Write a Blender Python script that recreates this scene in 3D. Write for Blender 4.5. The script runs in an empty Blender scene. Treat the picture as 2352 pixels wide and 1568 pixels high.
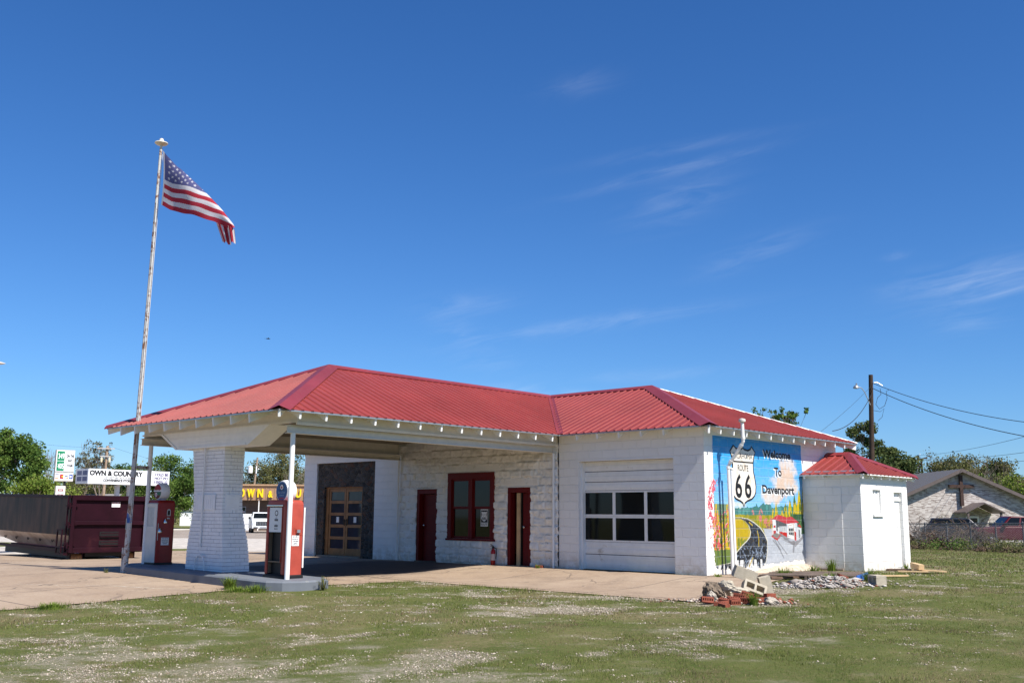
import bpy, bmesh, math, random
import numpy as np
from mathutils import Vector, Matrix
R_ = math.radians
random.seed(7)
RNG = np.random.default_rng(11)
scene = bpy.context.scene
COL = scene.collection

# ------------------------------------------------------------------ camera, sky, sun, exposure
CAM = Vector((12.316, -19.489, 1.246)); YAW = 0.7504; PIT = 0.1703; ROL = 0.0072
cam_d = bpy.data.cameras.new('camera'); cam = bpy.data.objects.new('camera', cam_d); COL.objects.link(cam)
cam_d.sensor_width = 36.0; cam_d.lens = 36.0 * 2332.3 / 2352.0; cam_d.clip_end = 3000; cam_d.clip_start = 0.1
fwv = Vector((-math.sin(YAW)*math.cos(PIT), math.cos(YAW)*math.cos(PIT), math.sin(PIT)))
rtv = Vector((math.cos(YAW), math.sin(YAW), 0)); upv = rtv.cross(fwv)
r2 = rtv*math.cos(ROL) + upv*math.sin(ROL); u2 = -rtv*math.sin(ROL) + upv*math.cos(ROL)
M = Matrix.Identity(4)
for i in range(3):
    M[i][0] = r2[i]; M[i][1] = u2[i]; M[i][2] = -fwv[i]; M[i][3] = CAM[i]
cam.matrix_world = M
scene.camera = cam
SUN_EL = R_(50.7); SUN_AZ = R_(3.0)      # azimuth measured from +X towards -Y
sdir = Vector((math.cos(SUN_EL)*math.cos(SUN_AZ), -math.cos(SUN_EL)*math.sin(SUN_AZ), math.sin(SUN_EL)))
sun_d = bpy.data.lights.new('sun', 'SUN'); sun = bpy.data.objects.new('sun', sun_d); COL.objects.link(sun)
sun_d.energy = 5.0; sun_d.angle = R_(0.5); sun_d.color = (1.0, 0.95, 0.86)
sun.rotation_euler = (-sdir).to_track_quat('-Z', 'Y').to_euler()
scene.view_settings.view_transform = 'Standard'; scene.view_settings.look = 'None'
scene.view_settings.exposure = 0.7; scene.view_settings.gamma = 1.0
world = bpy.data.worlds.new('World'); scene.world = world; world.use_nodes = True

def build_world():
    nt = world.node_tree; N = nt.nodes; L = nt.links; N.clear()
    out = N.new('ShaderNodeOutputWorld'); bg = N.new('ShaderNodeBackground')
    sky = N.new('ShaderNodeTexSky'); sky.sky_type = 'NISHITA'; sky.sun_disc = False
    sky.sun_elevation = SUN_EL; sky.sun_rotation = R_(90) + SUN_AZ
    sky.air_density = 1.0; sky.dust_density = 0.25; sky.ozone_density = 3.0; sky.altitude = 250
    # deeper, more saturated blue of the clear spring sky, per channel
    sp = N.new('ShaderNodeSeparateColor'); hs = N.new('ShaderNodeCombineColor'); L.new(sky.outputs[0], sp.inputs[0])
    for ch, (k, e) in enumerate(((.256, 1.3), (.525, 1.1), (.92, 1.0))):
        p_ = N.new('ShaderNodeMath'); p_.operation = 'POWER'; L.new(sp.outputs[ch], p_.inputs[0]); p_.inputs[1].default_value = e
        q_ = N.new('ShaderNodeMath'); q_.operation = 'MULTIPLY'; L.new(p_.outputs[0], q_.inputs[0]); q_.inputs[1].default_value = k
        L.new(q_.outputs[0], hs.inputs[ch])
    tc = N.new('ShaderNodeTexCoord')
    def ray(px, py):
        return (fwv + r2*((px-1176)/2332.3) - u2*((py-784)/2332.3)).normalized()
    total = None
    def math_(op, a, b=None, clamp=False):
        n = N.new('ShaderNodeMath'); n.operation = op; n.use_clamp = clamp
        for i, v in enumerate((a, b)):
            if v is None: continue
            if isinstance(v, (int, float)): n.inputs[i].default_value = v
            else: L.new(v, n.inputs[i])
        return n.outputs[0]
    def dot(v):
        n = N.new('ShaderNodeVectorMath'); n.operation = 'DOT_PRODUCT'; L.new(tc.outputs['Generated'], n.inputs[0]); n.inputs[1].default_value = v
        return n.outputs['Value']
    # cirrus wisps: centre, half length, half width (reference pixels), tilt, strength
    wisps = [(1530, 395, 190, 13, 14, .30), (1560, 465, 110, 40, 20, .26), (1735, 580, 110, 26, 20, .30), (2245, 640, 140, 32, 10, .62),
             (1350, 745, 260, 16, 8, .36), (1070, 700, 90, 22, 5, .34), (1060, 765, 60, 25, -20, .25), (1245, 898, 110, 12, -2, .42), (1330, 195, 70, 22, 12, .2), (1560, 340, 200, 12, 10, .16), (2300, 675, 140, 9, 12, .4), (2225, 735, 60, 25, 8, .3), (2062, 588, 25, 8, 12, .35), (1120, 830, 80, 25, -10, .2), (1500, 860, 170, 14, 4, .2)]
    for (px, py, hl, hw, tilt, st) in wisps:
        c = ray(px, py); t = R_(tilt)
        e1 = (r2*math.cos(t) + u2*math.sin(t)); e1 = (e1 - c*e1.dot(c)).normalized(); e2 = c.cross(e1).normalized()
        da = math_('DIVIDE', dot(e1), hl/2332.3); db = math_('DIVIDE', dot(e2), hw/2332.3)
        q = math_('ADD', math_('MULTIPLY', da, da), math_('MULTIPLY', db, db))
        g = math_('MULTIPLY', math_('POWER', 2.718, math_('MULTIPLY', q, -1.0)), st)
        g = math_('MULTIPLY', g, math_('GREATER_THAN', dot(c), 0.0))
        total = g if total is None else math_('ADD', total, g)
    mp = N.new('ShaderNodeMapping'); mp.vector_type = 'POINT'
    th = R_(13); a1 = r2*math.cos(th) + u2*math.sin(th); a2 = fwv.cross(a1)
    cb = N.new('ShaderNodeCombineXYZ')
    L.new(math_('MULTIPLY', dot(a1), 4.0), cb.inputs[0]); L.new(math_('MULTIPLY', dot(a2), 22.0), cb.inputs[1]); L.new(math_('MULTIPLY', dot(fwv), 4.0), cb.inputs[2])
    nz = N.new('ShaderNodeTexNoise'); nz.inputs['Scale'].default_value = 3.0; nz.inputs['Detail'].default_value = 7; nz.inputs['Roughness'].default_value = .62; nz.inputs['Distortion'].default_value = .9
    L.new(cb.outputs[0], nz.inputs['Vector'])
    rp = N.new('ShaderNodeMapRange'); rp.inputs['From Min'].default_value = .36; rp.inputs['From Max'].default_value = .74; L.new(nz.outputs[0], rp.inputs['Value'])
    cloud = math_('MULTIPLY', math_('MULTIPLY', total, .42), rp.outputs[0], True)
    mix = N.new('ShaderNodeMix'); mix.data_type = 'RGBA'
    L.new(cloud, mix.inputs['Factor']); L.new(hs.outputs[0], mix.inputs['A']); mix.inputs['B'].default_value = (6.3, 6.8, 7.6, 1)
    L.new(mix.outputs['Result'], bg.inputs['Color']); bg.inputs['Strength'].default_value = 0.092
    L.new(bg.outputs[0], out.inputs['Surface'])
build_world()

# ------------------------------------------------------------------ noise helpers
def _hash(ix, iy, seed):
    h = (ix.astype(np.int64)*374761393 + iy.astype(np.int64)*668265263 + seed*974634777) & 0xffffffff
    h = ((h ^ (h >> 13)) * 1274126177) & 0xffffffff
    return ((h ^ (h >> 16)) & 0xffff) / 65535.0
def vnoise(x, y, seed=0):
    x = np.asarray(x, float); y = np.asarray(y, float)
    ix = np.floor(x); iy = np.floor(y); fx = x-ix; fy = y-iy
    fx = fx*fx*(3-2*fx); fy = fy*fy*(3-2*fy)
    a = _hash(ix, iy, seed); b = _hash(ix+1, iy, seed); c = _hash(ix, iy+1, seed); d = _hash(ix+1, iy+1, seed)
    return (a*(1-fx)+b*fx)*(1-fy) + (c*(1-fx)+d*fx)*fy
def fbm(x, y, seed=0, oct=4):
    s = 0; a = .5; f = 1.0; t = 0
    for o in range(oct):
        s = s + a*vnoise(np.asarray(x)*f, np.asarray(y)*f, seed+o*17); t += a; a *= .5; f *= 2.03
    return s/t
def sst(t):
    t = np.clip(t, 0, 1); return t*t*(3-2*t)
FH = (-math.sin(YAW), math.cos(YAW)); RH = (math.cos(YAW), math.sin(YAW))
def bg(d, a):
    """ground point at depth d along the view, a = lateral offset / depth"""
    return (CAM.x + FH[0]*d + RH[0]*a*d, CAM.y + FH[1]*d + RH[1]*a*d)
def terr(x, y):
    x = np.asarray(x, float); y = np.asarray(y, float)
    z = -.15*sst((-y-.3)/3.0) - .15*sst((-y-8)/6.0)
    z = z + .09*np.exp(-((x+10.5)/4.0)**2)*sst((-y)/4.0)*sst((y+16)/5.0)
    d = (x-CAM.x)*FH[0] + (y-CAM.y)*FH[1]
    z = z - .45*sst((d-25)/60.0)*sst((y+14)/6+ (d-25)/30)
    return z
def tz(x, y): return float(terr(x, y))

# ------------------------------------------------------------------ object helpers
def thing(name, label, cat, loc=(0, 0, 0), rotz=0, group=None):
    o = bpy.data.objects.new(name, None); COL.objects.link(o); o.location = loc; o.rotation_euler = (0, 0, rotz)
    o.empty_display_size = .2
    o['label'] = label; o['category'] = cat
    if group: o['group'] = group
    return o
def tag(o, label, cat, group=None):
    o['label'] = label; o['category'] = cat
    if group: o['group'] = group
    return o
def dup(root, loc=None, rotz=None, label=None):
    r = root.copy(); COL.objects.link(r)
    if loc is not None: r.location = loc
    if rotz is not None: r.rotation_euler = (0, 0, rotz)
    if label: r['label'] = label
    for ch in list(root.children):
        c = ch.copy(); COL.objects.link(c); c.parent = r
        for g in list(ch.children):
            d = g.copy(); COL.objects.link(d); d.parent = c
    return r

class MB:
    def __init__(s): s.v = []; s.f = []; s.m = []
    def add(s, vs, fs, m=0):
        b = len(s.v); s.v += [tuple(p) for p in vs]
        for f in fs: s.f.append(tuple(b+i for i in f)); s.m.append(m)
        return s
    def poly(s, vs, m=0): return s.add(vs, [tuple(range(len(vs)))], m)
    def box(s, x0, x1, y0, y1, z0, z1, m=0):
        v = [(x, y, z) for z in (z0, z1) for y in (y0, y1) for x in (x0, x1)]
        return s.add(v, [(0, 2, 3, 1), (4, 5, 7, 6), (0, 1, 5, 4), (1, 3, 7, 5), (3, 2, 6, 7), (2, 0, 4, 6)], m)
    def obox(s, c, dx, dy, dz, rot=None, m=0):
        rot = rot or Matrix.Identity(3); c = Vector(c)
        v = [tuple(c + rot @ Vector((sx*dx/2, sy*dy/2, sz*dz/2))) for sz in (-1, 1) for sy in (-1, 1) for sx in (-1, 1)]
        return s.add(v, [(0, 2, 3, 1), (4, 5, 7, 6), (0, 1, 5, 4), (1, 3, 7, 5), (3, 2, 6, 7), (2, 0, 4, 6)], m)
    def bar(s, p0, p1, w, h, m=0, up=(0, 0, 1)):
        p0 = Vector(p0); p1 = Vector(p1); d = (p1-p0); L = d.length; d.normalize()
        sd = d.cross(Vector(up))
        if sd.length < 1e-4: sd = Vector((1, 0, 0))
        sd.normalize(); u = sd.cross(d)
        rot = Matrix((d, sd, u)).transposed()
        return s.obox((p0+p1)/2, L, w, h, rot, m)
    def tube(s, p0, p1, r0, r1=None, n=10, m=0, cap=True):
        r1 = r0 if r1 is None else r1
        p0 = Vector(p0); p1 = Vector(p1); d = (p1-p0).normalized()
        a = Vector((0, 0, 1)) if abs(d.z) < .9 else Vector((1, 0, 0))
        e1 = d.cross(a).normalized(); e2 = d.cross(e1)
        vs = []
        for p, r in ((p0, r0), (p1, r1)):
            for i in range(n):
                t = 2*math.pi*i/n; vs.append(tuple(p + (e1*math.cos(t)+e2*math.sin(t))*r))
        fs = [(i, (i+1) % n, n+(i+1) % n, n+i) for i in range(n)]
        if cap: fs += [tuple(range(n-1, -1, -1)), tuple(range(n, 2*n))]
        return s.add(vs, fs, m)
    def path(s, pts, r, n=8, m=0, rads=None):
        """one continuous tube through pts"""
        pts = [Vector(p) for p in pts]; vs = []; fs = []
        ref = Vector((0.13, .31, .94))
        for k, p in enumerate(pts):
            d = (pts[min(k+1, len(pts)-1)] - pts[max(k-1, 0)]).normalized()
            e1 = d.cross(ref)
            if e1.length < .05: e1 = d.cross(Vector((1, 0, 0)))
            e1.normalize(); e2 = d.cross(e1)
            rr = rads[k] if rads else r
            for i in range(n):
                t = 2*math.pi*i/n; vs.append(tuple(p + (e1*math.cos(t)+e2*math.sin(t))*rr))
        for k in range(len(pts)-1):
            for i in range(n): fs.append((k*n+i, k*n+(i+1) % n, (k+1)*n+(i+1) % n, (k+1)*n+i))
        fs += [tuple(range(n-1, -1, -1)), tuple(range((len(pts)-1)*n, len(pts)*n))]
        return s.add(vs, fs, m)
    def lathe(s, prof, n=20, c=(0, 0, 0), m=0, axis='z'):
        vs = []; k = len(prof)
        for (r, z) in prof:
            for i in range(n):
                t = 2*math.pi*i/n; a, b = r*math.cos(t), r*math.sin(t)
                if axis == 'z': p = (c[0]+a, c[1]+b, c[2]+z)
                elif axis == 'y': p = (c[0]+a, c[1]+z, c[2]+b)
                else: p = (c[0]+z, c[1]+a, c[2]+b)
                vs.append(p)
        fs = [(j*n+i, j*n+(i+1) % n, (j+1)*n+(i+1) % n, (j+1)*n+i) for j in range(k-1) for i in range(n)]
        fs += [tuple(range(n-1, -1, -1)), tuple(range((k-1)*n, k*n))]
        return s.add(vs, fs, m)
    def prism(s, pts, d, m=0, mside=None):
        """closed outline pts extruded by vector d"""
        n = len(pts); d = Vector(d); a = [Vector(p) for p in pts]; b = [p+d for p in a]
        s.add(a+b, [tuple(range(n-1, -1, -1)), tuple(range(n, 2*n))], m)
        s.add(a+b, [(i, (i+1) % n, n+(i+1) % n, n+i) for i in range(n)], m if mside is None else mside)
        return s
    def build(s, name, mats, parent=None, smooth=False, bevel=0, seg=2, uv=True, weld=False):
        me = bpy.data.meshes.new(name); me.from_pydata(s.v, [], s.f)
        mats = mats if isinstance(mats, (list, tuple)) else [mats]
        for m in mats: me.materials.append(m)
        me.polygons.foreach_set('material_index', s.m)
        if bevel or weld:
            bm = bmesh.new(); bm.from_mesh(me)
            bmesh.ops.remove_doubles(bm, verts=bm.verts, dist=1e-5)
            bmesh.ops.recalc_face_normals(bm, faces=bm.faces)
            if bevel:
                ed = [e for e in bm.edges if len(e.link_faces) == 2 and e.calc_face_angle(0) > R_(35)]
                bmesh.ops.bevel(bm, geom=ed, offset=bevel, segments=seg, affect='EDGES', profile=.6, clamp_overlap=True)
            bm.to_mesh(me); bm.free()
        if smooth:
            me.polygons.foreach_set('use_smooth', [True]*len(me.polygons))
            try: me.set_sharp_from_angle(angle=R_(38))
            except Exception: pass
        if uv: box_uv(me)
        me.update()
        o = bpy.data.objects.new(name, me); COL.objects.link(o)
        if parent is not None: o.parent = parent
        return o
def box_uv(me):
    if len(me.polygons) == 0: return
    lay = me.uv_layers.new(name='UVMap')
    nl = len(me.loops); vi = np.empty(nl, np.int32); me.loops.foreach_get('vertex_index', vi)
    co = np.empty(len(me.vertices)*3, np.float32); me.vertices.foreach_get('co', co); co = co.reshape(-1, 3)
    nn = np.empty(len(me.polygons)*3, np.float32); me.polygons.foreach_get('normal', nn); nn = np.abs(nn.reshape(-1, 3))
    lt = np.empty(len(me.polygons), np.int32); me.polygons.foreach_get('loop_total', lt)
    ax = np.repeat(np.argmax(nn + np.array([1e-4, 0, 0], np.float32), axis=1), lt)
    p = co[vi]; u = np.where(ax == 0, p[:, 1], p[:, 0]); v = np.where(ax == 2, p[:, 1], p[:, 2])
    lay.data.foreach_set('uv', np.stack([u, v], 1).ravel().astype(np.float32))
def np_obj(name, V, F, mats, parent=None, col=None, midx=None, smooth=False, attrs=None, uv=False):
    """fast mesh from numpy arrays; F is (n, k)"""
    me = bpy.data.meshes.new(name); V = np.asarray(V, np.float32); F = np.asarray(F, np.int32); n, k = F.shape
    me.vertices.add(len(V)); me.vertices.foreach_set('co', V.ravel())
    me.loops.add(n*k); me.loops.foreach_set('vertex_index', F.ravel())
    me.polygons.add(n); me.polygons.foreach_set('loop_start', np.arange(0, n*k, k, dtype=np.int32)); me.polygons.foreach_set('loop_total', np.full(n, k, np.int32))
    mats = mats if isinstance(mats, (list, tuple)) else [mats]
    for m in mats: me.materials.append(m)
    if midx is not None: me.polygons.foreach_set('material_index', np.asarray(midx, np.int32))
    me.update(calc_edges=True)
    if smooth: me.polygons.foreach_set('use_smooth', np.ones(n, bool))
    if col is not None:
        a = me.color_attributes.new('Col', 'FLOAT_COLOR', 'POINT'); c = np.ones((len(V), 4), np.float32); c[:, :3] = col; a.data.foreach_set('color', c.ravel())
    for nm, arr in (attrs or {}).items():
        a = me.attributes.new(nm, 'FLOAT', 'POINT'); a.data.foreach_set('value', np.asarray(arr, np.float32).ravel())
    if uv: box_uv(me)
    me.validate()
    o = bpy.data.objects.new(name, me); COL.objects.link(o)
    if parent is not None: o.parent = parent
    return o
_txt = {}
def text_geo(s, bold=0.0, ext=0.0, shear=0.0, space=1.0):
    key = (s, bold, ext, shear, space)
    if key in _txt: return _txt[key]
    cu = bpy.data.curves.new('txt', 'FONT'); cu.body = s; cu.size = 1.0; cu.offset = bold; cu.extrude = ext; cu.shear = shear; cu.space_character = space; cu.resolution_u = 3
    cu.align_x = 'CENTER'; cu.align_y = 'BOTTOM_BASELINE'
    o = bpy.data.objects.new('txt', cu); COL.objects.link(o)
    bpy.context.view_layer.update()
    dg = bpy.context.evaluated_depsgraph_get(); me = bpy.data.meshes.new_from_object(o.evaluated_get(dg))
    v = [tuple(p.co) for p in me.vertices]; f = [tuple(p.vertices) for p in me.polygons]
    bpy.data.objects.remove(o); bpy.data.curves.remove(cu); bpy.data.meshes.remove(me)
    _txt[key] = (v, f); return v, f
def put_text(mb, s, org, ex, ey, h, w=None, m=0, bold=0.0, ext=0.0, shear=0.0, space=1.0):
    """text centred on org (baseline), cap height h, optional total width w, in the plane ex, ey"""
    v, f = text_geo(s, bold, ext, shear, space)
    xs = [p[0] for p in v]; ys = [p[1] for p in v]
    if not xs: return
    capv, _ = text_geo('H', bold, ext, shear, 1.0); cap = max(p[1] for p in capv)
    sy = h/cap; sx = (w/(max(xs)-min(xs))) if w else sy
    cx = (max(xs)+min(xs))/2
    ex = Vector(ex).normalized(); ey = Vector(ey).normalized(); ez = ex.cross(ey); org = Vector(org)
    mb.add([org + ex*((p[0]-cx)*sx) + ey*(p[1]*sy) + ez*(p[2]*sy) for p in v], f, m)

# ------------------------------------------------------------------ materials
def new_mat(name):
    m = bpy.data.materials.new(name); m.use_nodes = True; nt = m.node_tree
    b = nt.nodes['Principled BSDF']; return m, nt, nt.nodes, nt.links, b
def noise_node(nt, vec, scale, detail=4, rough=.55, dist=0):
    n = nt.nodes.new('ShaderNodeTexNoise'); n.inputs['Scale'].default_value = scale; n.inputs['Detail'].default_value = detail; n.inputs['Roughness'].default_value = rough; n.inputs['Distortion'].default_value = dist
    if vec is not None: nt.links.new(vec, n.inputs['Vector'])
    return n.outputs[0]
def rng_node(nt, val, a, b, c=0, d=1):
    n = nt.nodes.new('ShaderNodeMapRange'); nt.links.new(val, n.inputs['Value'])
    for k, v in (('From Min', a), ('From Max', b), ('To Min', c), ('To Max', d)): n.inputs[k].default_value = v
    return n.outputs[0]
def mix_node(nt, fac, a, b, mode='MIX'):
    n = nt.nodes.new('ShaderNodeMix'); n.data_type = 'RGBA'; n.blend_type = mode
    for k, v in (('Factor', fac), ('A', a), ('B', b)):
        if isinstance(v, (tuple, list)): n.inputs[k].default_value = (*v[:3], 1) if k != 'Factor' else v
        elif isinstance(v, (int, float)): n.inputs[k].default_value = v
        else: nt.links.new(v, n.inputs[k])
    return n.outputs['Result']
def bump_node(nt, h, strength, dist, normal=None):
    n = nt.nodes.new('ShaderNodeBump'); n.inputs['Strength'].default_value = strength; n.inputs['Distance'].default_value = dist
    nt.links.new(h, n.inputs['Height'])
    if normal is not None: nt.links.new(normal, n.inputs['Normal'])
    return n.outputs[0]
def coords(nt, kind='Object'):
    return nt.nodes.new('ShaderNodeTexCoord').outputs[kind]
_mc = {}
def plain(name, c, rough=.6, metal=0.0, var=.12, vs=6.0, bump=.0, bs=60.0, dirt=None, dirt_amt=.5, dirt_scale=3.0, spec=.3):
    """principled paint with slight tone variation, optional dirt patches and fine bump"""
    if name in _mc: return _mc[name]
    m, nt, N, L, b = new_mat(name); v = coords(nt)
    n1 = noise_node(nt, v, vs, 5)
    lo = tuple(x*(1-var) for x in c); hi = tuple(min(1, x*(1+var)) for x in c)
    col = mix_node(nt, rng_node(nt, n1, .3, .7), lo, hi)
    if dirt:
        n2 = noise_node(nt, v, dirt_scale, 7, .65, .4)
        col = mix_node(nt, rng_node(nt, n2, 1-dirt_amt, 1.12-dirt_amt), col, dirt)
    L.new(col, b.inputs['Base Color']); b.inputs['Roughness'].default_value = rough; b.inputs['Metallic'].default_value = metal
    b.inputs['Specular IOR Level'].default_value = spec
    if bump: L.new(bump_node(nt, noise_node(nt, v, bs, 3), bump, .01), b.inputs['Normal'])
    _mc[name] = m; return m
def brick_mat(name, c1, c2, mortar, bw, bh, ms=.008, rough=.75, bump=.6, bdist=.006, sq=None, offset=.5, noise=.0, var=.1, dirt=None, spec=.4, roughbump=.0, rb_scale=14):
    m, nt, N, L, b = new_mat(name); uv = nt.nodes.new('ShaderNodeUVMap'); uv.uv_map = 'UVMap'
    vec = uv.outputs[0]
    if noise:
        nn = nt.nodes.new('ShaderNodeTexNoise'); nn.inputs['Scale'].default_value = 5; L.new(vec, nn.inputs['Vector'])
        vm = nt.nodes.new('ShaderNodeVectorMath'); vm.operation = 'SCALE'; L.new(nn.outputs['Color'], vm.inputs[0]); vm.inputs['Scale'].default_value = noise
        va = nt.nodes.new('ShaderNodeVectorMath'); L.new(vec, va.inputs[0]); L.new(vm.outputs[0], va.inputs[1]); vec = va.outputs[0]
    t = nt.nodes.new('ShaderNodeTexBrick'); L.new(vec, t.inputs['Vector']); t.offset = offset
    t.inputs['Scale'].default_value = 1; t.inputs['Brick Width'].default_value = bw; t.inputs['Row Height'].default_value = bh; t.inputs['Mortar Size'].default_value = ms; t.inputs['Mortar Smooth'].default_value = .4; t.inputs['Bias'].default_value = 0
    t.inputs['Color1'].default_value = (*c1, 1); t.inputs['Color2'].default_value = (*c2, 1); t.inputs['Mortar'].default_value = (*mortar, 1)
    col = t.outputs['Color']
    n1 = noise_node(nt, uv.outputs[0], 2.2, 6, .6)
    col = mix_node(nt, rng_node(nt, n1, .35, .75, 0, var), col, (.12, .11, .1))
    if dirt:
        g = nt.nodes.new('ShaderNodeSeparateXYZ'); L.new(uv.outputs[0], g.inputs[0])
        low = rng_node(nt, g.outputs[1], .45, .0)
        n2 = noise_node(nt, uv.outputs[0], 5, 6, .7)
        mu = nt.nodes.new('ShaderNodeMath'); mu.operation = 'MULTIPLY'; L.new(low, mu.inputs[0]); L.new(rng_node(nt, n2, .38, .68), mu.inputs[1])
        col = mix_node(nt, mu.outputs[0], col, dirt)
    L.new(col, b.inputs['Base Color']); b.inputs['Roughness'].default_value = rough; b.inputs['Specular IOR Level'].default_value = spec
    inv = nt.nodes.new('ShaderNodeMath'); inv.operation = 'SUBTRACT'; inv.inputs[0].default_value = 1; L.new(t.outputs['Fac'], inv.inputs[1])
    nrm = bump_node(nt, inv.outputs[0], bump, bdist)
    nrm = bump_node(nt, noise_node(nt, uv.outputs[0], 45, 4), .35, .004, nrm)
    if roughbump: nrm = bump_node(nt, noise_node(nt, uv.outputs[0], rb_scale, 5, .6, .8), roughbump, .02, nrm)
    L.new(nrm, b.inputs['Normal'])
    return m
def attr_mat(name, rough=.8, trans=0.0, spec=.3, bump=0, nscale=60, nvar=.0):
    m, nt, N, L, b = new_mat(name)
    a = N.new('ShaderNodeAttribute'); a.attribute_name = 'Col'
    col = a.outputs['Color']
    if nvar: col = mix_node(nt, rng_node(nt, noise_node(nt, coords(nt), nscale, 5), .3, .7, 0, nvar), col, (.0, .0, .0), 'MIX')
    L.new(col, b.inputs['Base Color']); b.inputs['Roughness'].default_value = rough; b.inputs['Specular IOR Level'].default_value = spec
    if bump: L.new(bump_node(nt, noise_node(nt, coords(nt), nscale, 4), bump, .01), b.inputs['Normal'])
    if trans:
        t = N.new('ShaderNodeBsdfTranslucent'); L.new(col, t.inputs['Color']); mx = N.new('ShaderNodeMixShader'); mx.inputs[0].default_value = trans
        L.new(b.outputs[0], mx.inputs[1]); L.new(t.outputs[0], mx.inputs[2]); L.new(mx.outputs[0], N['Material Output'].inputs['Surface'])
    return m
def glass_mat(name, c=(.005, .006, .006), rough=.04):
    m, nt, N, L, b = new_mat(name)
    col = mix_node(nt, rng_node(nt, noise_node(nt, coords(nt), 2.5, 4), .4, .75, 0, .5), c, tuple(x*2.2 for x in c))
    L.new(col, b.inputs['Base Color']); b.inputs['Roughness'].default_value = rough; b.inputs['Specular IOR Level'].default_value = .3
    return m
def rust_mat(name, paint, rust=(.16, .07, .03), amt=.5, scale=9, rough=.7):
    m, nt, N, L, b = new_mat(name); v = coords(nt)
    n1 = noise_node(nt, v, scale, 8, .7, .6)
    c = mix_node(nt, rng_node(nt, n1, 1-amt-.03, 1.03-amt), paint, rust)
    c = mix_node(nt, rng_node(nt, noise_node(nt, v, 2.5, 3), .35, .7, 0, .3), c, tuple(x*.5 for x in paint))
    L.new(c, b.inputs['Base Color']); b.inputs['Roughness'].default_value = rough
    L.new(bump_node(nt, n1, .4, .004), b.inputs['Normal'])
    return m
WHITE = (.80, .79, .775)
M_block = brick_mat('white_block_paint', WHITE, (.765, .755, .74), (.785, .775, .76), .406, .203, .012, .55, .8, .009, noise=.012, var=.05, dirt=(.45, .36, .27), roughbump=.2, rb_scale=11)
M_rock = brick_mat('white_rockface_paint', (.80, .785, .76), (.73, .715, .69), (.76, .745, .72), .406, .203, .006, .6, .2, .004, var=.06, dirt=(.45, .38, .3))
M_pbrick = brick_mat('white_brick_paint', (.72, .72, .74), (.62, .62, .65), (.28, .28, .31), .225, .0775, .008, .6, 1.0, .012, noise=.008, var=.08, roughbump=.25)
M_white = plain('white_trim_paint', (.78, .77, .75), .5, var=.05, bump=.1, dirt=(.5, .46, .4), dirt_amt=.28)
M_cream = plain('cream_trim_paint', (.68, .64, .57), .6, var=.06, bump=.15, bs=30, dirt=(.3, .25, .2), dirt_amt=.27, dirt_scale=5)
M_pipe = plain('white_pipe_paint', (.75, .74, .73), .35, var=.04)
M_dred = plain('dark_red_paint', (.115, .006, .006), .5, var=.1, bump=.1, spec=.15)
M_glass = glass_mat('dark_glass')
M_black = plain('black_metal', (.012, .012, .013), .5)
M_chrome = plain('chrome', (.6, .6, .6), .2, 1.0, var=.05)
M_galv = plain('galvanised_steel', (.42, .43, .44), .45, .8)
M_wood = plain('raw_pine', (.52, .36, .2), .7, var=.2, vs=3, bump=.2)
M_text = plain('black_lettering', (.012, .012, .014), .6, var=.02)
M_wire = plain('black_cable', (.02, .02, .022), .7)
def roof_mat(name, c):
    m, nt, N, L, b = new_mat(name); v = coords(nt)
    mp = N.new('ShaderNodeMapping'); mp.inputs['Scale'].default_value = (1, 1, 1); L.new(v, mp.inputs[0])
    n1 = noise_node(nt, mp.outputs[0], .55, 3); n2 = noise_node(nt, mp.outputs[0], 9, 6, .65)
    col = mix_node(nt, rng_node(nt, n1, .3, .7), tuple(x*.84 for x in c), tuple(x*1.12 for x in c))
    col = mix_node(nt, rng_node(nt, n2, .5, .8, 0, .28), col, (.26, .10, .085))
    L.new(col, b.inputs['Base Color']); b.inputs['Roughness'].default_value = .45; b.inputs['Specular IOR Level'].default_value = .32
    L.new(bump_node(nt, noise_node(nt, v, 1.6, 2), .3, .02), b.inputs['Normal'])
    return m
M_roof = roof_mat('red_roof_steel', (.225, .036, .031))
M_cap = roof_mat('red_roof_flashing', (.19, .028, .034))

# ------------------------------------------------------------------ ground and paving
def lines(a, b, step, lo, hi, g=1.07):
    xs = list(np.arange(a, b+1e-6, step)); s = step
    x = a; left = []
    while x > lo: s *= g; x -= s; left.append(max(x, lo))
    s = step; x = xs[-1]; right = []
    while x < hi: s *= g; x += s; right.append(min(x, hi))
    return np.array(left[::-1] + xs + right)
GPATCH = [(3.1, -13.9, 1.4, .7, .85), (3.5, -12.6, 1.3, .6, .65), (1.2, -14.0, .9, .5, .65), (-.9, -13.85, 1.1, .2, .7), (.7, -13.4, .9, .35, .55), (1.6, -11.9, 1.2, .5, .5), (4.8, -12.5, 1.2, .9, .8),
          (2.4, -15.6, 2.0, 1.0, .8), (1.7, -7.4, 1.3, .4, .85), (1.7, -8.3, .6, .4, .6), (.9, -4.9, 1.0, .35, .75), (1.6, -4.5, .8, .3, .95), (-1.6, -6.8, .6, .35, .75), (-.85, -6.2, .5, .3, .65), (5.7, -8.7, .9, .6, .6), (5.2, -5.45, .28, .2, 1.0), (3.2, -4.2, .8, .5, .9),
          (3.0, -1.6, .9, .7, .9), (4.7, -10.4, 1.2, .7, .35), (-3.2, -11.5, .8, .3, .5), (2.6, -2.0, 1.0, .8, .7), (4.6, .6, .5, .25, .8)]
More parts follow.
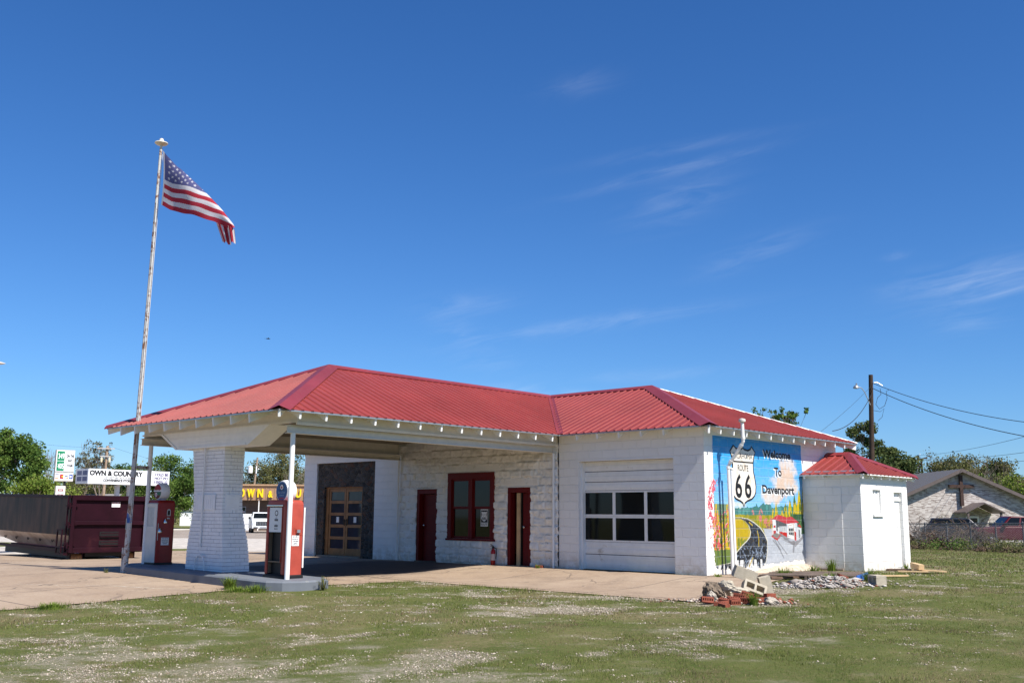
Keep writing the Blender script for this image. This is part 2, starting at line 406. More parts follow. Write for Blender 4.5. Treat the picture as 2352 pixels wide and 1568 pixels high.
DPATCH = [(-1.95, -8.1, .8, .25, 1.0), (2.7, -4.6, .7, .4, .7), (4.6, -1.2, .8, .5, .8), (3.8, -3.6, .8, .4, .9), (-3.3, -5.0, .7, .5, .8), (.9, 3.4, .8, 1.6, 1.0), (9.0, -7.3, .9, .5, .7), (5.4, -3.4, .8, .35, .7), (1.2, 5.0, 1.2, .5, .6)]
def patches(P, x, y, seed):
    s = 0
    for (cx, cy, rx, ry, w) in P:
        s = np.maximum(s, w*np.exp(-(((x-cx)*.731+(y-cy)*.682)/rx)**2 - ((-(x-cx)*.682+(y-cy)*.731)/(ry*1.6))**2))
    return s
def gmask(x, y):
    n = fbm(x*2.1, y*2.1, 5, 4)
    return np.clip((patches(GPATCH, x, y, 1)*1.25 + (n-.5)*2.3 + (fbm(x*7.5, y*7.5, 15, 2)-.5)*1.5 - .36)*1.7, 0, 1)
def dmask(x, y):
    n = fbm(x*.55, y*.55, 31, 4); n2 = fbm(x*2.5, y*2.5, 41, 3)
    return np.clip(np.maximum((n-.46)*3.0 + (n2-.5)*1.2, (patches(DPATCH, x, y, 2)*1.3+(n2-.5)*1.2-.35)*2), 0, 1)
def xe(y):
    """right edge of the concrete drive"""
    y = np.asarray(y, float)
    return np.interp(y, [-24, -16, -13.2, -8.5, -6.8, -5.6, -4.45], [-4.6, -4.85, -4.9, -4.75, -4.75, -4.65, -4.35]) + (vnoise(y*1.7, y*0, 3)-.5)*.16
def xr(y):
    return np.interp(np.asarray(y, float), [-4.45, -2.0, 0, 2.4], [3.15, 2.35, 1.7, .75]) + (vnoise(np.asarray(y)*2.3, np.asarray(y)*0, 9)-.5)*.2
def d_of(x, y): return (x-CAM.x)*FH[0] + (y-CAM.y)*FH[1]
def on_concrete(x, y):
    a = (y < -4.45) & (x < xe(y)); b = (y >= -4.45) & (y < 0) & (x < xr(y)+.0); c = (y >= 0) & (y < 2.4) & (x < xr(y)) & (x > 0)
    return (a | b | c) & (d_of(x, y) < 37)

def ground_mat():
    m, nt, N, L, b = new_mat('lawn_soil'); v = coords(nt)
    g = N.new('ShaderNodeAttribute'); g.attribute_name = 'gravel'; d = N.new('ShaderNodeAttribute'); d.attribute_name = 'dry'
    n1 = noise_node(nt, v, 1.1, 5, .6); n2 = noise_node(nt, v, 16, 7, .75); n3 = noise_node(nt, v, 85, 3, .7)
    green = mix_node(nt, rng_node(nt, n1, .3, .7), (.07, .10, .022), (.125, .145, .04))
    green = mix_node(nt, rng_node(nt, n2, .42, .72, 0, .8), green, (.17, .145, .065))
    soil = mix_node(nt, rng_node(nt, n2, .3, .7), (.20, .135, .085), (.31, .235, .15))
    dd = N.new('ShaderNodeMath'); dd.operation = 'MULTIPLY'; L.new(d.outputs['Fac'], dd.inputs[0]); L.new(rng_node(nt, n2, .3, .7, 0, .75), dd.inputs[1])
    col = mix_node(nt, dd.outputs[0], green, soil)
    grav = mix_node(nt, rng_node(nt, n3, .3, .7), (.22, .18, .135), (.42, .37, .31))
    gg = N.new('ShaderNodeMath'); gg.operation = 'MULTIPLY'; L.new(g.outputs['Fac'], gg.inputs[0]); L.new(rng_node(nt, n2, .3, .62, 0, .9), gg.inputs[1])
    col = mix_node(nt, gg.outputs[0], col, grav)
    L.new(col, b.inputs['Base Color']); b.inputs['Roughness'].default_value = .95; b.inputs['Specular IOR Level'].default_value = .1
    h = N.new('ShaderNodeMath'); h.operation = 'ADD'; L.new(n2, h.inputs[0]); L.new(n3, h.inputs[1])
    L.new(bump_node(nt, h.outputs[0], .8, .03), b.inputs['Normal'])
    return m
def build_ground():
    xs = lines(-7, 15, .15, -900, 700); ys = lines(-19.5, 8, .15, -700, 900)
    X, Y = np.meshgrid(xs, ys); Z = terr(X, Y) - .008 + (fbm(X*1.5, Y*1.5, 77, 3)-.5)*.03*np.exp(-np.maximum(0, d_of(X, Y)-30)/30)
    Z = np.minimum(Z, np.where(on_concrete(X, Y), terr(X, Y)-.02, 9))
    ny, nx = X.shape; V = np.stack([X, Y, Z], -1).reshape(-1, 3)
    i = np.arange(ny*nx).reshape(ny, nx); F = np.stack([i[:-1, :-1], i[:-1, 1:], i[1:, 1:], i[1:, :-1]], -1).reshape(-1, 4)
    o = np_obj('ground', V, F, ground_mat(), attrs={'gravel': gmask(X, Y), 'dry': dmask(X, Y)}, smooth=True); o['kind'] = 'structure'
build_ground()

def concrete_mat():
    m, nt, N, L, b = new_mat('tan_concrete'); v = coords(nt)
    n0 = noise_node(nt, v, .35, 3); n1 = noise_node(nt, v, 1.2, 6, .62, .5); n2 = noise_node(nt, v, 18, 6, .7); n3 = noise_node(nt, v, 90, 2)
    col = mix_node(nt, rng_node(nt, n0, .3, .7), (.275, .198, .138), (.345, .262, .19))
    col = mix_node(nt, rng_node(nt, n1, .48, .72, 0, .75), col, (.20, .145, .105))
    col = mix_node(nt, rng_node(nt, n2, .5, .8, 0, .45), col, (.56, .48, .39))
    col = mix_node(nt, rng_node(nt, n3, .62, .8, 0, .5), col, (.16, .13, .11))
    # dark patch painted into the concrete to deepen the canopy's shade
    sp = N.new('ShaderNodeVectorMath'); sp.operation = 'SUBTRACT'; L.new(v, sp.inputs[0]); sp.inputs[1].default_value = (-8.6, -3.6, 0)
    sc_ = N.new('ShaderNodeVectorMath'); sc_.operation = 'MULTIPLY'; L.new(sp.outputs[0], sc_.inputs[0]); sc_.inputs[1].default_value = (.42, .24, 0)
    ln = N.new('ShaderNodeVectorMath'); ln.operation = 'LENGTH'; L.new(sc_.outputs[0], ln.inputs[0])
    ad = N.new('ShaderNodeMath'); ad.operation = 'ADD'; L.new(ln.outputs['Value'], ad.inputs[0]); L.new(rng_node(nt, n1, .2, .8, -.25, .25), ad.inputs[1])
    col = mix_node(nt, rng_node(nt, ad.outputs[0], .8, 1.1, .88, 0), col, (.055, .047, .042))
    # saw-cut joints and a few wandering cracks
    t = N.new('ShaderNodeTexBrick'); t.offset = 0; L.new(v, t.inputs['Vector']); t.inputs['Scale'].default_value = 1; t.inputs['Brick Width'].default_value = 3.7; t.inputs['Row Height'].default_value = 4.1; t.inputs['Mortar Size'].default_value = .018
    col = mix_node(nt, t.outputs['Fac'], col, (.12, .09, .07))
    vo = N.new('ShaderNodeTexVoronoi'); vo.feature = 'DISTANCE_TO_EDGE'; vo.inputs['Scale'].default_value = .28
    vm = N.new('ShaderNodeVectorMath'); nn = N.new('ShaderNodeTexNoise'); nn.inputs['Scale'].default_value = 1.3; nn.inputs['Detail'].default_value = 5; L.new(v, nn.inputs[0]); L.new(v, vm.inputs[0]); L.new(nn.outputs['Color'], vm.inputs[1]); L.new(vm.outputs[0], vo.inputs['Vector'])
    col = mix_node(nt, rng_node(nt, vo.outputs['Distance'], .002, .006, .75, 0), col, (.12, .09, .07))
    L.new(col, b.inputs['Base Color']); b.inputs['Roughness'].default_value = .85; b.inputs['Specular IOR Level'].default_value = .25
    L.new(bump_node(nt, n2, .3, .01), b.inputs['Normal'])
    return m
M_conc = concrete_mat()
def strip_patch(rows, lo, hi, nx, dz, power=1.0):
    V = []; F = []
    t = np.linspace(0, 1, nx)**power
    for y in rows:
        a = float(lo(y)); b_ = float(hi(y)); x = b_ + (a-b_)*t
        V.append(np.stack([x, np.full(nx, y), terr(x, np.full(nx, y))+dz], -1))
    V = np.concatenate(V); n = len(rows)
    i = np.arange(n*nx).reshape(n, nx); F = np.stack([i[:-1, :-1], i[1:, :-1], i[1:, 1:], i[:-1, 1:]], -1).reshape(-1, 4)
    return V, F
def build_concrete():
    xl = lambda y: CAM.x + (37 - (y-CAM.y)*FH[1])/FH[0]
    parts = [strip_patch(np.arange(-30, -4.44, .15), xl, xe, 140, .0, 2.0), strip_patch(np.arange(-4.45, .01, .15), xl, xr, 140, .0, 2.0),
             strip_patch(np.arange(.0, 2.41, .15), lambda y: -.05, xr, 12, .0), strip_patch(np.arange(.0, 8.01, .4), xl, lambda y: -14.8, 30, .0)]
    V = []; F = []; b = 0
    for v, f in parts: V.append(v); F.append(f+b); b += len(v)
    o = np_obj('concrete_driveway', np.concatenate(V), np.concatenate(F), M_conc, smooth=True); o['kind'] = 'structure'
build_concrete()
def depth_sheet(name, d0, d1, a0, a1, m, dz, nd=10, na=24):
    V = []
    for d in np.linspace(d0, d1, nd):
        for a in np.linspace(a0, a1, na):
            x, y = bg(d, a*(d0+d1)/2/d); V.append((x, y, tz(x, y)+dz))
    i = np.arange(nd*na).reshape(nd, na); F = np.stack([i[:-1, :-1], i[:-1, 1:], i[1:, 1:], i[1:, :-1]], -1).reshape(-1, 4)
    o = np_obj(name, V, F, m, smooth=True); o['kind'] = 'structure'; return o
M_gravel = plain('pale_gravel', (.44, .40, .36), .95, var=.3, vs=3, bump=.6, bs=12, dirt=(.25, .22, .19), dirt_amt=.4, dirt_scale=.8, spec=.1)
M_road = plain('worn_asphalt', (.27, .225, .19), .9, var=.14, vs=.6, dirt=(.14, .13, .12), dirt_amt=.4, dirt_scale=.4, spec=.2)
M_walk = plain('pale_pavement', (.55, .52, .47), .9, var=.08)
M_line = plain('worn_white_line', (.66, .64, .6), .8, var=.2, vs=10, dirt=(.3, .25, .2), dirt_amt=.5, dirt_scale=8)
depth_sheet('gravel_lot', 36.5, 71, -1.3, -.05, M_gravel, .004)
depth_sheet('road', 71, 106, -1.6, -.02, M_road, .008)
depth_sheet('road_edge_line', 80, 80.25, -1.4, -.02, M_line, .014, 2)
depth_sheet('road_centre_line', 93, 93.3, -1.4, -.02, M_line, .014, 2)
depth_sheet('store_lot', 106, 135, -.304, .05, M_road, .004)
depth_sheet('pavement', 110, 119, -1.3, -.306, M_walk, .01, 4)
# thin old paint line on the concrete drive
mb = MB(); pts = [(-8.94, -11.05), (-8.05, -10.6), (-7.1, -9.95), (-6.05, -9.6), (-5.3, -9.2)]
pl = []
for k in range(len(pts)-1):
    for t in np.linspace(0, 1, 8, endpoint=False): pl.append((pts[k][0]*(1-t)+pts[k+1][0]*t, pts[k][1]*(1-t)+pts[k+1][1]*t))
for k in range(len(pl)-1):
    a, b_ = pl[k], pl[k+1]; w = .006 + .008*random.random()
    mb.poly([(a[0], a[1]-w, tz(*a)+.006), (b_[0], b_[1]-w, tz(*b_)+.006), (b_[0], b_[1]+w, tz(*b_)+.006), (a[0], a[1]+w, tz(*a)+.006)])
o = mb.build('painted_line', M_line); o['kind'] = 'structure'

# ------------------------------------------------------------------ grass and loose gravel (uncountable)
def scatter(n, d0, d1, a0=-.66, a1=.66):
    d = np.sqrt(RNG.uniform(d0*d0, d1*d1, n)); a = RNG.uniform(a0, a1, n)
    return CAM.x+FH[0]*d+RH[0]*a*d, CAM.y+FH[1]*d+RH[1]*a*d, d
def lawn_ok(x, y):
    inside = (x < .05) & (y > -.2) & (x > -16) & (y < 6.7)
    annex = (x < 1.6) & (y > 4.4) & (y < 7.5)
    island = (y > -8.45) & (y < -6.8) & (x < -3.2)
    return ~(on_concrete(x, y) | inside | annex | island) & ((x > -5.6) | (y > 9))
def build_grass():
    Vs = []; Cs = []
    for n, d0, d1, h0, h1, w in ((330000, 7.5, 14, .010, .034, .006), (260000, 14, 23, .013, .042, .010), (120000, 23, 50, .022, .06, .026)):
        a0 = -.66 if d1 < 30 else .05
        x, y, d = scatter(n, d0, d1, a0, .70)
        g = gmask(x, y); dr = dmask(x, y); edge = np.zeros(n)
        cl = fbm(x*6, y*6, 91, 2)
        keep = lawn_ok(x, y) & (RNG.random(n) > np.clip(g*.78 + dr*.5, 0, .94)) & (RNG.random(n) < np.clip((cl-.22)*2.6, .15, 1))
        x, y, g, dr, cl = x[keep], y[keep], g[keep], dr[keep], cl[keep]; m = len(x)
        # taller and greener along the concrete edge
        near = np.exp(-np.abs(x-xe(y))/.25)*(y < -4.4) + np.exp(-np.abs(y+4.6)/.18)*(x > -4.4)*(x < 1.5) + np.exp(-((x+.0)**2+(y-3.5)**2)/1.5)*.4
        near = np.clip(near, 0, 1)
        lush = np.clip((fbm(x*.8, y*.8, 61, 3)-.45)*3, 0, 1)
        hh = RNG.uniform(h0, h1, m)*(1+.9*near+.35*lush); ww = w*RNG.uniform(.6, 1.3, m)
        th = RNG.uniform(0, 2*np.pi, m); le = RNG.uniform(.1, .75, m)*hh; lt = RNG.uniform(0, 2*np.pi, m)
        z = terr(x, y)-.016
        B0 = np.stack([x-np.cos(th)*ww/2, y-np.sin(th)*ww/2, z], -1); B1 = np.stack([x+np.cos(th)*ww/2, y+np.sin(th)*ww/2, z], -1)
        T = np.stack([x+np.cos(lt)*le, y+np.sin(lt)*le, z+hh], -1)
        Vs.append(np.stack([B0, B1, T], 1).reshape(-1, 3))
        dryp = np.clip(.29 + dr*.45 + (fbm(x*1.3, y*1.3, 19, 3)-.5)*1.5 + (fbm(x*5, y*5, 23, 2)-.5)*1.0 - near*.5 - lush*.25, .03, .92)
        isdry = RNG.random(m) < dryp
        g1 = np.array([.105, .145, .030]); g2 = np.array([.205, .215, .060]); t = RNG.random((m, 1))
        c = g1*(1-t)+g2*t; dc = np.array([.34, .265, .15])*(.45+.7*RNG.random((m, 1))); dc = np.where(RNG.random((m, 1)) < .35, np.array([.20, .125, .075])*(.6+.6*RNG.random((m, 1))), dc)
        c = np.where(isdry[:, None], dc, c); Cs.append(np.repeat(c, 3, 0))
    V = np.concatenate(Vs); C = np.concatenate(Cs); F = np.arange(len(V)).reshape(-1, 3)
    o = np_obj('grass', V, F, attr_mat('grass_blades', .7, .35, .25), col=C)
    o['label'] = 'short patchy green and straw coloured lawn grass around the forecourt'; o['category'] = 'grass'; o['kind'] = 'stuff'
build_grass()
def rocks(x, y, z, s, flat=.6):
    """small angular stones as squashed, jittered octahedra"""
    n = len(x)
    base = np.array([[1, 0, 0], [0, 1, 0], [-1, 0, 0], [0, -1, 0], [0, 0, 1], [0, 0, -1]], float)
    J = base[None]*(1+RNG.uniform(-.35, .35, (n, 6, 1))) + RNG.uniform(-.25, .25, (n, 6, 3))
    th = RNG.uniform(0, 2*np.pi, n); c, s_ = np.cos(th)[:, None], np.sin(th)[:, None]
    ex = RNG.uniform(.7, 1.5, (n, 1))
    X = J[:, :, 0]*ex; Y = J[:, :, 1]; Z = J[:, :, 2]*flat
    P = np.stack([(X*c-Y*s_)*s[:, None]+x[:, None], (X*s_+Y*c)*s[:, None]+y[:, None], Z*s[:, None]+z[:, None]], -1)
    f = np.array([[0, 1, 4], [1, 2, 4], [2, 3, 4], [3, 0, 4], [1, 0, 5], [2, 1, 5], [3, 2, 5], [0, 3, 5]])
    return P.reshape(-1, 3), (f[None]+6*np.arange(n)[:, None, None]).reshape(-1, 3)
def build_gravel():
    x, y, d = scatter(900000, 7.5, 27)
    g = gmask(x, y); keep = lawn_ok(x, y) & ((RNG.random(len(x)) < g**.8*.5) | (RNG.random(len(x)) < .004*(y > -9)+.009*np.clip(fbm(x*.5, y*.5, 71, 3)-.42, 0, 1)*8))
    x, y, d = x[keep], y[keep], d[keep]
    s = np.clip(RNG.lognormal(math.log(.0052), .42, len(x)), .0028, .013)*(1+d/26)
    V, F = rocks(x, y, terr(x, y)-.012+s*.3, s)
    t = RNG.random((len(x), 1)); c = np.array([.20, .16, .115])*(1-t)+np.array([.46, .40, .33])*t
    o = np_obj('gravel', V, F, attr_mat('gravel_stone', .9, 0, .2), col=np.repeat(c, 6, 0))
    o['label'] = 'scattered pale gravel showing through the thin lawn'; o['category'] = 'gravel'; o['kind'] = 'stuff'
build_gravel()

# ------------------------------------------------------------------ the service station
ST = thing('gas_station', 'white block service station with red metal hip roof, canopy and painted mural', 'gas station')
GL, GR, GH = -3.59, -.82, 2.58
DR1, DR2, DL1, DL2, DH = -5.95, -5.15, -9.47, -8.64, 1.98
W1, W2, WT, WB = -8.18, -6.44, 2.40, .65
S1, S2, SH = -14.25, -11.38, 2.84
XL, D = -14.9, 6.52
RX0, RX1 = -10.19, -4.22       # rock-faced office section
OV, ZE, RZ = .42, 3.24, 4.74
CXR, CXL, CYF, CRY, CC = -3.83, -10.79, -8.57, -4.86, -7.31
RE, LE = -3.66, -11.2
WTOP = 3.37; WBOT = -.25
AY0, AY1, AX = 4.57, 7.39, 1.515

def wall_panel(mb, axis, pos, u0, u1, z0, z1, holes, depth, m=0, sign=1):
    """wall face in plane axis=pos with rectangular holes (u0,u1,z0,z1) and reveals going back by depth"""
    us = sorted({u0, u1} | {h[0] for h in holes} | {h[1] for h in holes}); zs = sorted({z0, z1} | {h[2] for h in holes} | {h[3] for h in holes})
    P = (lambda u, z, d=0: (u, pos+d, z)) if axis == 'y' else (lambda u, z, d=0: (pos-d, u, z))
    for a, b_ in zip(us, us[1:]):
        for c, d in zip(zs, zs[1:]):
            um, zm = (a+b_)/2, (c+d)/2
            if any(h[0] < um < h[1] and h[2] < zm < h[3] for h in holes): continue
            mb.poly([P(a, c), P(b_, c), P(b_, d), P(a, d)], m)
    for h in holes:
        a, b_, c, d = h[:4]; dp = h[4] if len(h) > 4 else depth
        mb.poly([P(a, c), P(a, c, dp), P(a, d, dp), P(a, d)], m); mb.poly([P(b_, c), P(b_, d), P(b_, d, dp), P(b_, c, dp)], m)
        mb.poly([P(a, d), P(a, d, dp), P(b_, d, dp), P(b_, d)], m)
        if c > z0+.3: mb.poly([P(a, c), P(b_, c), P(b_, c, dp), P(a, c, dp)], m)
mb = MB()
wall_panel(mb, 'y', 0, RX1, 0, WBOT, WTOP, [(GL, GR, WBOT, GH, .22)], .2)
wall_panel(mb, 'y', 0, XL, RX0, WBOT, WTOP, [(S1, S2, WBOT, SH, .07)], .2)
mb.poly([(0, 0, WBOT), (0, D, WBOT), (0, D, WTOP), (0, 0, WTOP)])
mb.poly([(0, D, WBOT), (XL, D, WBOT), (XL, D, WTOP), (0, D, WTOP)])
mb.poly([(XL, D, WBOT), (XL, 0, WBOT), (XL, 0, WTOP), (XL, D, WTOP)])
mb.build('wall', M_block, ST)
mb = MB(); mb.box(XL+.05, -.25, .25, D-.05, -.05, .0); mb.build('interior_floor', plain('dark_floor', (.05, .045, .04), .9), ST)

def rock_wall():
    """rock-faced concrete block in real relief"""
    st = .021; x = np.linspace(RX0, RX1, int((RX1-RX0)/st)+1); z = np.linspace(WBOT, 3.32, int((3.32-WBOT)/st)+1)
    X, Z = np.meshgrid(x, z)
    row = np.floor(Z/.203); u = (X/.406 + .5*(row % 2)) % 1.0; cid = np.floor(X/.406+.5*(row % 2)); v = (Z/.203) % 1.0
    uu = np.abs(u-.5)*2; vv = np.abs(v-.5)*2
    amp = .016 + .026*_hash(cid, row, 3)
    h = amp*(1-uu**9)*(1-vv**8)
    tilt = (_hash(cid, row, 8)-.5)*.05*(u-.5)*2 + (_hash(cid, row, 9)-.5)*.05*(v-.5)*2
    rg_ = np.abs(fbm(X*7+cid*3.7, Z*9+row*5.1, 4, 3)-.5)*2; chip = (.35-rg_)*.045*(1-uu**8)*(1-vv**8) + (fbm(X*22, Z*24, 6, 2)-.5)*.014*(1-uu**8)*(1-vv**8)
    h = np.maximum(h + tilt*(1-uu**8)*(1-vv**8) + chip, -.004)
    # plain smooth soldier lintel course above the right door and window
    lint = (((X > DR1-.25) & (X < DR2+.2) & (Z > DH) & (Z < DH+.2)) | ((X > W1-.15) & (X < W2+.15) & (Z > WT) & (Z < WT+.2)))
    h = np.where(lint, np.minimum(h, .016), h)
    hole = lambda a, b, c, d: (X > a) & (X < b) & (Z > c) & (Z < d)
    op = hole(DR1, DR2, WBOT-1, DH) | hole(DL1, DL2, WBOT-1, DH) | hole(W1, W2, WB, WT)
    for arr, vals, axis in ((X, (DR1, DR2, DL1, DL2, W1, W2), 1), (Z, (DH, WT, WB), 0)):
        for t in vals:
            k = np.argmin(np.abs(arr[0] - t)) if axis == 1 else np.argmin(np.abs(arr[:, 0]-t))
            if axis == 1: X[:, k] = t
            else: Z[k, :] = t
    V = np.stack([X, -h, Z], -1).reshape(-1, 3); ny, nx = X.shape; i = np.arange(ny*nx).reshape(ny, nx)
    xm = (X[:-1, :-1]+X[1:, 1:])/2; zm = (Z[:-1, :-1]+Z[1:, 1:])/2
    hm = lambda a, b, c, d: (xm > a) & (xm < b) & (zm > c) & (zm < d)
    o_ = hm(DR1, DR2, -9, DH) | hm(DL1, DL2, -9, DH) | hm(W1, W2, WB, WT)
    F = np.stack([i[:-1, :-1], i[:-1, 1:], i[1:, 1:], i[1:, :-1]], -1)[~o_]
    np_obj('rock_face_wall', V, F, M_rock, ST, smooth=False, uv=True)
    r = MB()
    for (a, b, c, d) in ((DR1, DR2, WBOT, DH), (DL1, DL2, WBOT, DH), (W1, W2, WB, WT)):
        r.box(a-.05, a+.0005, .001, .24, c, d); r.box(b-.0005, b+.05, .001, .24, c, d); r.box(a, b, .001, .24, d-.0005, d+.05)
        if c > 0: r.box(a, b, .001, .24, c-.05, c+.0005)
    r.build('opening_lining', M_white, ST)
rock_wall()

# office window: dark red timber frame, two sashes wide, each with upper and lower pane
def office_window():
    f = MB(); fy0, fy1 = -.045, .07
    f.box(W1-.02, W1+.13, fy0, fy1, WB+.002, WT); f.box(W2-.13, W2+.02, fy0, fy1, WB+.002, WT)
    f.box(W1+.13, W2-.13, fy0, fy1, WT-.17, WT); f.box(W1-.05, W2+.05, fy0-.03, fy1, WB-.055, WB)
    mid = (W1+W2)/2; f.box(mid-.07, mid+.07, fy0+.005, fy1, WB+.002, WT-.17)
    win = f.build('window', M_dred, ST, bevel=.004)
    s = MB()
    for a, b in ((W1+.13, mid-.07), (mid+.07, W2-.13)):
        zm = (WB+WT-.17)/2+.02
        for (z0, z1, y) in ((zm-.02, WT-.17, .0), (WB+.002, zm+.02, .03)):
            s.box(a, a+.05, y, y+.03, z0, z1); s.box(b-.05, b, y, y+.03, z0, z1); s.box(a+.05, b-.05, y, y+.03, z1-.05, z1); s.box(a+.05, b-.05, y, y+.03, z0, z0+.06)
            g = MB(); g.box(a+.05, b-.05, y+.012, y+.018, z0+.06, z1-.05); g.build('pane', M_glass, win)
    s.build('sash', M_dred, win)
    # paper sign behind the lower right pane
    t = MB(); x0, x1, z0, z1 = mid+.33, mid+.60, .98, 1.50; y = .034
    t.box(x0, x1, y, y+.006, z0, z1, 0)
    t.box(x0+.015, x1-.015, y-.003, y, z0+.10, z1-.10, 1)
    sh = shield_outline((x0+x1)/2, z0+.12, .21, .27)
    t.prism([(px, y-.007, pz) for px, pz in sh], (0, .003, 0), 0)
    put_text(t, 'HISTORIC', ((x0+x1)/2, y-.002, z1-.075), (1, 0, 0), (0, 0, 1), .05, .23, 1, .02)
    put_text(t, 'ROUTE', ((x0+x1)/2, y-.002, z0+.025), (1, 0, 0), (0, 0, 1), .055, .22, 1, .02)
    put_text(t, '66', ((x0+x1)/2, y-.009, z0+.17), (1, 0, 0), (0, 0, 1), .09, .14, 1, .02)
    put_text(t, 'ROUTE', ((x0+x1)/2, y-.009, z0+.285), (1, 0, 0), (0, 0, 1), .03, .13, 1)
    t.build('window_sign', [M_white, M_text], win)
def shield_outline(cx, z0, w, h, y_is=None):
    """highway shield outline in the (x, z) plane"""
    P = [(.0, 0), (.06, .05), (.22, .10), (.40, .20), (.49, .33), (.48, .48), (.42, .62), (.41, .76), (.45, .84), (.50, .93), (.37, 1.0), (.28, .955), (.17, .94), (.07, .965), (0, .985)]
    R = [(cx+p[0]*w, z0+p[1]*h) for p in P]; Lh = [(cx-p[0]*w, z0+p[1]*h) for p in P[1:-1]][::-1]
    return R + Lh
office_window()

def doors():
    for (a, b, kind) in ((DL1, DL2, 'shut'), (DR1, DR2, 'ajar')):
        f = MB(); f.box(a+.001, a+.10, -.02, .18, -.2, DH-.001); f.box(b-.07, b-.001, -.02, .18, -.2, DH-.001); f.box(a+.1, b-.07, -.02, .18, DH-.13, DH-.001)
        f.build('door_frame', M_dred, ST, bevel=.004)
        d = MB(); x0, x1 = (a+.14, b-.08) if kind == 'shut' else (a+.42, b-.075)
        y0 = .12
        d.box(x0, x1, y0, y0+.045, .0, DH-.14)
        for zz in (.15, .52, .89, 1.26, 1.56):
            d.box(x0+.06, x1-.06, y0-.008, y0, zz, zz+.28)
        door = d.build('door', M_dred, ST, bevel=.003)
        h = MB(); h.lathe([(.012, 0), (.012, -.03), (.028, -.035), (.03, -.06), (.015, -.07)], 12, (x0+.07, y0, .98), axis='y'); h.build('handle', M_chrome, door, smooth=True)
        if kind == 'ajar':
            p = MB(); p.box(a+.24, a+.355, .07, .11, .0, DH-.14); p.build('raw_stud', M_wood, ST)
            k = MB(); k.box(a+.1, x0, .2, .21, -.1, DH-.1); k.build('interior_dark_sheet', M_black, ST)  # black sheet added to paint in the darkness of the unlit interior
        s = MB(); s.box(a-.02, b+.02, -.06, .2, -.05, .012); s.build('threshold', M_conc, ST)
doors()

# right bay: panelled overhead door with two rows of three panes
def garage_door():
    y = .20; m = MB(); w = GR-GL
    secs = [(0, .36), (.36, .66), (.66, 1.265), (1.265, 1.87), (1.87, 2.08), (2.08, 2.33), (2.33, 2.58)]
    cols = 3; cw = w/cols
    for k, (z0, z1) in enumerate(secs):
        if k in (2, 3):
            st = .07
            m.box(GL, GR, y, y+.04, z0+.002, z0+st*.6); m.box(GL, GR, y, y+.04, z1-st*.6, z1-.002)
            for c in range(cols+1):
                x = GL+c*cw; m.box(max(GL, x-st*.6), min(GR, x+st*.6), y, y+.04, z0+st*.6, z1-st*.6)
        else:
            m.box(GL, GR, y, y+.04, z0+.009, z1-.006); m.box(GL, GR, y-.01, y, z0+.05, z0+.14); m.box(GL, GR, y-.006, y, z1-.10, z1-.05)
    m.box(GL, GR, y+.03, y+.045, 0, .66, 1); m.box(GL, GR, y+.03, y+.045, 1.87, GH, 1)
    gd = m.build('garage_door', [plain('garage_door_paint', (.78, .77, .745), .45, var=.05, bump=.1, dirt=(.36, .3, .23), dirt_amt=.36, dirt_scale=2.5), M_black], ST, bevel=.003)
    for k in (2, 3):
        z0, z1 = secs[k]
        for c in range(cols):
            g = MB(); g.box(GL+c*cw+.042, GL+(c+1)*cw-.042, y+.015, y+.022, z0+.042, z1-.042); g.build('pane', M_glass, gd)
    s = MB(); s.box(GL, GR, y-.012, y+.045, -.035, .004); s.build('rubber_seal', M_black, gd)
    for a, b in ((GL-.001, GL+.05), (GR-.05, GR+.001)):
        h = MB(); h.box(a, b, .10, .195, 0, GH-.001); h.build('door_jamb', M_white, ST)
garage_door()

